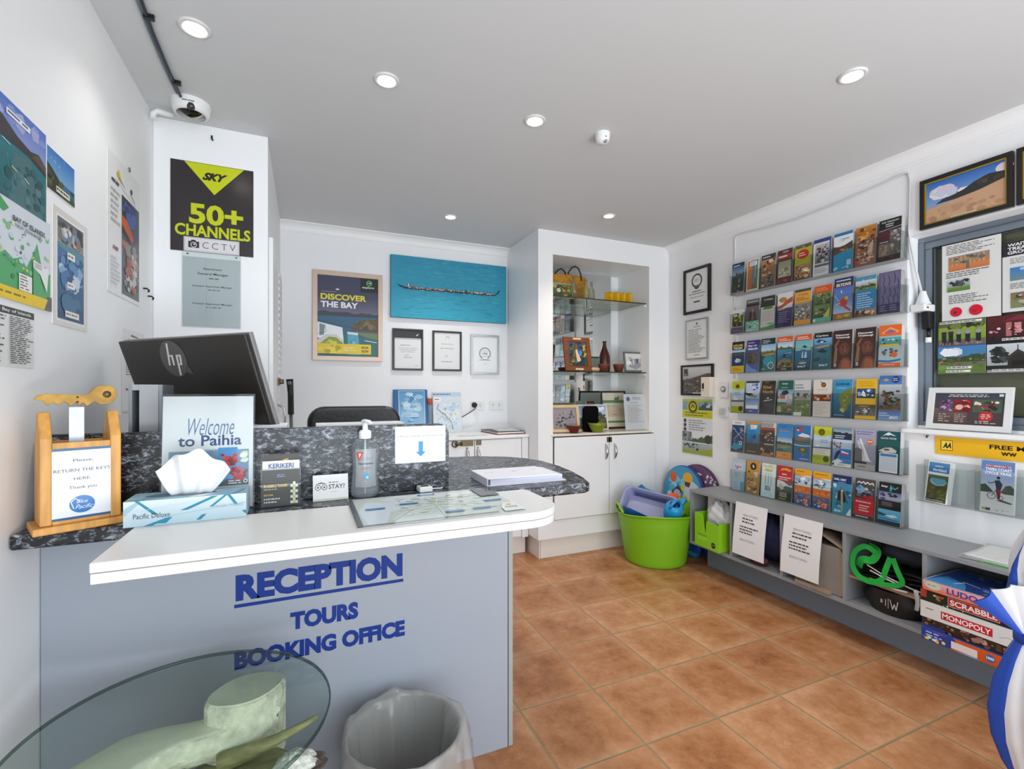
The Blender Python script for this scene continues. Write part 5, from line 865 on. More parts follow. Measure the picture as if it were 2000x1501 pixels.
 ('orange headed cover with a scalloped crest and divers', [bg('7fb4c0', 'c9d4dc'), top('e8681c', .74), ('p', 'f0a06a', [.1, .82, .5, .95, .9, .84, .8, .80, .5, .86, .2, .79]), ('p', '8a6a9c', [.2, .82, .5, .90, .8, .83, .5, .80]), ('r', 0, .5, 1, .7, '5aa8a4', '4a98a0'), ('b', .1, .52, .9, .7, 10, '2a2c34 8a2a2a d9dde0', .07), ('r', .04, .48, .9, .54, 'e0c43a'), ('b', .1, .24, .9, .46, 20, '6a6a70 a8a0a0 3a3c48 8a4a3c d0ccc8', .11), ('e', .72, .28, .13, .13, 'ee6a1e'), ('p', '3f78b0', [0, .12, .5, .10, 1, .14, 1, .18, .5, .15, 0, .17]), ('r', 0, 0, 1, .09, 'e8681c'), ln(.02, .07, 1, 'f6d8c4', .2, .8)], .030)],
 [ # fourth row
 ('lime cover with a round emblem, small sea and lime foot, far left', [bg('a9c4dc', 'c9d4d8'), top('b3bd20', .78), ('e', .45, .83, .2, .2, '8f9a1c'), ('e', .45, .83, .14, .14, '5a3a1c'), ('p', 'b3bd20', [.0, .78, .5, .70, 1, .78]), ln(.55, .66, 2, '6f94c0', .2, .95), ('p', 'eef2f4', [.2, .42, .28, .42, .28, .54, .22, .54]), ('p', 'eef2f4', [.18, .40, .5, .40, .5, .46, .2, .46]), ('r', 0, .34, 1, .40, '5a6a78'), ('r', 0, .20, 1, .34, 'cfc8c4'), ('r', 0, 0, 1, .2, 'a4b220'), ('e', .78, .13, .17, .17, '3a3a22')], .0),
 ('white and blue cover with a black and white dog shape', [bg('c4d4e8', '7f9cd0'), top('1f2028', .94), ('b', .2, .7, 1, .96, 10, '8f9cc4 d9dfee 5a6ab0', .14), ('p', '1c1c22', [0, .62, .3, .68, .5, .60, .8, .52, .75, .48, .3, .52, 0, .58]), ('p', 'e8e6e0', [.1, .66, .4, .68, .45, .63, .15, .62]), ('r', .3, .5, .9, .56, '8a8460'), ('r', 0, .28, 1, .46, '5f80c0', '9cb8dc'), ('r', .05, .14, .95, .25, 'eeeef0'), ('r', 0, 0, 1, .13, '4a5590'), ln(.03, .1, 1, 'c4cae4', .3, .7)], .012),
 ('dark brown cover with tan kiwi lettering', [bg('33291f', '4a423c'), tx('Kiwi', .76, .86, 'b08a54', .12, .70, .03), tx('North', .62, .72, 'b08a54', .12, .85, .03), ('p', 'e0dcd0', [.4, .48, .55, .51, .58, .47, .45, .45]), ('p', 'cfc8bc', [.2, .40, .8, .45, .82, .43, .2, .37]), ('s', '8a8478', .015, [.2, .27, .8, .27]), ('b', 0, .9, 1, 1, 6, '241c14 5a4a34', .14)], .0),
 ('deep green headed collage cover with a tree', [bg('6a7a6a'), top('1f5a48', .74), ln(.86, .94, 1, 'b9d4c8', .25, .75), ln(.76, .82, 1, '8fb8a8', .2, .8), ('r', 0, .58, 1, .74, '5a88b4', 'a8c4d8'), ('p', '1c2420', [.2, .6, .35, .7, .6, .72, .75, .64, .6, .60, .58, .54, .5, .54]), ('r', 0, .46, .5, .58, 'a86a4a'), ('r', .5, .46, 1, .58, 'd4d4d0'), ('b', 0, .46, 1, .6, 10, '2a2420 d9a07a e8e4e0', .07)] + photo(0, .26, .6, .46, 'green', 10) + photo(.6, .26, 1, .46, 'grey', 8) + [('r', 0, .08, .28, .24, 'c9a878'), ('r', .28, .08, .6, .24, '5a6a34'), ('r', .6, .08, 1, .24, '7a5a3c'), ('b', 0, .08, 1, .24, 14, '8a8a50 d0b890 4a3a28', .07), ('r', 0, 0, 1, .07, '2a4f44')], .014),
 ('grey white folded cover with a low homestead on green', [bg('c4c8ca', '6a7a50'), ('r', 0, .72, 1, 1, 'cdd0d0'), ln(.74, .90, 2, '6a6e70', .05, .7), ('r', 0, .6, 1, .72, '8a94a4', 'a4a8a8'), ('b', 0, .46, 1, .66, 16, '3a4630 4f5c3c 5a4a40 2e3826', .13), ('p', '9a8a80', [.2, .5, .45, .56, .75, .5, .7, .46, .25, .45]), ('r', 0, 0, 1, .44, '6f7a54', '5a7038'), ('b', 0, .02, 1, .4, 14, '7f8f5a 5a6a40 8a6a5a 8fa858', .14), ('s', '9cb058', .02, [0, .24, .5, .26, 1, .24]), ('r', 0, 0, .5, .10, 'e0dcd0')], .012),
 ('cream cover with a dark swan neck crest and red food photos', [bg('dcd4cc'), ('e', .58, .86, .14, .14, '5a3a1c'), ('e', .58, .86, .08, .08, 'c98a2a'), ('s', '2c2420', .04, [.4, .95, .5, .92, .66, .80]), tx('coutts' if 0 else 'quail', .70, .76, 'c9a84a', .2, .8, .0), ('r', 0, .42, 1, .60, '8a3a20', '6a2a1c'), ('b', 0, .42, 1, .6, 14, 'c9502a e08a3a a82a20 3a1a14 d9d0c8', .12), ln(.05, .38, 6, 'c4bab2')], .016),
 ('deep blue cover with a green peninsula seen from the air', [bg('4aa0c8', '1c4a66'), top('3a94c4', .8), tx('KARIKARI', .84, .91, '163c5c', .14, .86, .04), ln(.74, .80, 1, '8ac0dc', .2, .8), ('r', 0, 0, 1, .64, '2a7a9c', '173f58'), ('p', '6f7a30', [.35, .62, .6, .70, 1, .78, 1, .44, .85, .34, .8, .24, .6, .12, .4, .18, .45, .34, .3, .46]), ('b', .42, .16, .9, .62, 20, '8f8a34 a89a44 4f5f28 7a7a2c', .1), ('p', 'c9b05a', [.4, .2, .6, .14, .66, .2, .5, .26]), ('s', '4a90a8', .02, [.0, .6, .36, .6]), ln(.05, .09, 1, '9cb8c8')], .0),
 ('yellow cover with a blue splash photo and grey lower strip', [bg('e8b41c', 'e8b41c'), ln(.80, .95, 3, 'c4921a'), ('r', .05, .52, .95, .76, '2a4a6a', '1c3a30'), ('b', .05, .52, .95, .76, 14, '8fb0dc d4dcf0 3a5aa8 1c5a40 16283c', .13), ('p', 'dfe6f6', [.25, .60, .35, .72, .45, .66, .52, .56, .38, .56]), ('r', 0, .08, 1, .36, '4a4238', '7a7468'), ('b', 0, .1, 1, .28, 16, 'd9d4cc 2c2824 a8a298', .09), ln(.29, .34, 1, 'c9a84a', .2, .8)], .028),
 ('blue headed cover card above a bush and trail photo', [bg('5a86b8', '3a6aa8'), ('r', 0, .82, 1, 1, '3a6ab0', '4a7fc4'), ('e', .72, .91, .17, .17, '1c2f68'), ln(.87, .95, 2, 'd0dcec', .6, .84), ('p', 'c4a04a', [.15, .9, .3, .94, .45, .9, .3, .87]), ('r', 0, .24, 1, .80, 'b8c4cc', '4a3a30'), ('b', 0, .26, 1, .68, 40, '2a2a24 4a5a34 5a3a2c 33291f 6a7048 8a3a2c', .14), ('p', '8a5a34', [0, .24, .9, .27, .9, .22, 0, .2]), ('r', 0, 0, 1, .22, '4a6ca8', '7f9cc4'), ln(.08, .18, 2, 'c9d8ec', .05, .6), tx('#GO', .03, .10, 'f2f4f6', .52, .9, .03)], .030)],
 [ # fifth row
 ('white headed cover crossed by diagonal navy photo panels', [bg('e6e6e8'), ('r', 0, 0, 1, .86, '2a4470', '1f3350'), ('b', 0, .3, 1, .86, 20, '4a6a9c 24385c 6f8ab0 30507c', .14), ('s', 'c9d4e4', .03, [0, .8, .9, .42]), ('s', 'c9d4e4', .03, [.2, .40, .9, .72]), ('p', '3a94b8', [0, .1, .2, .3, .6, .26, .9, .36, .9, .16, .4, .06]), ('o', .75, .3, .13, .05, 'e4e8ec'), ('r', 0, 0, 1, .06, '4a4a50'), ln(.88, .97, 1, '9a9ca4', .2, .8)], .016),
 ('cover of a bright blue swirl fading to brown, orange behind it', [bg('4f9cc4', '4a4038'), ('r', 0, .93, 1, 1, 'e0902a'), ('e', .4, .58, .36, .42, '1f86c4'), ('p', '1c6ab0', [.1, .4, .3, .34, .55, .4, .6, .56, .4, .6]), ('p', '2c2620', [.5, .5, .66, .46, .7, .58, .6, .62]), ('p', 'dcecf2', [.25, .9, .8, .9, .7, .78, .3, .76]), ln(.78, .88, 2, 'd99a4a', .3, .7), ('r', 0, 0, 1, .34, '4a423c', '3f3a34'), ln(.04, .1, 1, 'c9a44a', .1, .85)], .022),
 ('diagonally striped cover over dark red crowd photos', [bg('4a3a38'), ('r', 0, .86, 1, 1, 'd0ccc8')] + [('s', '33302f', .04, [-.0 + .1 * i, .87, .08 + .1 * i, .99]) for i in range(9)] + [('r', 0, .78, 1, .86, '9a4a3c')] + photo(0, .42, 1, .78, 'crowd', 34) + [('r', .2, .30, 1, .40, '3a3c34'), ln(.31, .39, 1, 'd9d9d0', .3, .95)] + photo(0, 0, 1, .3, 'crowd', 16) + [('p', 'b06a34', [0, .0, .2, .1, .9, .08, .9, .0])], .022),
 ('bright blue cover of a sandy coast with orange foot', [bg('2f82c0', 'dfe8ee'), ('r', 0, .62, 1, 1, '2a78bc', '4a94cc'), ln(.88, .94, 1, '1f4f8c', .2, .75), ln(.76, .82, 1, 'd9743a', .15, .85), ('r', 0, .48, 1, .62, '5fa4d4', 'e0e8ee'), ('h', 0, 1, .38, .48, .46, .02, '5f4a34'), ('r', 0, .18, 1, .40, '6a8a78', '4a7a70'), ('p', 'a8905a', [0, .30, .5, .36, .9, .34, .5, .28]), ('b', 0, .18, 1, .34, 8, '3f6a64 8a8a60', .14), ('r', 0, 0, 1, .17, 'e8892a'), ('b', .1, .02, .8, .15, 6, 'c96a1c f0a04a', .1)], .022),
 ('deep blue cover split by a waterline with a pebble and a fish', [bg('2a78b4', '2a6aa8'), ('p', 'b04a44', [.1, .88, .5, .96, .6, .88, .4, .82]), ('b', .05, .8, .6, .96, 6, '8a2c34 d9c0b8 3a2a5c', .1), ('p', 'cfe0ec', [.2, .70, .5, .78, .9, .74, 1, .68, .5, .66]), ('p', '9a6a48', [.05, .60, .4, .68, .8, .66, .95, .62, .6, .56, .2, .56]), ('r', 0, .44, 1, .56, '3f6a64', '54807a'), ('s', 'e0ecf0', .04, [0, .44, .5, .42, 1, .44]), ('p', '5f5a30', [.2, .34, .5, .40, .8, .36, .9, .28, .6, .22, .4, .24]), ('e', .55, .32, .12, .08, 'a89a44'), ('b', .4, .08, .9, .3, 8, '3f6a90 6a6a58 8a6a6a', .1), ln(.03, .09, 1, 'c9dcec', .4, .95)], .022),
 ('larger lime cover with a round emblem and a lime foot, mid row', [bg('a9c4e0', 'dfe0e0'), top('c9d018', .78), ('p', 'b8c41c', [0, .78, .5, .72, 1, .80, 1, .9, 0, .9]), ('e', .45, .85, .22, .22, 'b8b41c'), ('e', .45, .85, .175, .175, '3a3420'), ('e', .45, .85, .11, .11, '8a7a2a'), ('s', '241f14', .03, [.38, .83, .45, .88, .52, .83]), ln(.56, .66, 2, '6a90c8', .4, .92), ('p', 'f0f2f4', [.12, .50, .3, .52, .4, .47, .2, .45]), ('p', '3f6a80', [0, .44, 1, .46, 1, .42, 0, .41]), ('r', 0, .24, 1, .41, 'dfd6d0', 'e4dcd4'), ln(.26, .40, 3, 'c9b8ac'), ('r', 0, 0, 1, .24, 'a9b81c'), ln(.1, .2, 2, '7a8a14', .05, .6), ('e', .78, .14, .17, .17, '4a4a20')], .022),
 ('cover with a navy title band, splashing people and a red stripe', [bg('b8cce0', '2a6ab0'), ('r', 0, .86, 1, 1, '5f7f9c', 'a8bccc'), ('h', 0, 1, .84, .89, .88, .02, '23303c'), ('r', 0, .70, 1, .84, '1f2c48'), ln(.72, .82, 2, 'e4e8f0', .1, .85), ('r', 0, .46, 1, .70, 'c0d0e4', 'b0c4dc'), ('b', 0, .4, .5, .66, 16, '7a4a40 c99a84 3a2a30 8a3a3c', .07), ('p', '1c2a4c', [.1, .2, .2, .36, .45, .46, .6, .46, .4, .34, .2, .16]), ('r', .4, .2, 1, .46, '2f72b8'), ('p', 'c43a44', [.5, .36, .85, .34, .86, .30, .5, .31]), ('p', 'e8e8ee', [.46, .42, .86, .37, .86, .34, .5, .36]), ('p', 'd9e4f0', [0, .1, .3, .2, .6, .14, .3, .08]), ('r', 0, 0, 1, .09, 'e4e4e0'), ln(.02, .07, 1, '8a8a84', .3, .9), ('r', .02, .02, .12, .08, '2a2a2c')], .022),
 ('lavender grey cover with a white sailing yacht and orange disc', [bg('aaa8c4', '8a8a90'), ln(.86, .97, 2, '6a6a98', .05, .9), ('p', 'e6e4e2', [.2, .78, .3, .76, .75, .24, .9, .22, .5, .22, .42, .5]), ('p', 'd0cecc', [.1, .7, .25, .74, .4, .5, .5, .22, .38, .22]), ('s', '5a5a60', .012, [.15, .8, .55, .22]), ('e', .72, .70, .14, .14, 'e0702a'), ln(.68, .74, 1, 'f4e4d8', .62, .82), ('p', '6a6868', [0, .2, 0, .5, .1, .55, .35, .5, .38, .2]), ('r', 0, .15, .6, .2, '2c2c34'), ('r', 0, 0, 1, .15, 'a8a6a4'), ln(.05, .11, 1, '54545a', .2, .75)], .022),
 ('teal cover with white wave crest, a launch and a blue edged card', [bg('1c4f5c', '17424e'), ('p', 'e4ecee', [.2, .88, .4, .96, .5, .98, .62, .94, .8, .90, .7, .90, .56, .92, .46, .90, .36, .91]), tx('QUICK WAVE', .80, .855, 'c9dcdc', .12, .82, .02), ('r', 0, .5, 1, .78, '1f5a50', '1c4f5c'), ('p', 'ded8d2', [.02, .52, .3, .60, .6, .62, .85, .55, .8, .50, .3, .48]), ('e', .4, .56, .14, .05, '8a5a54'), ('r', .08, .02, .9, .48, 'e8eaee'), ('r', .12, .05, .86, .40, 'cfd4dc'), ('r', .12, .40, .86, .46, '3f7fc0')], .034)],
 [ # lowest row
 ('pale blue cover with pink lettering in the first pocket', [bg('b4c8d4', '9cb8c8'), ('r', .1, .68, .8, .86, 'c4d2dc'), ('t', 'lala', .2, .72, .75, .80, 'c44a8a', .03), ('e', .4, .70, .06, .06, '8a4ab0'), ln(.40, .58, 3, 'c47a94', .2, .7), ('r', .7, 0, 1, .3, '6f98ac'), ('b', 0, .05, .7, .3, 5, '9cb0b8 b9c9c0', .1), ('r', 0, .9, 1, 1, 'bcc4c8')], .016),
 ('orange and brown snack pattern cover with a black disc', [bg('d4942a', '9a7440'), ('e', .5, .84, .24, .24, '221a16'), ('p', 'd9d4cc', [.42, .86, .5, .9, .6, .82, .5, .78]), ('e', .3, .6, .12, .1, '8a9a24'), ('e', .2, .66, .08, .08, '6a3a4c'), ('p', 'ccc4bc', [.55, .66, .85, .68, .88, .55, .7, .5]), ('b', .05, .02, .95, .5, 40, 'd0a868 7a5430 e4c890 5a3c20 b8884a', .13)], .0),
 ('tall ivory box cover with floral top and upright lettering', [bg('e2e4da', 'c4dce0'), ('b', 0, .8, 1, 1, 12, 'c9d09a e4d8c0 a8c4b0', .14), ln(.88, .94, 1, '8ab0a8', .2, .75), ('e', .5, .8, .3, .08, 'b8c060'), ('s', '8ab8b8', .03, [.25, .7, .75, .7]), ('s', '7aa8b0', .05, [.3, .36, .3, .66]), ('s', '7aa8b0', .05, [.5, .36, .5, .66]), ('s', '7aa8b0', .05, [.7, .36, .7, .66]), ('r', .28, .2, .68, .34, '8a98a0'), ('b', .3, .2, .68, .34, 6, '4a6a78 b8b0b8', .08), ('s', 'a0c4c8', .03, [.1, .03, .5, .16, .9, .04])], .016),
 ('red cover with a yellow arc title over a green valley', [bg('c0222a', 'b81e28'), ('p', 'e0a81c', [.15, .86, .3, .93, .6, .95, .9, .9, .8, .86, .5, .89]), ln(.72, .80, 1, 'f2dcd8', .3, .7), tx('THE BEST', .64, .70, 'f4e8e6', .1, .92, .03) if 0 else ln(.58, .70, 2, 'f4e8e6'), ('r', 0, .26, 1, .55, '5a6a60', '3a4a3c'), ('p', 'dfe0da', [0, .58, .4, .56, .8, .46, 1, .48, 1, .42, .6, .44, .2, .36, 0, .38]), ('p', 'c4b8a8', [.05, .42, .3, .48, .5, .36, .3, .3]), ('r', 0, 0, 1, .26, '232a1c'), ln(.1, .24, 3, 'd8d4b0', .2, .8), ln(.03, .08, 1, 'd9c93a', .2, .75)], .0),
 ('yellow headed orange and blue adventure cover, left of two alike', oranges, .0),
 ('yellow headed orange and blue adventure cover, right of two alike', oranges, .0),
 ('navy headed fishing cover, an angler holding a long fish', [bg('2a4f7c', '2f8aa0'), top('1a2c58', .80), tx('EARL GREY', .86, .915, 'dfe6f0', .08, .72, .03), ln(.79, .84, 1, '7f9cc4', .3, .75), ('r', 0, 0, 1, .8, '3f86b0', '2f90a4'), ('b', 0, 0, 1, .8, 26, '7fb8d0 2a6a90 b8d8e4 1f5a80', .13), ('p', '2a2428', [.25, .35, .3, .56, .45, .64, .65, .58, .75, .36, .6, .3]), ('e', .48, .66, .08, .1, '8a5a48'), ('p', 'b8a878', [.45, .56, .56, .58, .58, .3, .56, .08, .5, .06, .47, .3]), ('e', .51, .60, .06, .06, 'd9d0c4'), ('p', 'dfe8ee', [.75, .0, 1, .0, 1, .2, .9, .14])], .0),
 ('dark cover with white script over a jet boat and red panel', [bg('4a4644', '3a3636'), ('s', 'eceae8', .05, [.1, .88, .2, .92, .3, .88, .4, .93, .5, .87, .6, .93, .7, .88, .85, .92, .9, .86]), ('p', '6f9cc4', [.05, .74, .25, .84, .45, .78, .5, .66, .25, .62, .1, .66]), ('b', .0, .55, 1, .8, 20, '5a7aa0 8a8078 c4b8a8 2a2a34 3f6a8c', .1), ('p', 'b0202c', [.4, .56, .6, .62, .9, .6, .95, .54, .6, .5]), ('e', .65, .62, .1, .08, '241c20'), ('r', 0, .1, .96, .50, 'c4242c'), ln(.38, .46, 1, 'f0b8b4', .08, .9), ln(.18, .36, 3, 'f2d4d0', .25, .8), ln(.03, .09, 1, 'c9c9c9')], .0),
 ('black cover with teal script over seabird and sky blue panels', [bg('1f1c1e', '1b2c3a'), tx('bay', .87, .93, 'e8e8e8', .1, .4, .03), ('s', '3aa8a8', .05, [.48, .86, .54, .94, .5, .8, .6, .9, .7, .86, .85, .92]), ('r', 0, .58, 1, .78, '5a6a90', 'a8a8bc'), ('b', 0, .58, 1, .78, 12, '26242c 8a90a8 c9ccd8 3f4a68', .14), ('r', 0, .36, 1, .58, '221e22'), ln(.44, .54, 3, 'a88a8a', .15, .8), ('r', 0, .10, 1, .36, '6fb8d4', '4a9cc4'), ('p', '2a4a5c', [0, .28, .4, .24, .3, .2, 0, .2]), ('p', 'd4dce4', [.3, .22, .7, .26, .9, .22, .6, .18]), ('s', '2a3a4a', .03, [0, .15, .9, .13]), ('r', 0, 0, 1, .1, '20303c')], .034)]]
rn = random.Random(77)
for i, row in enumerate(BR):
    for k, (desc, ops, tk) in enumerate(row):
        h = .208; w = .0985; dz = 0
        if i == 1 and k == 0: h = .158
        if i == 0 and k == 1: w = .090
        if i == 3 and k == 8: h = .222
        if i == 1 and k == 6: h = .226
        t = tk if tk > 0 else rn.uniform(.005, .008)
        t = min(max(t, .005), .034)
        lab = 'brochure: %s, %s rack' % (desc, ORD[i])
        e = thing('brochure', lab, 'brochure', (XR - .063, RL - PIT * k - (PIT - w) / 2 - rn.uniform(-.003, .003), ROWZ[i] + .0035), RW, '%s rack brochures' % ORD[i], R(-rn.uniform(3.2, 5.5)))
        q = MB(); kk = max(1, int(t / .005))
        for z in range(kk): q.box(.0005 * (z % 3), .0006 + z * t / kk, 0, w - .0006 * ((z + 1) % 3), (z + .85) * t / kk, h - .002 * ((z * 5) % 4))
        sc = {'0.034': 0}.get(str(tk))
        q.build('pages', mat('page_edges_' + str((i * 9 + k) % 4), ['cfccc8', 'b8b4b2', 'd8d6d2', '9a9796'][(i * 9 + k) % 4], .6), e)
        c = MB().box(0, 0, 0, w, .0005, h, 0); art(c, w, h, ops, 1, y0=-EPS, seed=100 + i * 9 + k)
        c.build('cover', [mat('sheet_e8e8e6'), print_mat()], e)
# ------------------------------------------------------------------ things on the reception desk
ZD = .9085
pine = mat('varnished_pine', 'd2984a', .4, noise=.22, nscale=7, stretch=(9, 9, 1.2))
kb = thing('key_box', 'pine key return box with a blue bordered sign and a big wooden key', 'box', (-.521, 1.336, ZD), R(27))
MB().box(-.012, -.012, 0, .150, .092, .016).build('base_board', pine, kb, bevel=.003)
side = [(0, .016), (.082, .016), (.082, .205), (.051, .262), (.031, .262), (0, .205)]
for x in (0, .118): MB().prism(side, x, x + .02, 'x').build('side_board', pine, kb, bevel=.003)
MB().box(.02, .002, .016, .118, .014, .195).build('front_board', pine, kb, bevel=.001); MB().box(.02, .069, .016, .118, .080, .195).build('back_board', pine, kb, bevel=.001)
sp = MB(); art(sp, .118, .158, [('r', 0, 0, 1, 1, '235a86'), ('r', .045, .035, .955, .965, 'e2e6ea'), ('t', 'Please,', .37, .80, .66, .845, '2a2c30', .01), ('t', 'RETURN THE KEYS', .10, .665, .91, .71, '2a2c30', .008), ('t', 'HERE.', .38, .545, .63, .585, '2a2c30', .008), ('t', 'Thank you', .31, .41, .71, .465, '2a2c30', .01), ('e', .50, .20, .185, .165, '1f72b8'), ('t', 'Blue', .42, .215, .58, .265, 'e8f0f6', -.006, .4), ('t', 'Pacific', .40, .135, .66, .195, 'e8f0f6', -.006, .4), ('s', 'e8f0f6', .012, [.38, .14, .34, .24, .40, .29, .46, .24])], 0, .010, .024, .0012)
sp.build('sign_plate', print_mat('print22', .22), kb)
MB().box(.052, .040, .05, .078, .0425, .272).build('metal_strip', mat('galvanised', 'b4bac0', .4, .6, noise=.08, nscale=30), kb)
kp = [(-.028, .290), (-.018, .300), (.0, .303), (.07, .300), (.088, .304), (.096, .316), (.112, .324), (.135, .324), (.148, .314), (.151, .298), (.144, .284), (.128, .275), (.112, .276), (.100, .283), (.092, .279), (.083, .272), (.074, .281), (.066, .274), (.058, .282), (.048, .273), (.035, .284), (.022, .275), (.012, .283), (.0, .274), (-.008, .286)]
kp = [(.065 + (x - .062) * .80, .300 + (z - .300) * .92) for x, z in kp]
ky = MB().prism(kp, .030, .040, 'y'); ko = ky.build('wooden_key', mat('painted_key', 'b5892e', .5, noise=.25, nscale=40), kb, bevel=.0012)
MB().lathe([(.002, -.001), (.005, -.0015), (.008, 0)], 18, (.117, .0295, .301), axis='y').build('key_eyelet', mat('dark_bronze', '4a3a24', .4, .6), ko)
for z in (.295, .284): MB().ell((.065, .0295, z), (.0022, .0015, .0022), 10, 6).build('screw_head', mat('dark_bronze'), ko)
tis = thing('tissue_box', 'pale blue tissue box with teal stripes and a white tissue standing up', 'tissue box', (-.376, 1.332, ZD), R(1))
q = MB().box(0, 0, 0, .243, .096, .058)
teal = '2a8fae'
art(q, .243, .058, [('r', 0, 0, 1, 1, 'dde9ee', 'bcd6e0'), ('p', 'a9c9d6', [0, .7, .1, .98, .14, .98, 0, .4]), ('p', teal, [.085, 1, .115, 1, .27, .42, .23, .42]), ('p', teal, [.44, .5, .50, .5, .76, .98, .70, .98]), ('p', teal, [.68, .55, .71, .55, .84, 1, .81, 1]), ('p', teal, [.83, 1, .86, 1, .93, .55, .90, .55]), ('p', teal, [.15, .0, .22, .0, .38, .25, .30, .22]), ('p', teal, [.26, .06, .33, .05, .38, .28, .32, .26]), ('p', teal, [.57, .06, .61, .06, .66, .28, .62, .26]), ('p', teal, [.96, .28, 1, .12, 1, .3]), ('s', 'a4c4d2', .004, [.3, .3, 1, .62]), ('s', 'c4dce4', .004, [0, .55, .6, .85]), ('t', 'Pacific Deluxe', .075, .30, .36, .50, '3a4a54', .0), ('t', 'FACIAL TISSUES', .72, .50, .97, .60, '9ab4c0', -.005)], 1, y0=-EPS)
tp = MB(); art(tp, .243, .096, [('r', 0, 0, 1, 1, '9fc0cf', '8ab0c2'), ('p', '6fa4ba', [.05, 0, .3, .9, .36, .9, .12, 0]), ('p', 'c9dce4', [.5, 0, .7, .8, .8, .8, .62, 0]), ('p', teal, [.86, 0, .95, .6, .98, .6, .90, 0]), ('s', 'd8e6ec', .01, [0, .3, 1, .8]), ('e', .42, .5, .30, .10, '5a7480')], 0)
tp.xf(Matrix.Translation((0, 0, .0583)) @ Matrix.Rotation(R(-90), 4, 'X'))
q.build('carton', [mat('carton_blue', 'b9d3de', .5), print_mat('print50', .5)], tis); tp.build('carton_top', print_mat('print50', .5), tis)
def tissue(u, v):
    prof_ = [(-.052, .0), (-.075, .055), (-.080, .076)]
    k = u * 2 - 1
    hgt = .100 - .030 * k * k - (.012 if k < 0 else .02) * abs(k) + .004 * math.sin(9 * k)
    wdt = .040 + .038 * (v ** .8)
    fold = math.sin(k * 9 + 1.0) * .008 * (.4 + v) + math.sin(k * 4.2) * .010 * v
    return (.122 + k * wdt + .006 * v, .048 + fold - .004 * v, .057 + hgt * 1.08 * v)
MB().grid(tissue, 60, 14).build('tissue', mat('tissue_paper', 'f0f0f0', .8), tis, solid=.0006)
MB().grid(lambda u, v: (tissue(u, v * .75)[0], tissue(u, v * .75)[1] + .012 - .008 * (1 - v), tissue(u, v * .8)[2]), 50, 10).build('tissue_fold', mat('tissue_paper'), tis, solid=.0006)
ws = thing('sign_holder', 'clear upright holder with a Welcome to Paihia leaflet beside the tissue box', 'sign', (-.334, 1.432, ZD), R(1), rx=R(-5))
q = MB().box(.004, .003, .002, .206, .004, .296)
art(q, .202, .294, [('r', 0, 0, 1, 1, 'e9e9ea'), ('r', 0, .82, 1, 1, 'd9d9da', 'e9e9ea'), ('t', 'Welcome', .27, .655, .78, .805, '3f6f9c', -.008, .35), ('t', 'to Paihia', .165, .56, .865, .655, '2b4a78', .02), ('s', '8a9ab8', .008, [.44, .52, .48, .53, .52, .52, .56, .53, .60, .52]), ('r', .07, .20, .95, .52, '7f9eb8', '5a86a8'), ('r', .6, .2, .82, .54, '3f8fcc', '6fb0dc'), ('b', .62, .36, .84, .50, 26, 'c42c34 e05058 9a1f2c d9404a', .05), ('b', .72, .22, .95, .38, 34, 'c42c34 e05058 b8242e 9a1f2c', .05), ('b', .84, .40, .95, .53, 14, 'c9d0b4 8a9a84 e4e8dc', .05), ('p', '5a5a5c', [.6, .2, .7, .26, .95, .24, .95, .2]), ('l', .72, .21, .88, .25, 2, 'f0f0f0'), ('o', .915, .235, .025, .01, 'f0f0f0')], 1, .004, .002, .003 - EPS)
q.build('leaflet', [mat('sheet_e8e8e6'), print_mat()], ws)
MB().box(0, 0, 0, .210, .0015, .302).box(0, .006, 0, .210, .0075, .302).build('clear_holder', acryl, ws)
MB().box(0, -.003, 0, .210, .03, .003).build('foot', acryl, ws)
ch_ = thing('card_holder', 'small clear card holder with a yellow sports car card at the back', 'holder', (-.108, 1.402, ZD), R(2))
MB().box(0, -.002, 0, .098, 0, .062).box(0, 0, 0, .098, .035, .002).box(0, .033, 0, .098, .035, .14).box(0, -.0, .002, .0015, .035, .06).box(.0965, -.0, .002, .098, .035, .06).build('clear_holder', acryl, ch_)
flat('business_card', 'dark card with a yellow sports car line, back of the card holder', 'card', .088, .135, [('r', 0, 0, 1, 1, '3a3634'), ('s', 'd0a02a', .03, [.15, .78, .4, .86, .7, .87, .95, .80]), ('s', 'e0b83a', .02, [.2, .77, .45, .83, .75, .83, .9, .77]), ('p', 'e8c84a', [.5, .88, .7, .91, .62, .87])], (-.102, 1.426, ZD + .003), R(2), .001, 'cards in the clear card holder', R(-3))
flat('business_card', 'white topped card lettered KERIKERI in the card holder', 'card', .090, .118, [('r', 0, 0, 1, 1, 'e9e9e8'), ('t', 'KERIKERI', .16, .835, .84, .94, '2a4484', .03), ('r', 0, 0, 1, .74, '45423f')], (-.104, 1.419, ZD + .003), R(2), .001, 'cards in the clear card holder', R(-3))
flat('business_card', 'dark taxi card with yellow chequers, front of the card holder', 'card', .092, .096, [('r', 0, 0, 1, 1, '45423f'), ('t', 'RUSSELL TAXIS', .06, .52, .66, .60, 'e8c02a', .03), ('l', .06, .44, .60, .50, 1, 'c9c4a8'), ('l', .40, .78, .62, .88, 2, '8a94c0'), ('l', .06, .27, .36, .36, 1, 'e0a82a'), ('l', .06, .08, .5, .25, 2, 'e4e4e0')] + [('r', .75 + .065 * a, .05 + .075 * b, .815 + .065 * a, .125 + .075 * b, 'e8d23a' if (a + b) % 2 else 'f0f0e8') for a in range(3) for b in range(8) if (a + b) % 2 == 0 or a == 1], (-.105, 1.4045, ZD + .003), R(2), .001, 'cards in the clear card holder', R(-3))
st = thing('table_card', 'little white folded card asking about the stay, left of the sanitiser', 'card', (.020, 1.435, ZD), R(2), rx=R(-12))
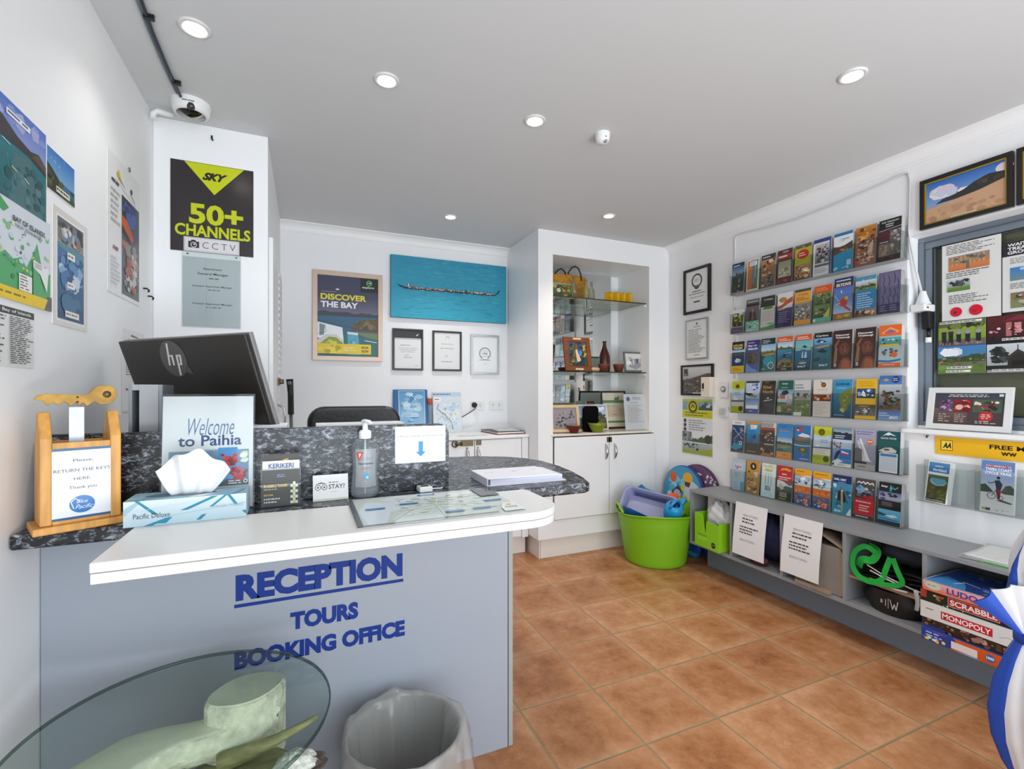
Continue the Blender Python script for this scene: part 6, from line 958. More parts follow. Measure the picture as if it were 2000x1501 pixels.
q = MB().box(0, 0, 0, .094, .001, .072); art(q, .094, .072, [('r', 0, 0, 1, 1, 'e9e9e8'), ('r', 0, 0, 1, .08, 'c9c9b8'), ('o', .14, .52, .085, .02, '5a5a5a'), ('o', .32, .52, .085, .02, '5a5a5a'), ('e', .14, .52, .03, .03, '5a5a5a'), ('e', .32, .52, .03, .03, '5a5a5a'), ('p', '5a5a5a', [.05, .64, .23, .72, .41, .64, .23, .66]), ('l', .44, .64, .88, .74, 1, '8a8a8a'), ('t', 'STAY?', .44, .44, .90, .62, '4a4a4a', .02), ('l', .48, .30, .8, .36, 1, 'c4c4c4')], 1, y0=-EPS); q.build('front_leaf', [mat('sheet_e8e8e6'), print_mat()], st)
MB().box(0, .001, 0, .094, .002, .072).build('back_leaf', acryl, st)
sn = thing('sanitiser_bottle', 'clear pump bottle of hand sanitiser before the speckled upstand', 'bottle', (.160, 1.441, ZD))
def bottle(pr, d, m, name, s=1.0):
    mb = MB().lathe(pr, 36); mb.v = [(x, y * .62, z) for x, y, z in mb.v]; return mb.build(name, m, sn)
pr = [(.0005, .001), (.030, .001), (.039, .008), (.0405, .02), (.038, .045), (.0355, .075), (.036, .105), (.039, .135), (.0385, .148), (.030, .160), (.016, .168), (.0135, .172)]
bottle(pr, 0, clear_mat('clear_plastic_bottle', 'f4f6f7', .05, 1.4, .12, 'eef0f2'), 'bottle_body')
bottle([(.0005, .003)] + [(r * .93, z) for r, z in pr[1:7]] + [(.036, .128), (.0005, .128)], 0, clear_mat('sanitiser_gel', 'f4f6f8', .02, 1.2, .16, 'f2f5f8'), 'gel')
sl = MB(); 
def lab(u, v):
    a = R(-90 + (u - .5) * 96); z = .034 + .108 * v; r = .0388 - .003 * math.sin(PI * v)
    return (r * math.cos(a), .635 * r * math.sin(a) - .0003, z)
sl.grid(lab, 16, 8); sl.build('label_film', clear_mat('label_film', 'f4f4f6', .2, 1.3, .42, 'eff1f4'), sn)
lb = MB(); art(lb, .060, .11, [('p', 'c43a34', [.05, .90, .38, .90, .18, .66]), ('p', 'f0e4e0', [.16, .87, .28, .87, .20, .76]), ('t', 'Essential', .30, .70, .86, .78, '8a8c90', -.01), ('t', 'Hand Sanitiser', .16, .58, .86, .63, '3a3c40', .02), ('l', .22, .44, .80, .52, 2, '9a7a70', 1), ('p', '3f9fd8', [.40, .28, .52, .38, .64, .30, .60, .22, .44, .20]), ('e', .55, .25, .06, .06, 'a9d8f0'), ('l', .22, -.02, .80, .16, 4, 'b0b4ba', 1)], 0, -.030, .034, -.0262)
lb.v = [(x, -.635 * .0392 * math.cos(min(1.2, abs(x) / .0388)) - .0008 + (y + .0262), z) for x, y, z in lb.v]
lb.build('label_print', print_mat(), sn)
pump = MB().lathe([(.0135, .170), (.0175, .171), (.0175, .190), (.014, .194), (.008, .196), (.007, .214), (.0105, .215), (.0105, .224), (.004, .226), (.0005, .226)], 24)
pump.tube([(0, 0, .220), (-.004, -.008, .221), (.010, -.022, .220), (.014, -.027, .216)], [.006, .006, .005, .004], 8)
pump.build('pump', mat('pump_white', 'eceef0', .3), sn); MB().tube([(0, 0, .17), (0, 0, .01)], .0025, 8).build('dip_tube', mat('pump_white'), sn)
flat('arrow_notice', 'white notice with a blue down arrow taped to the speckled upstand', 'notice', .158, .113, [('r', 0, 0, 1, 1, 'e6e6ea'), ('t', 'If office is unattended, please press for bell', .04, .70, .96, .76, '4a4a50', .005), ('r', .455, .30, .545, .58, '1f8ac0'), ('p', '1f8ac0', [.40, .30, .60, .30, .50, .16])], (.252, 1.4765, .994), 0, .001, seed=2)
be = thing('bell_push', 'small white box with a dark slot, below the arrow notice', 'bell', (.318, 1.428, ZD), R(4))
MB().box(0, 0, 0, .040, .040, .017).build('case', white_pl, be, bevel=.003); MB().box(.008, .010, .0165, .03, .022, .0185).build('button', dark_pl, be)
tag(MB().tube([(.352, 1.455, ZD + .004), (.372, 1.465, ZD + .003), (.392, 1.462, ZD + .003), (.4, 1.474, ZD + .003)], .0025, 6).build('bell_lead', white_pl), 'thin white lead trailing from the small bell box', 'cable')
mp = MB().box(0, 0, 0, .417, .0012, .298)
art(mp, .417, .298, [('r', 0, 0, 1, 1, 'c9d2cc'), ('r', 0, 0, 1, 1, 'cdd6d0', 'c2cdc6'), ('p', 'd3dde4', [.06, .05, .16, .05, .22, .4, .35, .5, .3, .75, .1, .8, .04, .5]), ('p', 'dde4e6', [.35, .7, .5, .8, .75, .75, .9, .9, .3, .98, .2, .85]), ('b', .25, .2, .9, .9, 60, 'dfe3dc b8c8bc e4e6e0 cfd8cc c4d4dc', .035), ('b', .3, .35, .85, .8, 44, '7a8a80 5a7a9c c0a86a 8a9890 4a5a60', .007), ('s', 'e6e8e2', .006, [.2, .1, .35, .4, .5, .5, .7, .45, .9, .55]), ('s', 'e6e8e2', .006, [.5, .05, .52, .5, .6, .9]), ('s', 'e6e8e2', .005, [.1, .6, .4, .62, .8, .3])] + [('r', x, y, x + .12, y + .045, '3f86c0') for x, y in ((.08, .50), (.30, .58), (.46, .88), (.52, .16), (.70, .18), (.84, .42))] + [('r', -.0, 0, .03, 1, '5f6264'), ('r', 0, 0, .82, .02, '5f6264'), ('p', 'e9eae8', [.86, 0, 1, 0, 1, .30, .92, .28, .87, .12]), ('t', 'PAIHIA', .90, .10, .98, .16, '5a5a58', .02), ('e', .94, .21, .02, .02, 'd0b85a'), ('r', .86, .62, 1, 1, '4f5254'), ('s', '3f86c0', .008, [.87, 1, .89, .62]), ('s', 'a83a4a', .014, [.89, .70, .9, .63]), ('l', .90, .66, .99, .96, 7, '8a8c8e')], 1, y0=-EPS, seed=41)
tag(mp.build('laminated_map', [mat('sheet_e8e8e6'), print_mat('print12', .12)], None, (.108, 1.115, ZD + .0016), (R(-90), 0, 0)), 'laminated pale green town map lying on the white counter shelf', 'map')
bi = thing('document_binder', 'white ring binder lying on the speckled desk top', 'binder', (.540, 1.437, ZD), R(-1.5))
MB().box(0, 0, 0, .285, .18, .003).build('bottom_cover', mat('binder_white', 'e4e4ea', .35), bi); MB().box(.01, .005, .003, .272, .172, .022).build('pages', mat('lilac_pages', 'd4d4e4', .6), bi)
MB().box(-.002, -.001, .022, .25, .18, .0255).build('top_cover', mat('binder_white'), bi, bevel=.001); MB().box(-.003, 0, 0, .001, .18, .024).build('spine', mat('binder_spine', 'd2d2da', .5), bi)
q = MB(); art(q, .24, .17, [('l', .5, .55, .62, .62, 1, '7a7aa8'), ('l', .86, .62, .92, .68, 1, '7a7aa8'), ('l', .1, .6, .3, .66, 1, 'c4c4d0')], 0); q.xf(Matrix.Translation((.003, .004, .0258)) @ Matrix.Rotation(R(-90), 4, 'X')); q.build('cover_print', print_mat(), bi)

# ------------------------------------------------------------------ toys and boards in the corner
tub = thing('toy_tub', 'lime green round tub full of beach toys on the floor', 'tub', (2.315, 2.738, 0))
lime = mat('lime_rubber', '7cb518', .45)
pr = [(.0005, .004), (.19, .004), (.203, 0), (.210, .012)] + [(.212 + .05 * i / 24 + (.0015 if i % 2 else 0), .02 + .325 * i / 24) for i in range(25)] + [(.268, .350), (.272, .354), (.268, .360), (.260, .358), (.254, .34), (.204, .02), (.0005, .015)]
MB().lathe(pr, 56, wob=lambda r, z, a, j: (r, z + (.0 if z < .3 else .012 * math.cos(2 * (a - 1.0))))).build('tub_body', lime, tub)
for a0 in (R(-23), R(157)):
    MB().tube([((.27) * math.cos(a0 + t), .27 * math.sin(a0 + t), .355 + .05 * math.sin(PI * (t + .35) / .7)) for t in [-.35 + .07 * i for i in range(11)]], .009, 8).build('tub_handle', lime, tub)
tc0 = (2.315, 2.765)
lid = thing('plastic_tub', 'upturned lilac grey plastic basin tilted across the green tub', 'basin', (2.245, 2.68, .375), R(-32))
_n = Vector((-.50, -.56, .66)).normalized(); _a = Vector((.76, -.36, -.46)); _a = (_a - _n * _a.dot(_n)).normalized()
lid.rotation_euler = Matrix((_a, _n.cross(_a), _n)).transposed().to_euler(); lid.location = (2.236, 2.715, .408)
def rr_(w, h, r, z): return [(x, y, z) for x, y in rrect(w, h, r, 5)]
def basin(mb, w, h, dpt, r):
    rings = [rr_(w, h, r, 0), rr_(w * 1.06, h * 1.06, r, 0), rr_(w * 1.06, h * 1.06, r, -.006), rr_(w * .98, h * .98, r, -.008), rr_(w * .86, h * .84, r, -dpt), rr_(w * .84, h * .82, r, -dpt + .004), rr_(w * .95, h * .95, r, -.004), rr_(w, h, r, 0)]
    n = len(rings[0])
    vs = [p for q in rings for p in q]; fs = [(i * n + j, i * n + (j + 1) % n, (i + 1) * n + (j + 1) % n, (i + 1) * n + j) for i in range(len(rings) - 1) for j in range(n)]
    mb.add(vs, fs, 0, smooth=True); o = 4 * n; mb.add(rings[4], [tuple(range(n))]); mb.add(rings[5], [tuple(range(n))[::-1]])
    return mb
basin(MB(), .185, .105, .09, .045).build('basin', mat('lilac_plastic', '8f93b8', .35), lid)
bb = thing('beach_bucket', 'dark blue basin under the lilac one, at the left tub rim', 'basin', (2.158, 2.752, .345)); bb.rotation_euler = (0, R(28), 0); bb.scale = (.9, .9, .9)
MB().lathe([(.0005, -.09), (.07, -.09), (.10, .0), (.112, .004), (.112, .008), (.098, .006), (.066, -.085), (.0005, -.085)], 32).build('basin_body', mat('royal_blue_plastic', '1c5fae', .35), bb)
wc = thing('watering_can', 'bright blue toy watering can at the front of the green tub', 'toy', (2.335, 2.575, .385)); wc.rotation_euler = (R(24), R(-12), R(10)); wc.scale = (1.15,) * 3
sky = mat('sky_blue_plastic', '1f92d0', .35)
MB().lathe([(.0005, -.055), (.046, -.055), (.055, -.02), (.054, .03), (.040, .045), (.030, .047)], 28).build('can_body', sky, wc)
MB().tube([(-.045, 0, .035), (-.03, 0, .065), (.0, 0, .075), (.03, 0, .06), (.045, 0, .03)], .009, 10).build('can_handle', sky, wc)
MB().tube([(.045, 0, -.02), (.075, 0, .02), (.095, 0, .05)], [.016, .013, .018], 12).build('can_spout', sky, wc)
sp2 = thing('toy_spade', 'teal blue toy spade blade standing at the back of the tub', 'toy', (2.39, 2.87, .43)); sp2.rotation_euler = (R(-42), R(22), R(-12))
MB().prism([(-.12, -.045), (.13, -.05), (.15, 0), (.13, .05), (-.12, .045)], -.006, .006, 'z').build('spade_blade', mat('teal_plastic', '1f7fb0', .4), sp2, bevel=.004)
MB().tube([(-.12, 0, 0), (-.15, 0, 0)], .012, 10).build('spade_shaft', mat('teal_plastic'), sp2); MB().prism([(-.12, -.05), (-.13, .05), (.13, .054), (.13, .048)], .006, .02, 'z').build('raised_rim', mat('teal_plastic'), sp2)
org = MB().ell((0, 0, 0), (.062, .05, .04), 22, 10).lathe([(.05, -.004), (.07, -.002), (.07, .004), (.05, .006)], 24)
tag(org.build('sand_mould', mat('orange_plastic', 'e8581c', .4), None, (2.445, 2.70, .43), (R(15), 0, R(20))), 'orange rounded sand mould among the toys', 'toy')
rk = thing('sand_rake', 'lime toy rake head with teeth at the right of the tub', 'toy', (2.475, 2.645, .385)); rk.rotation_euler = (R(68), R(18), R(-25))
MB().box(-.045, -.055, -.02, .055, .055, .02).build('rake_head', mat('lime_plastic', '86c81c', .4), rk, bevel=.012, seg=3)
q = MB()
for i in range(6): q.prism([(-.045, -.05 + i * .018), (-.060, -.041 + i * .018), (-.045, -.035 + i * .018)], -.015, .015, 'z')
q.build('rake_teeth', mat('lime_plastic'), rk)
tag(MB().tube([(2.36, 2.545, .345), (2.40, 2.565, .362), (2.43, 2.575, .378)], [.010, .012, .010], 10).build('sand_scoop', mat('yellow_plastic', 'e8a81c', .4)), 'yellow sand scoop handle at the front rim of the green tub', 'toy')
def board(name, label, w, h, t, loc, rz, rx, ops, edge):
    e = thing(name, label, 'boogie board', loc, rz, None, rx)
    n = 22; pts = []
    for i in range(n + 1):
        a = PI * i / n; pts.append((w / 2 + w / 2 * math.cos(a) ** 1 * (1), h - w * .48 + w * .48 * math.sin(a)))
    pts = [(w * .06, 0), (w * .94, 0)] + [(w, .1)] + pts + [(0, .1)]
    MB().prism(pts, 0, t, 'y').build('foam_core', mat('board_' + edge, edge, .6), e, bevel=.006)
    q = MB()
    inset = [(w / 2 + (x - w / 2) * .975, h / 2 + (z - h / 2) * .985) for x, z in pts]
    q.add([(x, -.0008, z) for x, z in inset], [tuple(range(len(inset)))], 0, [lin(ops[0])] * len(inset))
    art(q, w, h, ops[1:], 0, y0=-.0012, seed=9)
    q.build('deck_print', print_mat('print45', .45), e)
    return e
board('boogie_board', 'boogie board printed with colourful sea shapes behind the green tub', .40, .645, .028, (2.603, 3.005, 0), R(-90), R(-3),
      ['3f9cc4', ('b', .1, .55, .9, .93, 14, '7fc4dc 5ab0d0 9cd4e4', .14), ('p', 'cfdce0', [.55, .72, .7, .86, .9, .8, .96, .62, .8, .5, .55, .58]), ('e', .26, .85, .09, .10, 'e0602c'), ('e', .64, .87, .12, .10, 'e8b02a'), ('p', '6a2a24', [.56, .82, .72, .82, .68, .76, .58, .77]), ('p', '2c3038', [.24, .68, .4, .76, .5, .70, .44, .60, .3, .60]), ('e', .38, .65, .10, .10, 'c9b8c4'), ('e', .18, .64, .06, .05, 'dfe4ea'), ('e', .52, .74, .05, .06, 'd9c93a'), ('e', .60, .62, .08, .08, 'e0dc7a'), ('e', .6, .62, .05, .05, 'c9a8b0'), ('e', .88, .66, .07, .05, 'e8b83a'), ('p', 'e8b02a', [.72, .55, .88, .6, .98, .52, .86, .42, .74, .46]), ('p', '2a5fae', [.02, .5, .3, .56, .6, .5, .98, .42, .96, .05, .04, .05]), ('p', '5a2a5c', [.4, .56, .55, .6, .6, .52, .44, .5]), ('b', .05, .05, .95, .45, 16, '1f4f9c e8c83a 3f86c4 e0e4ea', .08), ('b', .1, .03, .5, .2, 8, 'e8e4e0 22242c c99a4a', .07)], '2a4f8c')
board('boogie_board', 'purple boogie board with white splashes behind the sea print board', .41, .665, .025, (2.655, 2.907, 0), R(-90), R(-2),
      ['6a4668', ('b', .45, .80, .97, .93, 26, 'ece4ec d8ccd8 c8b4c8', .035), ('p', '2a1c2c', [.2, .9, .4, .84, .7, .82, .5, .78, .3, .8]), ('b', .5, .1, .95, .5, 10, '4a2c4c 8a6488', .08), ('r', .1, .02, .9, .22, '2a3f78')], '4a2c50')
# ------------------------------------------------------------------ things in and on the bench
gb = thing('bag_carton', 'lime green open carton stuffed with a white bag, first cubbyhole', 'carton', (2.385, 2.425, .199), RW + R(-4))
lg_ = mat('lime_card', '8cc81c', .5)
w, d, h = .215, .16, .20
MB().box(.0, 0, 0, w, d, .003).box(0, 0, 0, .003, d, h + .01).box(w - .003, 0, 0, w, d, h - .02).box(0, d - .003, 0, w, d, h).build('carton_shell', lg_, gb)
fr_ = MB().prism([(0, 0), (w, 0), (w, h - .03), (w * .50, h - .025), (w * .46, h * .42), (w * .33, h + .01), (0, h + .012)], -.003, 0, 'y')
fr_.build('carton_front', lg_, gb)
q = MB(); art(q, w, h, [('l', .12, .34, .7, .42, 1, '5f9a1c'), ('l', .14, .20, .62, .32, 2, 'c9e47a'), ('e', .78, .17, .085, .085, '23281c'), ('l', .72, .155, .84, .19, 1, 'dfe8cc')], 0, y0=-.0033); q.build('carton_print', print_mat(), gb)
def crumple(u, v, c, r, sd, amp=.12):
    a = 2 * PI * u; b = PI * (v - .5)
    k = 1 + amp * (math.sin(3 * a + sd) * math.cos(2 * b + sd) + .6 * math.sin(7 * a - 3 * b + sd) + .4 * math.sin(11 * b + 5 * a))
    return (c[0] + r[0] * k * math.cos(b) * math.cos(a), c[1] + r[1] * k * math.cos(b) * math.sin(a), c[2] + r[2] * k * math.sin(b))
tag(MB().grid(lambda u, v: crumple(u, v, (2.475, 2.300, .395), (.062, .085, .105), 1), 40, 24).build('plastic_bag', mat('bag_white', 'd4d4d6', .45)), 'crumpled white bag standing in the lime green carton', 'bag')
tag(MB().box(0, 0, 0, .11, .004, .25).build('folded_card', mat('card_white', 'd8d8d8', .5), None, (2.47, 2.405, .255), (R(-2), R(0), RW)), 'white folded card poking out beside the white bag', 'card')
def notice(name, label, y0, y1, seed, words):
    w = y0 - y1; h = .31
    def sag(u, v): return (u * w + .02 * (1 - v) * -1 * (.6) - (0.0), -.004 - .016 * (1 - v) ** 1.2 - .004 * math.sin(PI * v * 1.3), h * v)
    mb = MB().grid(sag, 6, 12)
    t = MB(); art(t, w, h, words, 1, 0, 0, -.0006, seed)
    # bend the print along the same sag
    for x, y, z in t.v: pass
    t.v = [(x - .012 * (1 - z / h), y - .004 - .016 * (1 - z / h) ** 1.2 - .004 * math.sin(PI * z / h * 1.3), z) for x, y, z in t.v]
    o = len(mb.v); mb.v += t.v; mb.f += [[k + o for k in f] for f in t.f]; mb.m += t.m; mb.c += t.c; mb.sm += t.sm; mb.hc = True
    return tag(mb.build(name, [mat('notice_white', 'e6e6e6', .6), print_mat('print60', .6)], None, (2.399, y0, .236), (0, 0, RW)), label, 'notice', 'beach towel notices on the bench')
n_ops = [('t', 'BEACH TOWELS', .28, .76, .74, .80, '8a8a8c', .0), ('l', .26, .62, .78, .74, 2, '3f3f42'), ('l', .2, .42, .86, .58, 3, '3a3a3e'), ('t', 'BEACH TOWELS', .24, .29, .70, .33, '9a9a9c', .0)]
notice('paper_notice', 'white paper notice hanging over the second cubbyhole, next to the green carton', 2.108, 1.892, 1, n_ops)
notice('paper_notice', 'white paper notice hanging over the third cubbyhole, before the cardboard box', 1.79, 1.578, 2, n_ops)
tag(MB().grid(lambda u, v: crumple(u, v, (2.54, 1.968, .360), (.11, .132, .138), 4, .06), 36, 20).build('navy_bag', mat('navy_cloth', '1f2548', .7, noise=.1, nscale=20)), 'navy cloth bag in the second cubbyhole behind the paper notice', 'bag')
tag(MB().grid(lambda u, v: crumple(u, v, (2.44, 1.985, .225), (.035, .06, .024), 2, .1), 24, 12).build('patterned_cloth', mat('maroon_print', '5a2436', .7, noise=.9, nscale=60)), 'maroon patterned cloth at the foot of the navy bag', 'cloth')
cbx = thing('cardboard_box', 'battered brown cardboard box in the third cubbyhole', 'box', (2.42, 1.745, .199), RW)
kraft = mat('kraft_card', '9a8672', .7, noise=.08, nscale=14)
MB().box(.0, 0, 0, .235, .24, .235).build('box_body', mat('kraft_front', '8f8880', .7, noise=.06, nscale=12), cbx, bevel=.003)
MB().prism([(.235, .0), (.250, .01), (.252, .2), (.235, .235)], 0, .24, 'y').build('box_side', kraft, cbx)
MB().grid(lambda u, v: (.12 + .13 * u, -.004 + .24 * v, .238 + .055 * (1 - u) + .006 * math.sin(8 * v)), 6, 10).build('box_flap', kraft, cbx, solid=.004)
MB().box(.02, -.03, .001, .2, 0, .018).build('lower_flap', kraft, cbx)
shf_ = MB().box(2.425, 1.162, .312, 2.69, 1.471, .322); tag(shf_.build('loose_shelf', mat('pale_wood', 'a98a6a', .5)), 'thin wooden shelf board across the fourth cubbyhole', 'shelf')
bb_ = thing('folded_bag', 'black folded bag with a white letter badge under the loose wooden shelf', 'bag', (2.425, 1.455, .199), RW)
MB().grid(lambda u, v: (.148 + .144 * math.cos(2 * PI * u) * (1 - .25 * abs(math.sin(PI * (v - .5)))) * 1.0, .10 + .10 * math.sin(2 * PI * u), .052 + .050 * math.sin(PI * (v - .5)) + .004 * math.sin(9 * u)), 36, 14).build('bag_body', mat('black_nylon', '121112', .5, noise=.15, nscale=16), bb_)
q = MB(); art(q, .07, .05, [('s', 'd4d0cc', .05, [.55, .9, .7, .1, .8, .6, .9, .1, 1, .9]), ('l', .0, .1, .2, .9, 1, 'b0aca8'), ('s', 'd4d0cc', .03, [.45, .05, .45, .95]), ('s', 'd4d0cc', .04, [.3, .2, .3, .8])], 0, .125, .030, -.0045); q.build('bag_badge', print_mat(), bb_)
ebg = thing('shopping_bag', 'black and white shopping bag with bright green straps on the loose shelf', 'bag', (2.43, 1.465, .3225), RW)
q = MB()
for i in range(5): q.grid(lambda u, v, i=i: (.02 + .275 * u, .03 + .2 * v, .008 + .014 * i + .01 * math.sin(5 * u + i) * (1 - v) + .03 * v), 10, 6)
q.build('bag_folds', mat('black_nylon'), ebg, solid=.003)
grs = mat('green_strap', '10a437', .6)
def strap(pts, w=.024):
    mb = MB(); P = [Vector(p) for p in pts]; n = len(P); fine = []
    for i in range(n - 1):
        p0, p1, p2, p3 = P[max(i - 1, 0)], P[i], P[i + 1], P[min(i + 2, n - 1)]
        for k in range(6):
            t = k / 6; fine.append(.5 * ((2 * p1) + (p2 - p0) * t + (2 * p0 - 5 * p1 + 4 * p2 - p3) * t * t + (3 * p1 - p0 - 3 * p2 + p3) * t ** 3))
    fine.append(P[-1]); vs = []
    for i, p in enumerate(fine):
        tg = (fine[min(i + 1, len(fine) - 1)] - fine[max(i - 1, 0)]).normalized(); nn = tg.cross(Vector((0, -1, .25))).normalized() * w / 2
        vs += [p + nn, p - nn]
    mb.add(vs, [(2 * i, 2 * i + 2, 2 * i + 3, 2 * i + 1) for i in range(len(fine) - 1)], smooth=False); return mb
strap([(.10, .03, .13), (.06, .01, .155), (.02, .0, .12), (.012, -.008, .06), (.04, -.012, .015), (.095, -.015, .004), (.14, -.012, .03), (.155, -.004, .085), (.165, .01, .135)]).build('green_strap', grs, ebg)
strap([(.175, .01, .135), (.20, -.004, .09), (.222, -.01, .045), (.19, -.014, .022), (.14, -.016, .012), (.09, -.014, .012)], .022).build('green_strap', grs, ebg)
strap([(.03, .01, .05), (.05, .0, .09), (.09, .01, .10), (.10, .03, .14), (.05, .05, .15)], .034).build('green_strap', grs, ebg)
MB().tube([(.075, -.004, .075), (.15, -.006, .05), (.25, -.004, .03), (.30, 0, .024)], .0025, 6).tube([(.09, -.008, .055), (.16, -.008, .038), (.22, -.006, .028)], .003, 6).tube([(.12, -.01, .012), (.2, -.01, .006), (.24, -.006, .008)], .005, 6).build('white_piping', mat('white_cloth', 'd9d9d9', .6), ebg)
tag(MB().grid(lambda u, v: crumple(u, v, (2.56, 1.29, .465), (.07, .11, .055), 3, .08), 30, 16).build('folded_cloth', mat('slate_cloth', '2c3542', .7)), 'dark slate cloth bundle behind the green straps', 'cloth')
# board games
def game(name, label, z0, z1, y0, y1, x0, d, front, side, top=None, seed=1, rz=0):
    e = thing(name, label, 'board game', (x0, y0, z0), RW + rz, 'board games stacked in the last cubbyhole')
    w = y0 - y1; h = z1 - z0
    MB().box(0, 0, 0, w, d, h).build('box', mat('game_' + side, side, .5), e, bevel=.001)
    q = MB(); art(q, w, h, front, 0, y0=-.0006, seed=seed)
    q.build('front_print', print_mat(), e)
    if top:
        t = MB(); art(t, w, d, top, 0, seed=seed + 1); t.xf(Matrix.Translation((0, 0, h + .0005)) @ Matrix.Rotation(R(-90), 4, 'X')); t.build('lid_print', print_mat(), e)
    return e
game('puzzle_box', 'blue and orange 1000 piece puzzle box, bottom of the game stack', .1985, .245, 1.130, .822, 2.335, .25, [('r', 0, 0, 1, 1, 'd95a1c', 'c9501a'), ('p', '1f3f94', [0, 0, 0, 1, .34, 1, .42, .4, .3, 0]), ('t', 'JIGSAW', .05, .40, .26, .78, 'b9c4f0', .02, .2) if 0 else ('l', .05, .35, .27, .85, 2, 'b9c4f0'), ('b', .0, .0, .3, .4, 14, 'e8a82a 2a6ab0 f0d83a c43a34 e8e8e0', .03), ('p', '6a4ab0', [.05, .95, .2, 1, .3, .9, .2, .8]), ('r', .32, .12, .58, .72, 'e4d8d4'), ('p', '8fb0c8', [.32, 0, .55, .12, .6, 0]), ('e', .70, .5, .045, .045, '1f6ab0'), ('t', '1000', .665, .40, .735, .62, 'f4f4f4', .03), ('e', .88, .42, .07, .04, '23305c'), ('l', .83, .36, .93, .5, 1, 'e8c83a')], '2a4a94', seed=3)
game('puzzle_box', 'brown 500 piece puzzle box, second from the bottom of the game stack', .2455, .287, 1.135, .822, 2.35, .25, [('r', 0, 0, 1, 1, '3a2a22', '2a1e1a'), ('b', 0, 0, .72, 1, 46, '6a4a34 8f6a4c 1c1614 b08a6a 4a3428', .03), ('b', .5, .2, .72, .9, 8, 'a87a6a c99a8a', .05), ('r', 0, 0, .25, .25, '2a3f8c'), ('t', '500', .80, .25, .94, .72, 'c97a6a', .0), ('l', .74, .2, .79, .8, 4, '8a5a50')], '33251e', seed=4)
game('game_box', 'white MONOPOLY board game box in the middle of the stack', .2875, .352, 1.136, .822, 2.34, .26, [('r', 0, 0, 1, 1, 'dcdcda'), ('l', .06, .52, .17, .66, 1, '6a6a6a'), ('r', .22, .22, .72, .70, 'c4202c'), ('t', 'MONOPOLY', .235, .30, .705, .62, 'f4f4f4', .02), ('s', '6a8a7c', .004, [.78, .35, .86, .5, .92, .4])], 'd0d0cc', seed=5)
game('game_box', 'dark green SCRABBLE board game box, second from the top of the stack', .3525, .402, 1.138, .83, 2.345, .25, [('r', 0, 0, 1, 1, '1c2c1e', '17251a'), ('r', .0, .3, .07, .9, 'b03a2c'), ('b', .10, .25, .28, .85, 8, 'c43a2c d9cfae 8a7a4a', .03), ('b', .1, .0, .5, .2, 5, 'd9d9cc', .012), ('r', .30, .18, .80, .86, 'b8242c'), ('t', 'SCRABBLE', .32, .30, .78, .74, 'f2eee8', .03), ('s', 'e4d8d0', .004, [.30, .18, .80, .18, .80, .86, .30, .86, .30, .18])], '1c2c1e', seed=6)
game('game_box', 'pink LUDO board game box with a blue lid on top of the stack', .4025, .442, 1.125, .86, 2.335, .26, [('r', 0, 0, 1, 1, 'e4b4b4', 'd86a5a'), ('r', 0, .0, 1, .3, 'e07a64'), ('e', .13, .6, .10, .06, 'c9d0b8'), ('l', .06, .5, .2, .7, 1, '7a8a6a'), ('t', 'LUDO', .30, .22, .66, .82, '4a3f9c', .03), ('l', .70, .4, .95, .7, 1, 'b04a4a'), ('b', .6, .0, 1, .35, 8, 'e8502c f0d0c0 c43a34', .04)], 'd8a8a8', [('r', 0, 0, 1, 1, '2a5aa8', '1c3a78'), ('s', 'd9dfe8', .012, [.01, .02, .99, .02, .99, .98, .01, .98, .01, .02]), ('p', '3f86c4', [.02, .04, .5, .04, .4, .3, .1, .5]), ('s', 'd4dcec', .02, [.3, .2, .36, .4, .7, .3]), ('b', .3, .2, .98, .95, 40, '5a3f94 2a3f8c 8a2a4c c4b050 2a2a50 4a6ab8', .06), ('b', .5, .06, .98, .4, 14, 'c43a3c e8e4e8 3a2a6a 5a94d0', .05)], seed=7)
tag(MB().tube([(2.325, 1.145, .385), (2.34, 1.150, .36), (2.345, 1.148, .33), (2.34, 1.150, .30)], .008, 8).build('plastic_scrap', clear_mat('torn_film', 'e4e4e6', .2, 1.4, .4)), 'torn plastic wrap at the left ends of the game boxes', 'plastic')
np_ = thing('newspaper', 'folded grey newspaper lying at the right of the bench top', 'newspaper', (2.425, 1.05, .5455), R(4))
for i in range(4): MB().grid(lambda u, v, i=i: (.235 * u + .004 * i * u, -.15 * v - .004 * i, .002 + .0045 * i + .004 * math.sin(4 * u + 2 * v + i) * (.3 + .7 * u)), 10, 8).build('fold', mat('newsprint', 'cfcfcd', .7, noise=.07, nscale=40), np_, solid=.0012)
nb = thing('spiral_notebook', 'green edged spiral notebook under the newspaper by the umbrella', 'notebook', (2.43, .985, .5455), R(2))
MB().box(0, -.13, 0, .2, .0, .004).build('cover', mat('green_cover', '4fae2a', .5), nb); MB().box(.004, -.128, .004, .196, -.002, .012).build('pages', mat('newsprint'), nb)
q = MB()
for i in range(14): q.lathe([(.0055, -.0006), (.0067, -.0006), (.0067, .0006), (.0055, .0006)], 10, (.01 + i * .013, -.13, .007), axis='x')
q.build('spiral_wire', mat('wire', '3a3a44', .4, .6), nb)

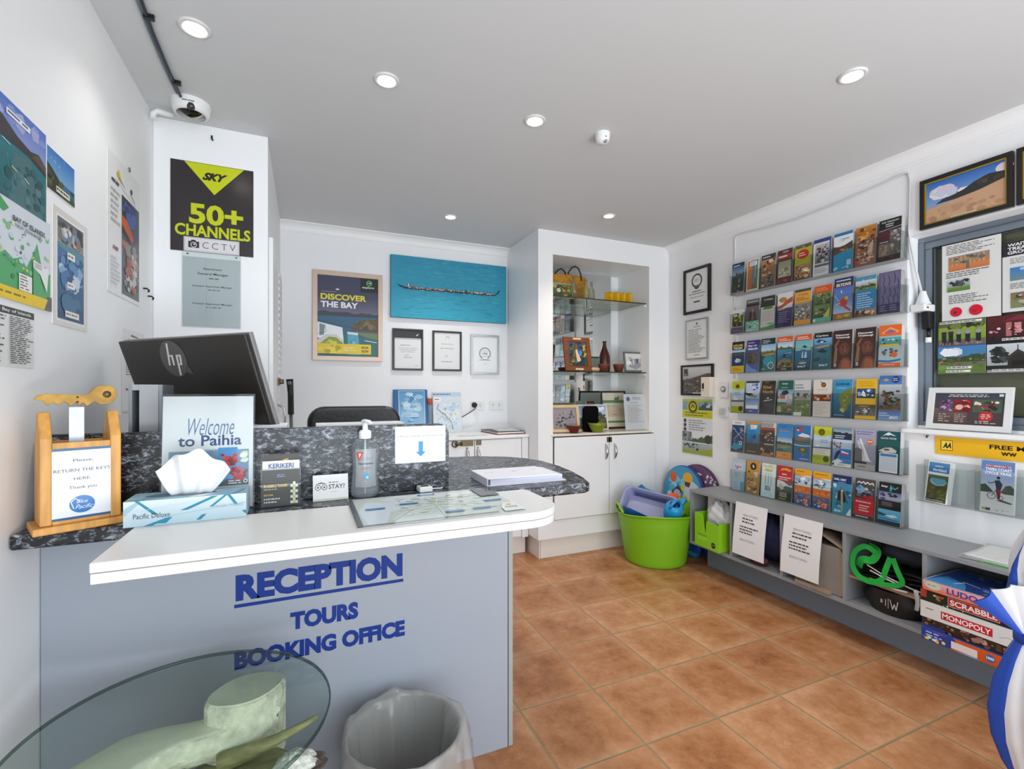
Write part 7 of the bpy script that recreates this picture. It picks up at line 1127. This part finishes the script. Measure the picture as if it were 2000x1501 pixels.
# ------------------------------------------------------------------ beach umbrella by the bench
um = thing('beach_umbrella', 'folded blue and white beach umbrella at the right picture edge', 'umbrella', (1.915, .645, 0), R(14))
ub = mat('umbrella_blue', '1846a8', .6); uw = mat('umbrella_white', 'd6d6d8', .6)
pf = [(.012, .05), (.045, .09), (.075, .15), (.096, .22), (.102, .30), (.090, .38), (.068, .45), (.046, .50), (.044, .515), (.052, .56), (.060, .62), (.064, .68), (.058, .72), (.046, .75), (.030, .785), (.016, .80)]
def um_s(a0, a1, m, k):
    def fn(u, v):
        j = v * (len(pf) - 1); i = min(int(j), len(pf) - 2); t = j - i
        r = pf[i][0] + (pf[i + 1][0] - pf[i][0]) * t; z = pf[i][1] + (pf[i + 1][1] - pf[i][1]) * t
        a = a0 + (a1 - a0) * u; r *= 1 + .12 * math.sin(PI * u) * (1 if k % 2 else -.5) + .03 * math.sin(14 * a + 9 * z) * math.sin(PI * u)
        if z > .64: z += .035 * math.sin(5 * a + 1)
        return (r * math.cos(a), r * math.sin(a), z)
    MB().grid(fn, 10, 60).build('canopy_panel', m, um)
for k in range(10): um_s(2 * PI * k / 10, 2 * PI * (k + 1) / 10, ub if k % 2 else uw, k)
# loose canopy edges fanning out above the tie, on both sides of the pole
def flap(az, e0, e1, l0, l1, m, front):
    ax, ay = math.cos(az), math.sin(az); px, py = -ay, ax
    for sgn in (1, -1):
        def fn(u, v):
            el = R(e0 + (e1 - e0) * u); L = (l0 + (l1 - l0) * u) * v
            d = .036 + L * math.cos(el); z = .512 + L * math.sin(el)
            o = sgn * .0015 + .016 * v * math.sin(PI * u) + .012 * v * front
            return (ax * d + px * o, ay * d + py * o, z)
        MB().grid(fn, 10, 10).build('canopy_flap', m, um)
for q in (0, 2):
    az = R(156.5 - 14) + q * PI / 2
    flap(az, 34, 52, .20, .185, ub, 1); flap(az, 52, 70, .185, .17, uw, 1); flap(az, 70, 84, .17, .16, uw, 1)
MB().lathe([(.040, .495), (.052, .498), (.052, .526), (.040, .53)], 30).build('tie_strap', ub, um)
MB().tube([(0, 0, 0), (0, 0, .95)], .0125, 12).build('pole', mat('purple_black_pole', '1c1424', .35), um)
MB().lathe([(.0005, 0), (.006, .0), (.014, .06), (.0126, .07)], 14).build('ground_spike', black_pl, um)

# ------------------------------------------------------------------ keepsakes in the display cabinet
Z1, Z2, Z0 = 1.9135, 1.3605, .8985
bk = thing('woven_basket', 'golden woven basket bag with dark looped handles, top glass shelf', 'basket', (1.90, 3.30, Z1))
def wv(r, z, a, j): return (r * (1 + .012 * math.sin(40 * a + (PI if j % 2 else 0))), z)
q = MB().lathe([(.0005, 0), (.155, .0)] + [(.158 + .012 * math.sin(i / 20 * 2), .205 * i / 20) for i in range(21)] + [(.155, .205), (.150, .02)], 60, wob=wv); q.v = [(x * 1.04, y * .42, z) for x, y, z in q.v]
q.build('basket_body', mat('golden_weave', 'b87f1c', .7, noise=.35, nscale=60, bump=.5), bk)
for yy, dx in ((-.06, .045), (.05, -.02)): MB().tube([(dx - .06, yy, .17), (dx - .056, yy, .225), (dx - .03, yy - .008, .262), (dx, yy - .01, .275), (dx + .03, yy - .006, .262), (dx + .056, yy, .22), (dx + .06, yy, .17)], .006, 8).build('handle', mat('dark_cord', '2c2018', .6), bk)
flat('photo_card', 'small colour photo card at the left end of the top glass shelf', 'photo', .17, .115, photo(0, 0, 1, 1, 'bush', 20) + [('b', .2, .2, .9, .9, 18, '5a3a3a d8d0b8 2a2420 b0b83a 7a4a3c', .12), ('s', 'dddacb', .02, [.01, .01, .99, .01, .99, .99, .01, .99, .01, .01])], (1.70, 3.145, Z1 + .001), 0, .003, rx=R(-10), seed=51)
bglass = clear_mat('old_bottle_glass', 'd9dcd0', .05, 1.5, .14, 'd8d8c8')
def bottle2(name, label, x, y, h, r, m, z=Z1, grp='old glass bottles on the top shelf'):
    o = MB().lathe([(.0005, 0), (r, 0), (r, h * .5), (r * .9, h * .58), (r * .42, h * .76), (r * .36, h * .97), (r * .46, h * .975), (r * .46, h), (r * .3, h)], 24)
    return tag(o.build(name, m, None, (x, y, z)), label, 'bottle', grp)
bottle2('glass_bottle', 'tall clear bottle before the left side of the golden basket', 1.885, 3.15, .175, .028, bglass)
bottle2('glass_bottle', 'shorter frosted bottle before the middle of the golden basket', 1.985, 3.14, .155, .027, clear_mat('frosted_bottle', 'd8cfa8', .2, 1.4, .4, 'd9cfa0'))
bottle2('glass_bottle', 'clear bottle just right of the golden basket', 2.10, 3.24, .17, .027, bglass)
tag(MB().grid(lambda u, v: (-.13 + .26 * u, .03 * math.sin(u * 26) + .01, .003 + .105 * v + .006 * u), 60, 6).build('pleated_ornament', mat('sunny_yellow', 'e8b818', .5), None, (2.385, 3.26, Z1), solid=.004), 'bright yellow pleated ornament at the right of the top glass shelf', 'ornament')
wood = mat('red_brown_wood', '7a4220', .45, noise=.2, nscale=10, stretch=(1, 1, 5))
fp_ = framed('framed_painting', 'brown wooden framed painting of a white bird leaning on the middle shelf', 'picture', .235, .262, .036, wood, [('r', 0, 0, 1, 1, '4a5a6a', '2c3a34'), ('b', 0, 0, 1, 1, 60, '3a2c2a 6a6a3c 2a3a50 b0a030 4f6f50 7a3c34 23292c', .12), ('p', 'd9c0ae', [.40, .68, .50, .70, .56, .50, .66, .26, .58, .14, .44, .2, .42, .45]), ('b', .55, .42, .78, .66, 8, '2a78c4 4a94dc', .1), ('b', .78, .1, 1, .9, 12, 'c9a82a d8b83a 8a7a2a', .08), ('p', '2c3448', [.4, .1, .6, .22, .7, .06, .5, .0])], (1.795, 3.13, Z2 + .003), 0, .016, rx=R(-10), seed=52)
MB().box(.085, -.0175, .243, .155, -.016, .256).build('name_plate', mat('plate_cream', 'e0c8a8', .4), fp_); MB().box(.085, -.0175, .006, .155, -.016, .018).build('lower_plate', mat('plate_cream'), fp_)
tag(MB().lathe([(.0005, 0), (.043, 0), (.044, .06), (.043, .125), (.034, .155), (.018, .195), (.013, .225), (.013, .236), (.016, .237), (.016, .246), (.010, .247)], 28).build('brown_bottle', mat('amber_bottle', '3f1709', .12, noise=.25, nscale=16), None, (2.19, 3.19, Z2)), 'brown glass bottle between two clay cups, middle shelf', 'bottle')
clay = mat('terracotta_cup', '66301d', .6)
for x, y, lab in ((2.135, 3.12, 'terracotta cup left of the brown bottle'), (2.275, 3.12, 'terracotta cup right of the brown bottle')):
    tag(MB().lathe([(.0005, 0), (.030, 0), (.042, .05), (.044, .062), (.040, .062), (.028, .008), (.0005, .006)], 28).build('clay_cup', clay, None, (x, y, Z2)), lab, 'cup', 'clay cups beside the brown bottle')
tag(MB().ell((0, 0, .018), (.045, .026, .018), 18, 8).build('seashell', mat('shell_beige', 'c9a888', .6, noise=.2, nscale=40), None, (2.06, 3.13, Z2)), 'beige seashell beside the wooden framed painting', 'shell')
framed('framed_photo', 'silver framed grey photograph at the right of the middle shelf', 'picture', .232, .165, .014, mat('pewter_frame', '7a7878', .35, .5), [('r', 0, 0, 1, 1, 'd4d4d4', 'b9babc'), ('b', 0, .05, 1, .8, 22, 'a8aab0 8a8c94 c9cace 6f7078 e0e0e0', .12), ('r', .3, .3, .55, .66, '8a8c94'), ('r', .36, .34, .42, .62, 'd4d6da'), ('r', .52, .28, .64, .7, '5a5a5e'), ('p', '8f9198', [.15, .2, .5, .05, .85, .35, .7, .5])], (2.345, 3.14, Z2 + .003), 0, .012, rx=R(-8), seed=53)
tag(MB().ell((0, 0, .03), (.022, .02, .03), 14, 8).build('green_ornament', mat('olive_glaze', '4a5a34', .4), None, (2.325, 3.24, Z2 + .08)), 'small olive green ornament peeping from behind the silver frame', 'ornament') if 0 else None
# niche floor
ow = mat('oak_frame', 'a8822c', .5, noise=.2, nscale=12)
framed('framed_photo', 'oak framed grey shell photograph, left end of the cabinet ledge', 'picture', .235, .205, .022, mat('pale_oak', 'd8b98a', .45), [('r', 0, 0, 1, 1, '9a9296', '8a8084'), ('b', .1, .1, .95, .9, 26, '4a464c 6a6268 b8b0b4 322e34 a8a0a8', .08)], (1.665, 3.12, Z0 + .004), R(-6), .02, rx=R(-10), seed=54)
framed('framed_photo', 'landscape photo of a mossy trunk behind the black block', 'picture', .305, .205, .012, mat('cream_frame', 'e0dccf', .5), [('r', 0, 0, 1, 1, '6a94c4', '5a6a3c'), ('r', 0, .5, 1, 1, '7fa4d4', 'c4d4e4'), ('b', .4, .7, 1, .98, 8, 'e8ecf2 d0dcec', .1), ('p', '4a4a34', [.6, .0, .62, .4, .7, .7, .82, .72, .95, .5, 1, .3, 1, 0]), ('b', .6, .02, 1, .66, 28, '5f6a34 3a3a24 6a5a3c 2a2c1c 7a7a48', .07), ('p', '8a9ab0', [.5, .3, .6, .5, .62, .1, .5, .1])], (1.905, 3.17, Z0 + .003), 0, .012, rx=R(-8), seed=55)
pb2 = thing('speaker_block', 'black rounded upright block on the ledge behind the green bowl', 'device', (1.955, 3.115, Z0))
MB().prism([(x + .065, z + .098) for x, z in rrect(.065, .098, .03)], 0, .03, 'y').build('block_body', mat('deep_black', '030303', .7, spec=.1), pb2, bevel=.003)
MB().box(.01, -.01, 0, .12, .04, .006).build('stand', mat('deep_black'), pb2)
tag(MB().lathe([(.0005, 0), (.028, 0), (.03, .008), (.052, .045), (.066, .056), (.062, .058), (.046, .046), (.022, .01), (.0005, .008)], 30).build('red_bowl', mat('red_bowl', '6a1c16', .4), None, (1.84, 3.075, Z0)), 'small dark red bowl at the front of the cabinet ledge', 'bowl')
tag(MB().lathe([(.0005, 0), (.036, 0), (.04, .008), (.062, .05), (.070, .072), (.066, .072), (.055, .046), (.03, .012), (.0005, .01)], 30).build('green_bowl', mat('olive_bowl', '7a8a1c', .35), None, (2.035, 3.065, Z0)), 'olive green bowl in front of the black block', 'bowl')
framed('framed_certificate', 'dark brown framed cream certificate behind the clear sign, cabinet ledge', 'certificate', .245, .31, .014, mat('dark_brown_frame', '2c1c14', .4), [('r', 0, 0, 1, 1, 'dcd4c0'), ('r', 0, .70, 1, .78, '6a8f60'), ('r', 0, .12, 1, .18, '6a8f60'), ('b', .5, .76, .9, .9, 6, '5a8a54', .08), ('l', .1, .56, .7, .64, 2, '9a8a78'), ('r', 0, .3, 1, .55, 'd8c0a8', 'd4bca4'), ('l', .4, .34, .8, .38, 1, '8a7a6a')], (2.21, 3.255, Z0 + .003), 0, .014, rx=R(-6), seed=56)
sgh = thing('sign_holder', 'clear holder with a white letter and blue round seal, right of the ledge', 'sign', (2.315, 3.085, Z0), 0, None, R(-6))
q = MB().box(.003, .002, .002, .215, .003, .29); art(q, .212, .288, [('r', 0, 0, 1, 1, 'e4e2e6'), ('e', .2, .86, .085, .085, '4a4f94'), ('o', .2, .86, .06, .012, 'c9cce4'), ('l', .4, .84, .9, .92, 2, '8a8a94'), ('l', .3, .74, .75, .77, 1, '8a7a80'), ('l', .14, .2, .86, .70, 11, 'bfb0b8')], 1, .003, .002, .002 - EPS)
q.build('letter', [mat('sheet_e8e8e6'), print_mat('print22', .22)], sgh); MB().box(0, 0, 0, .218, .001, .296).box(0, .005, 0, .218, .006, .296).build('clear_holder', acryl, sgh); MB().box(0, -.03, 0, .218, .03, .003).build('foot', acryl, sgh)
flat('photo_frame_back', 'narrow brown upright photo behind the certificate, cabinet ledge', 'photo', .075, .225, [('r', 0, 0, 1, 1, '2c1c14'), ('r', .1, .05, .9, .95, '8a5a38', '5a3a24'), ('p', 'c9a05a', [.5, .05, .9, .05, .9, .5])], (2.125, 3.33, Z0 + .003), 0, .012, rx=R(-6), seed=57)
tag(MB().tube([(2.17, 3.08, Z0 + .003), (2.2, 3.095, Z0 + .003), (2.24, 3.07, Z0 + .003), (2.27, 3.085, Z0 + .005), (2.3, 3.07, Z0 + .003)], .003, 6).build('thin_lead', mat('grey_cable')), 'thin grey lead lying on the cabinet ledge by the green bowl', 'cable')
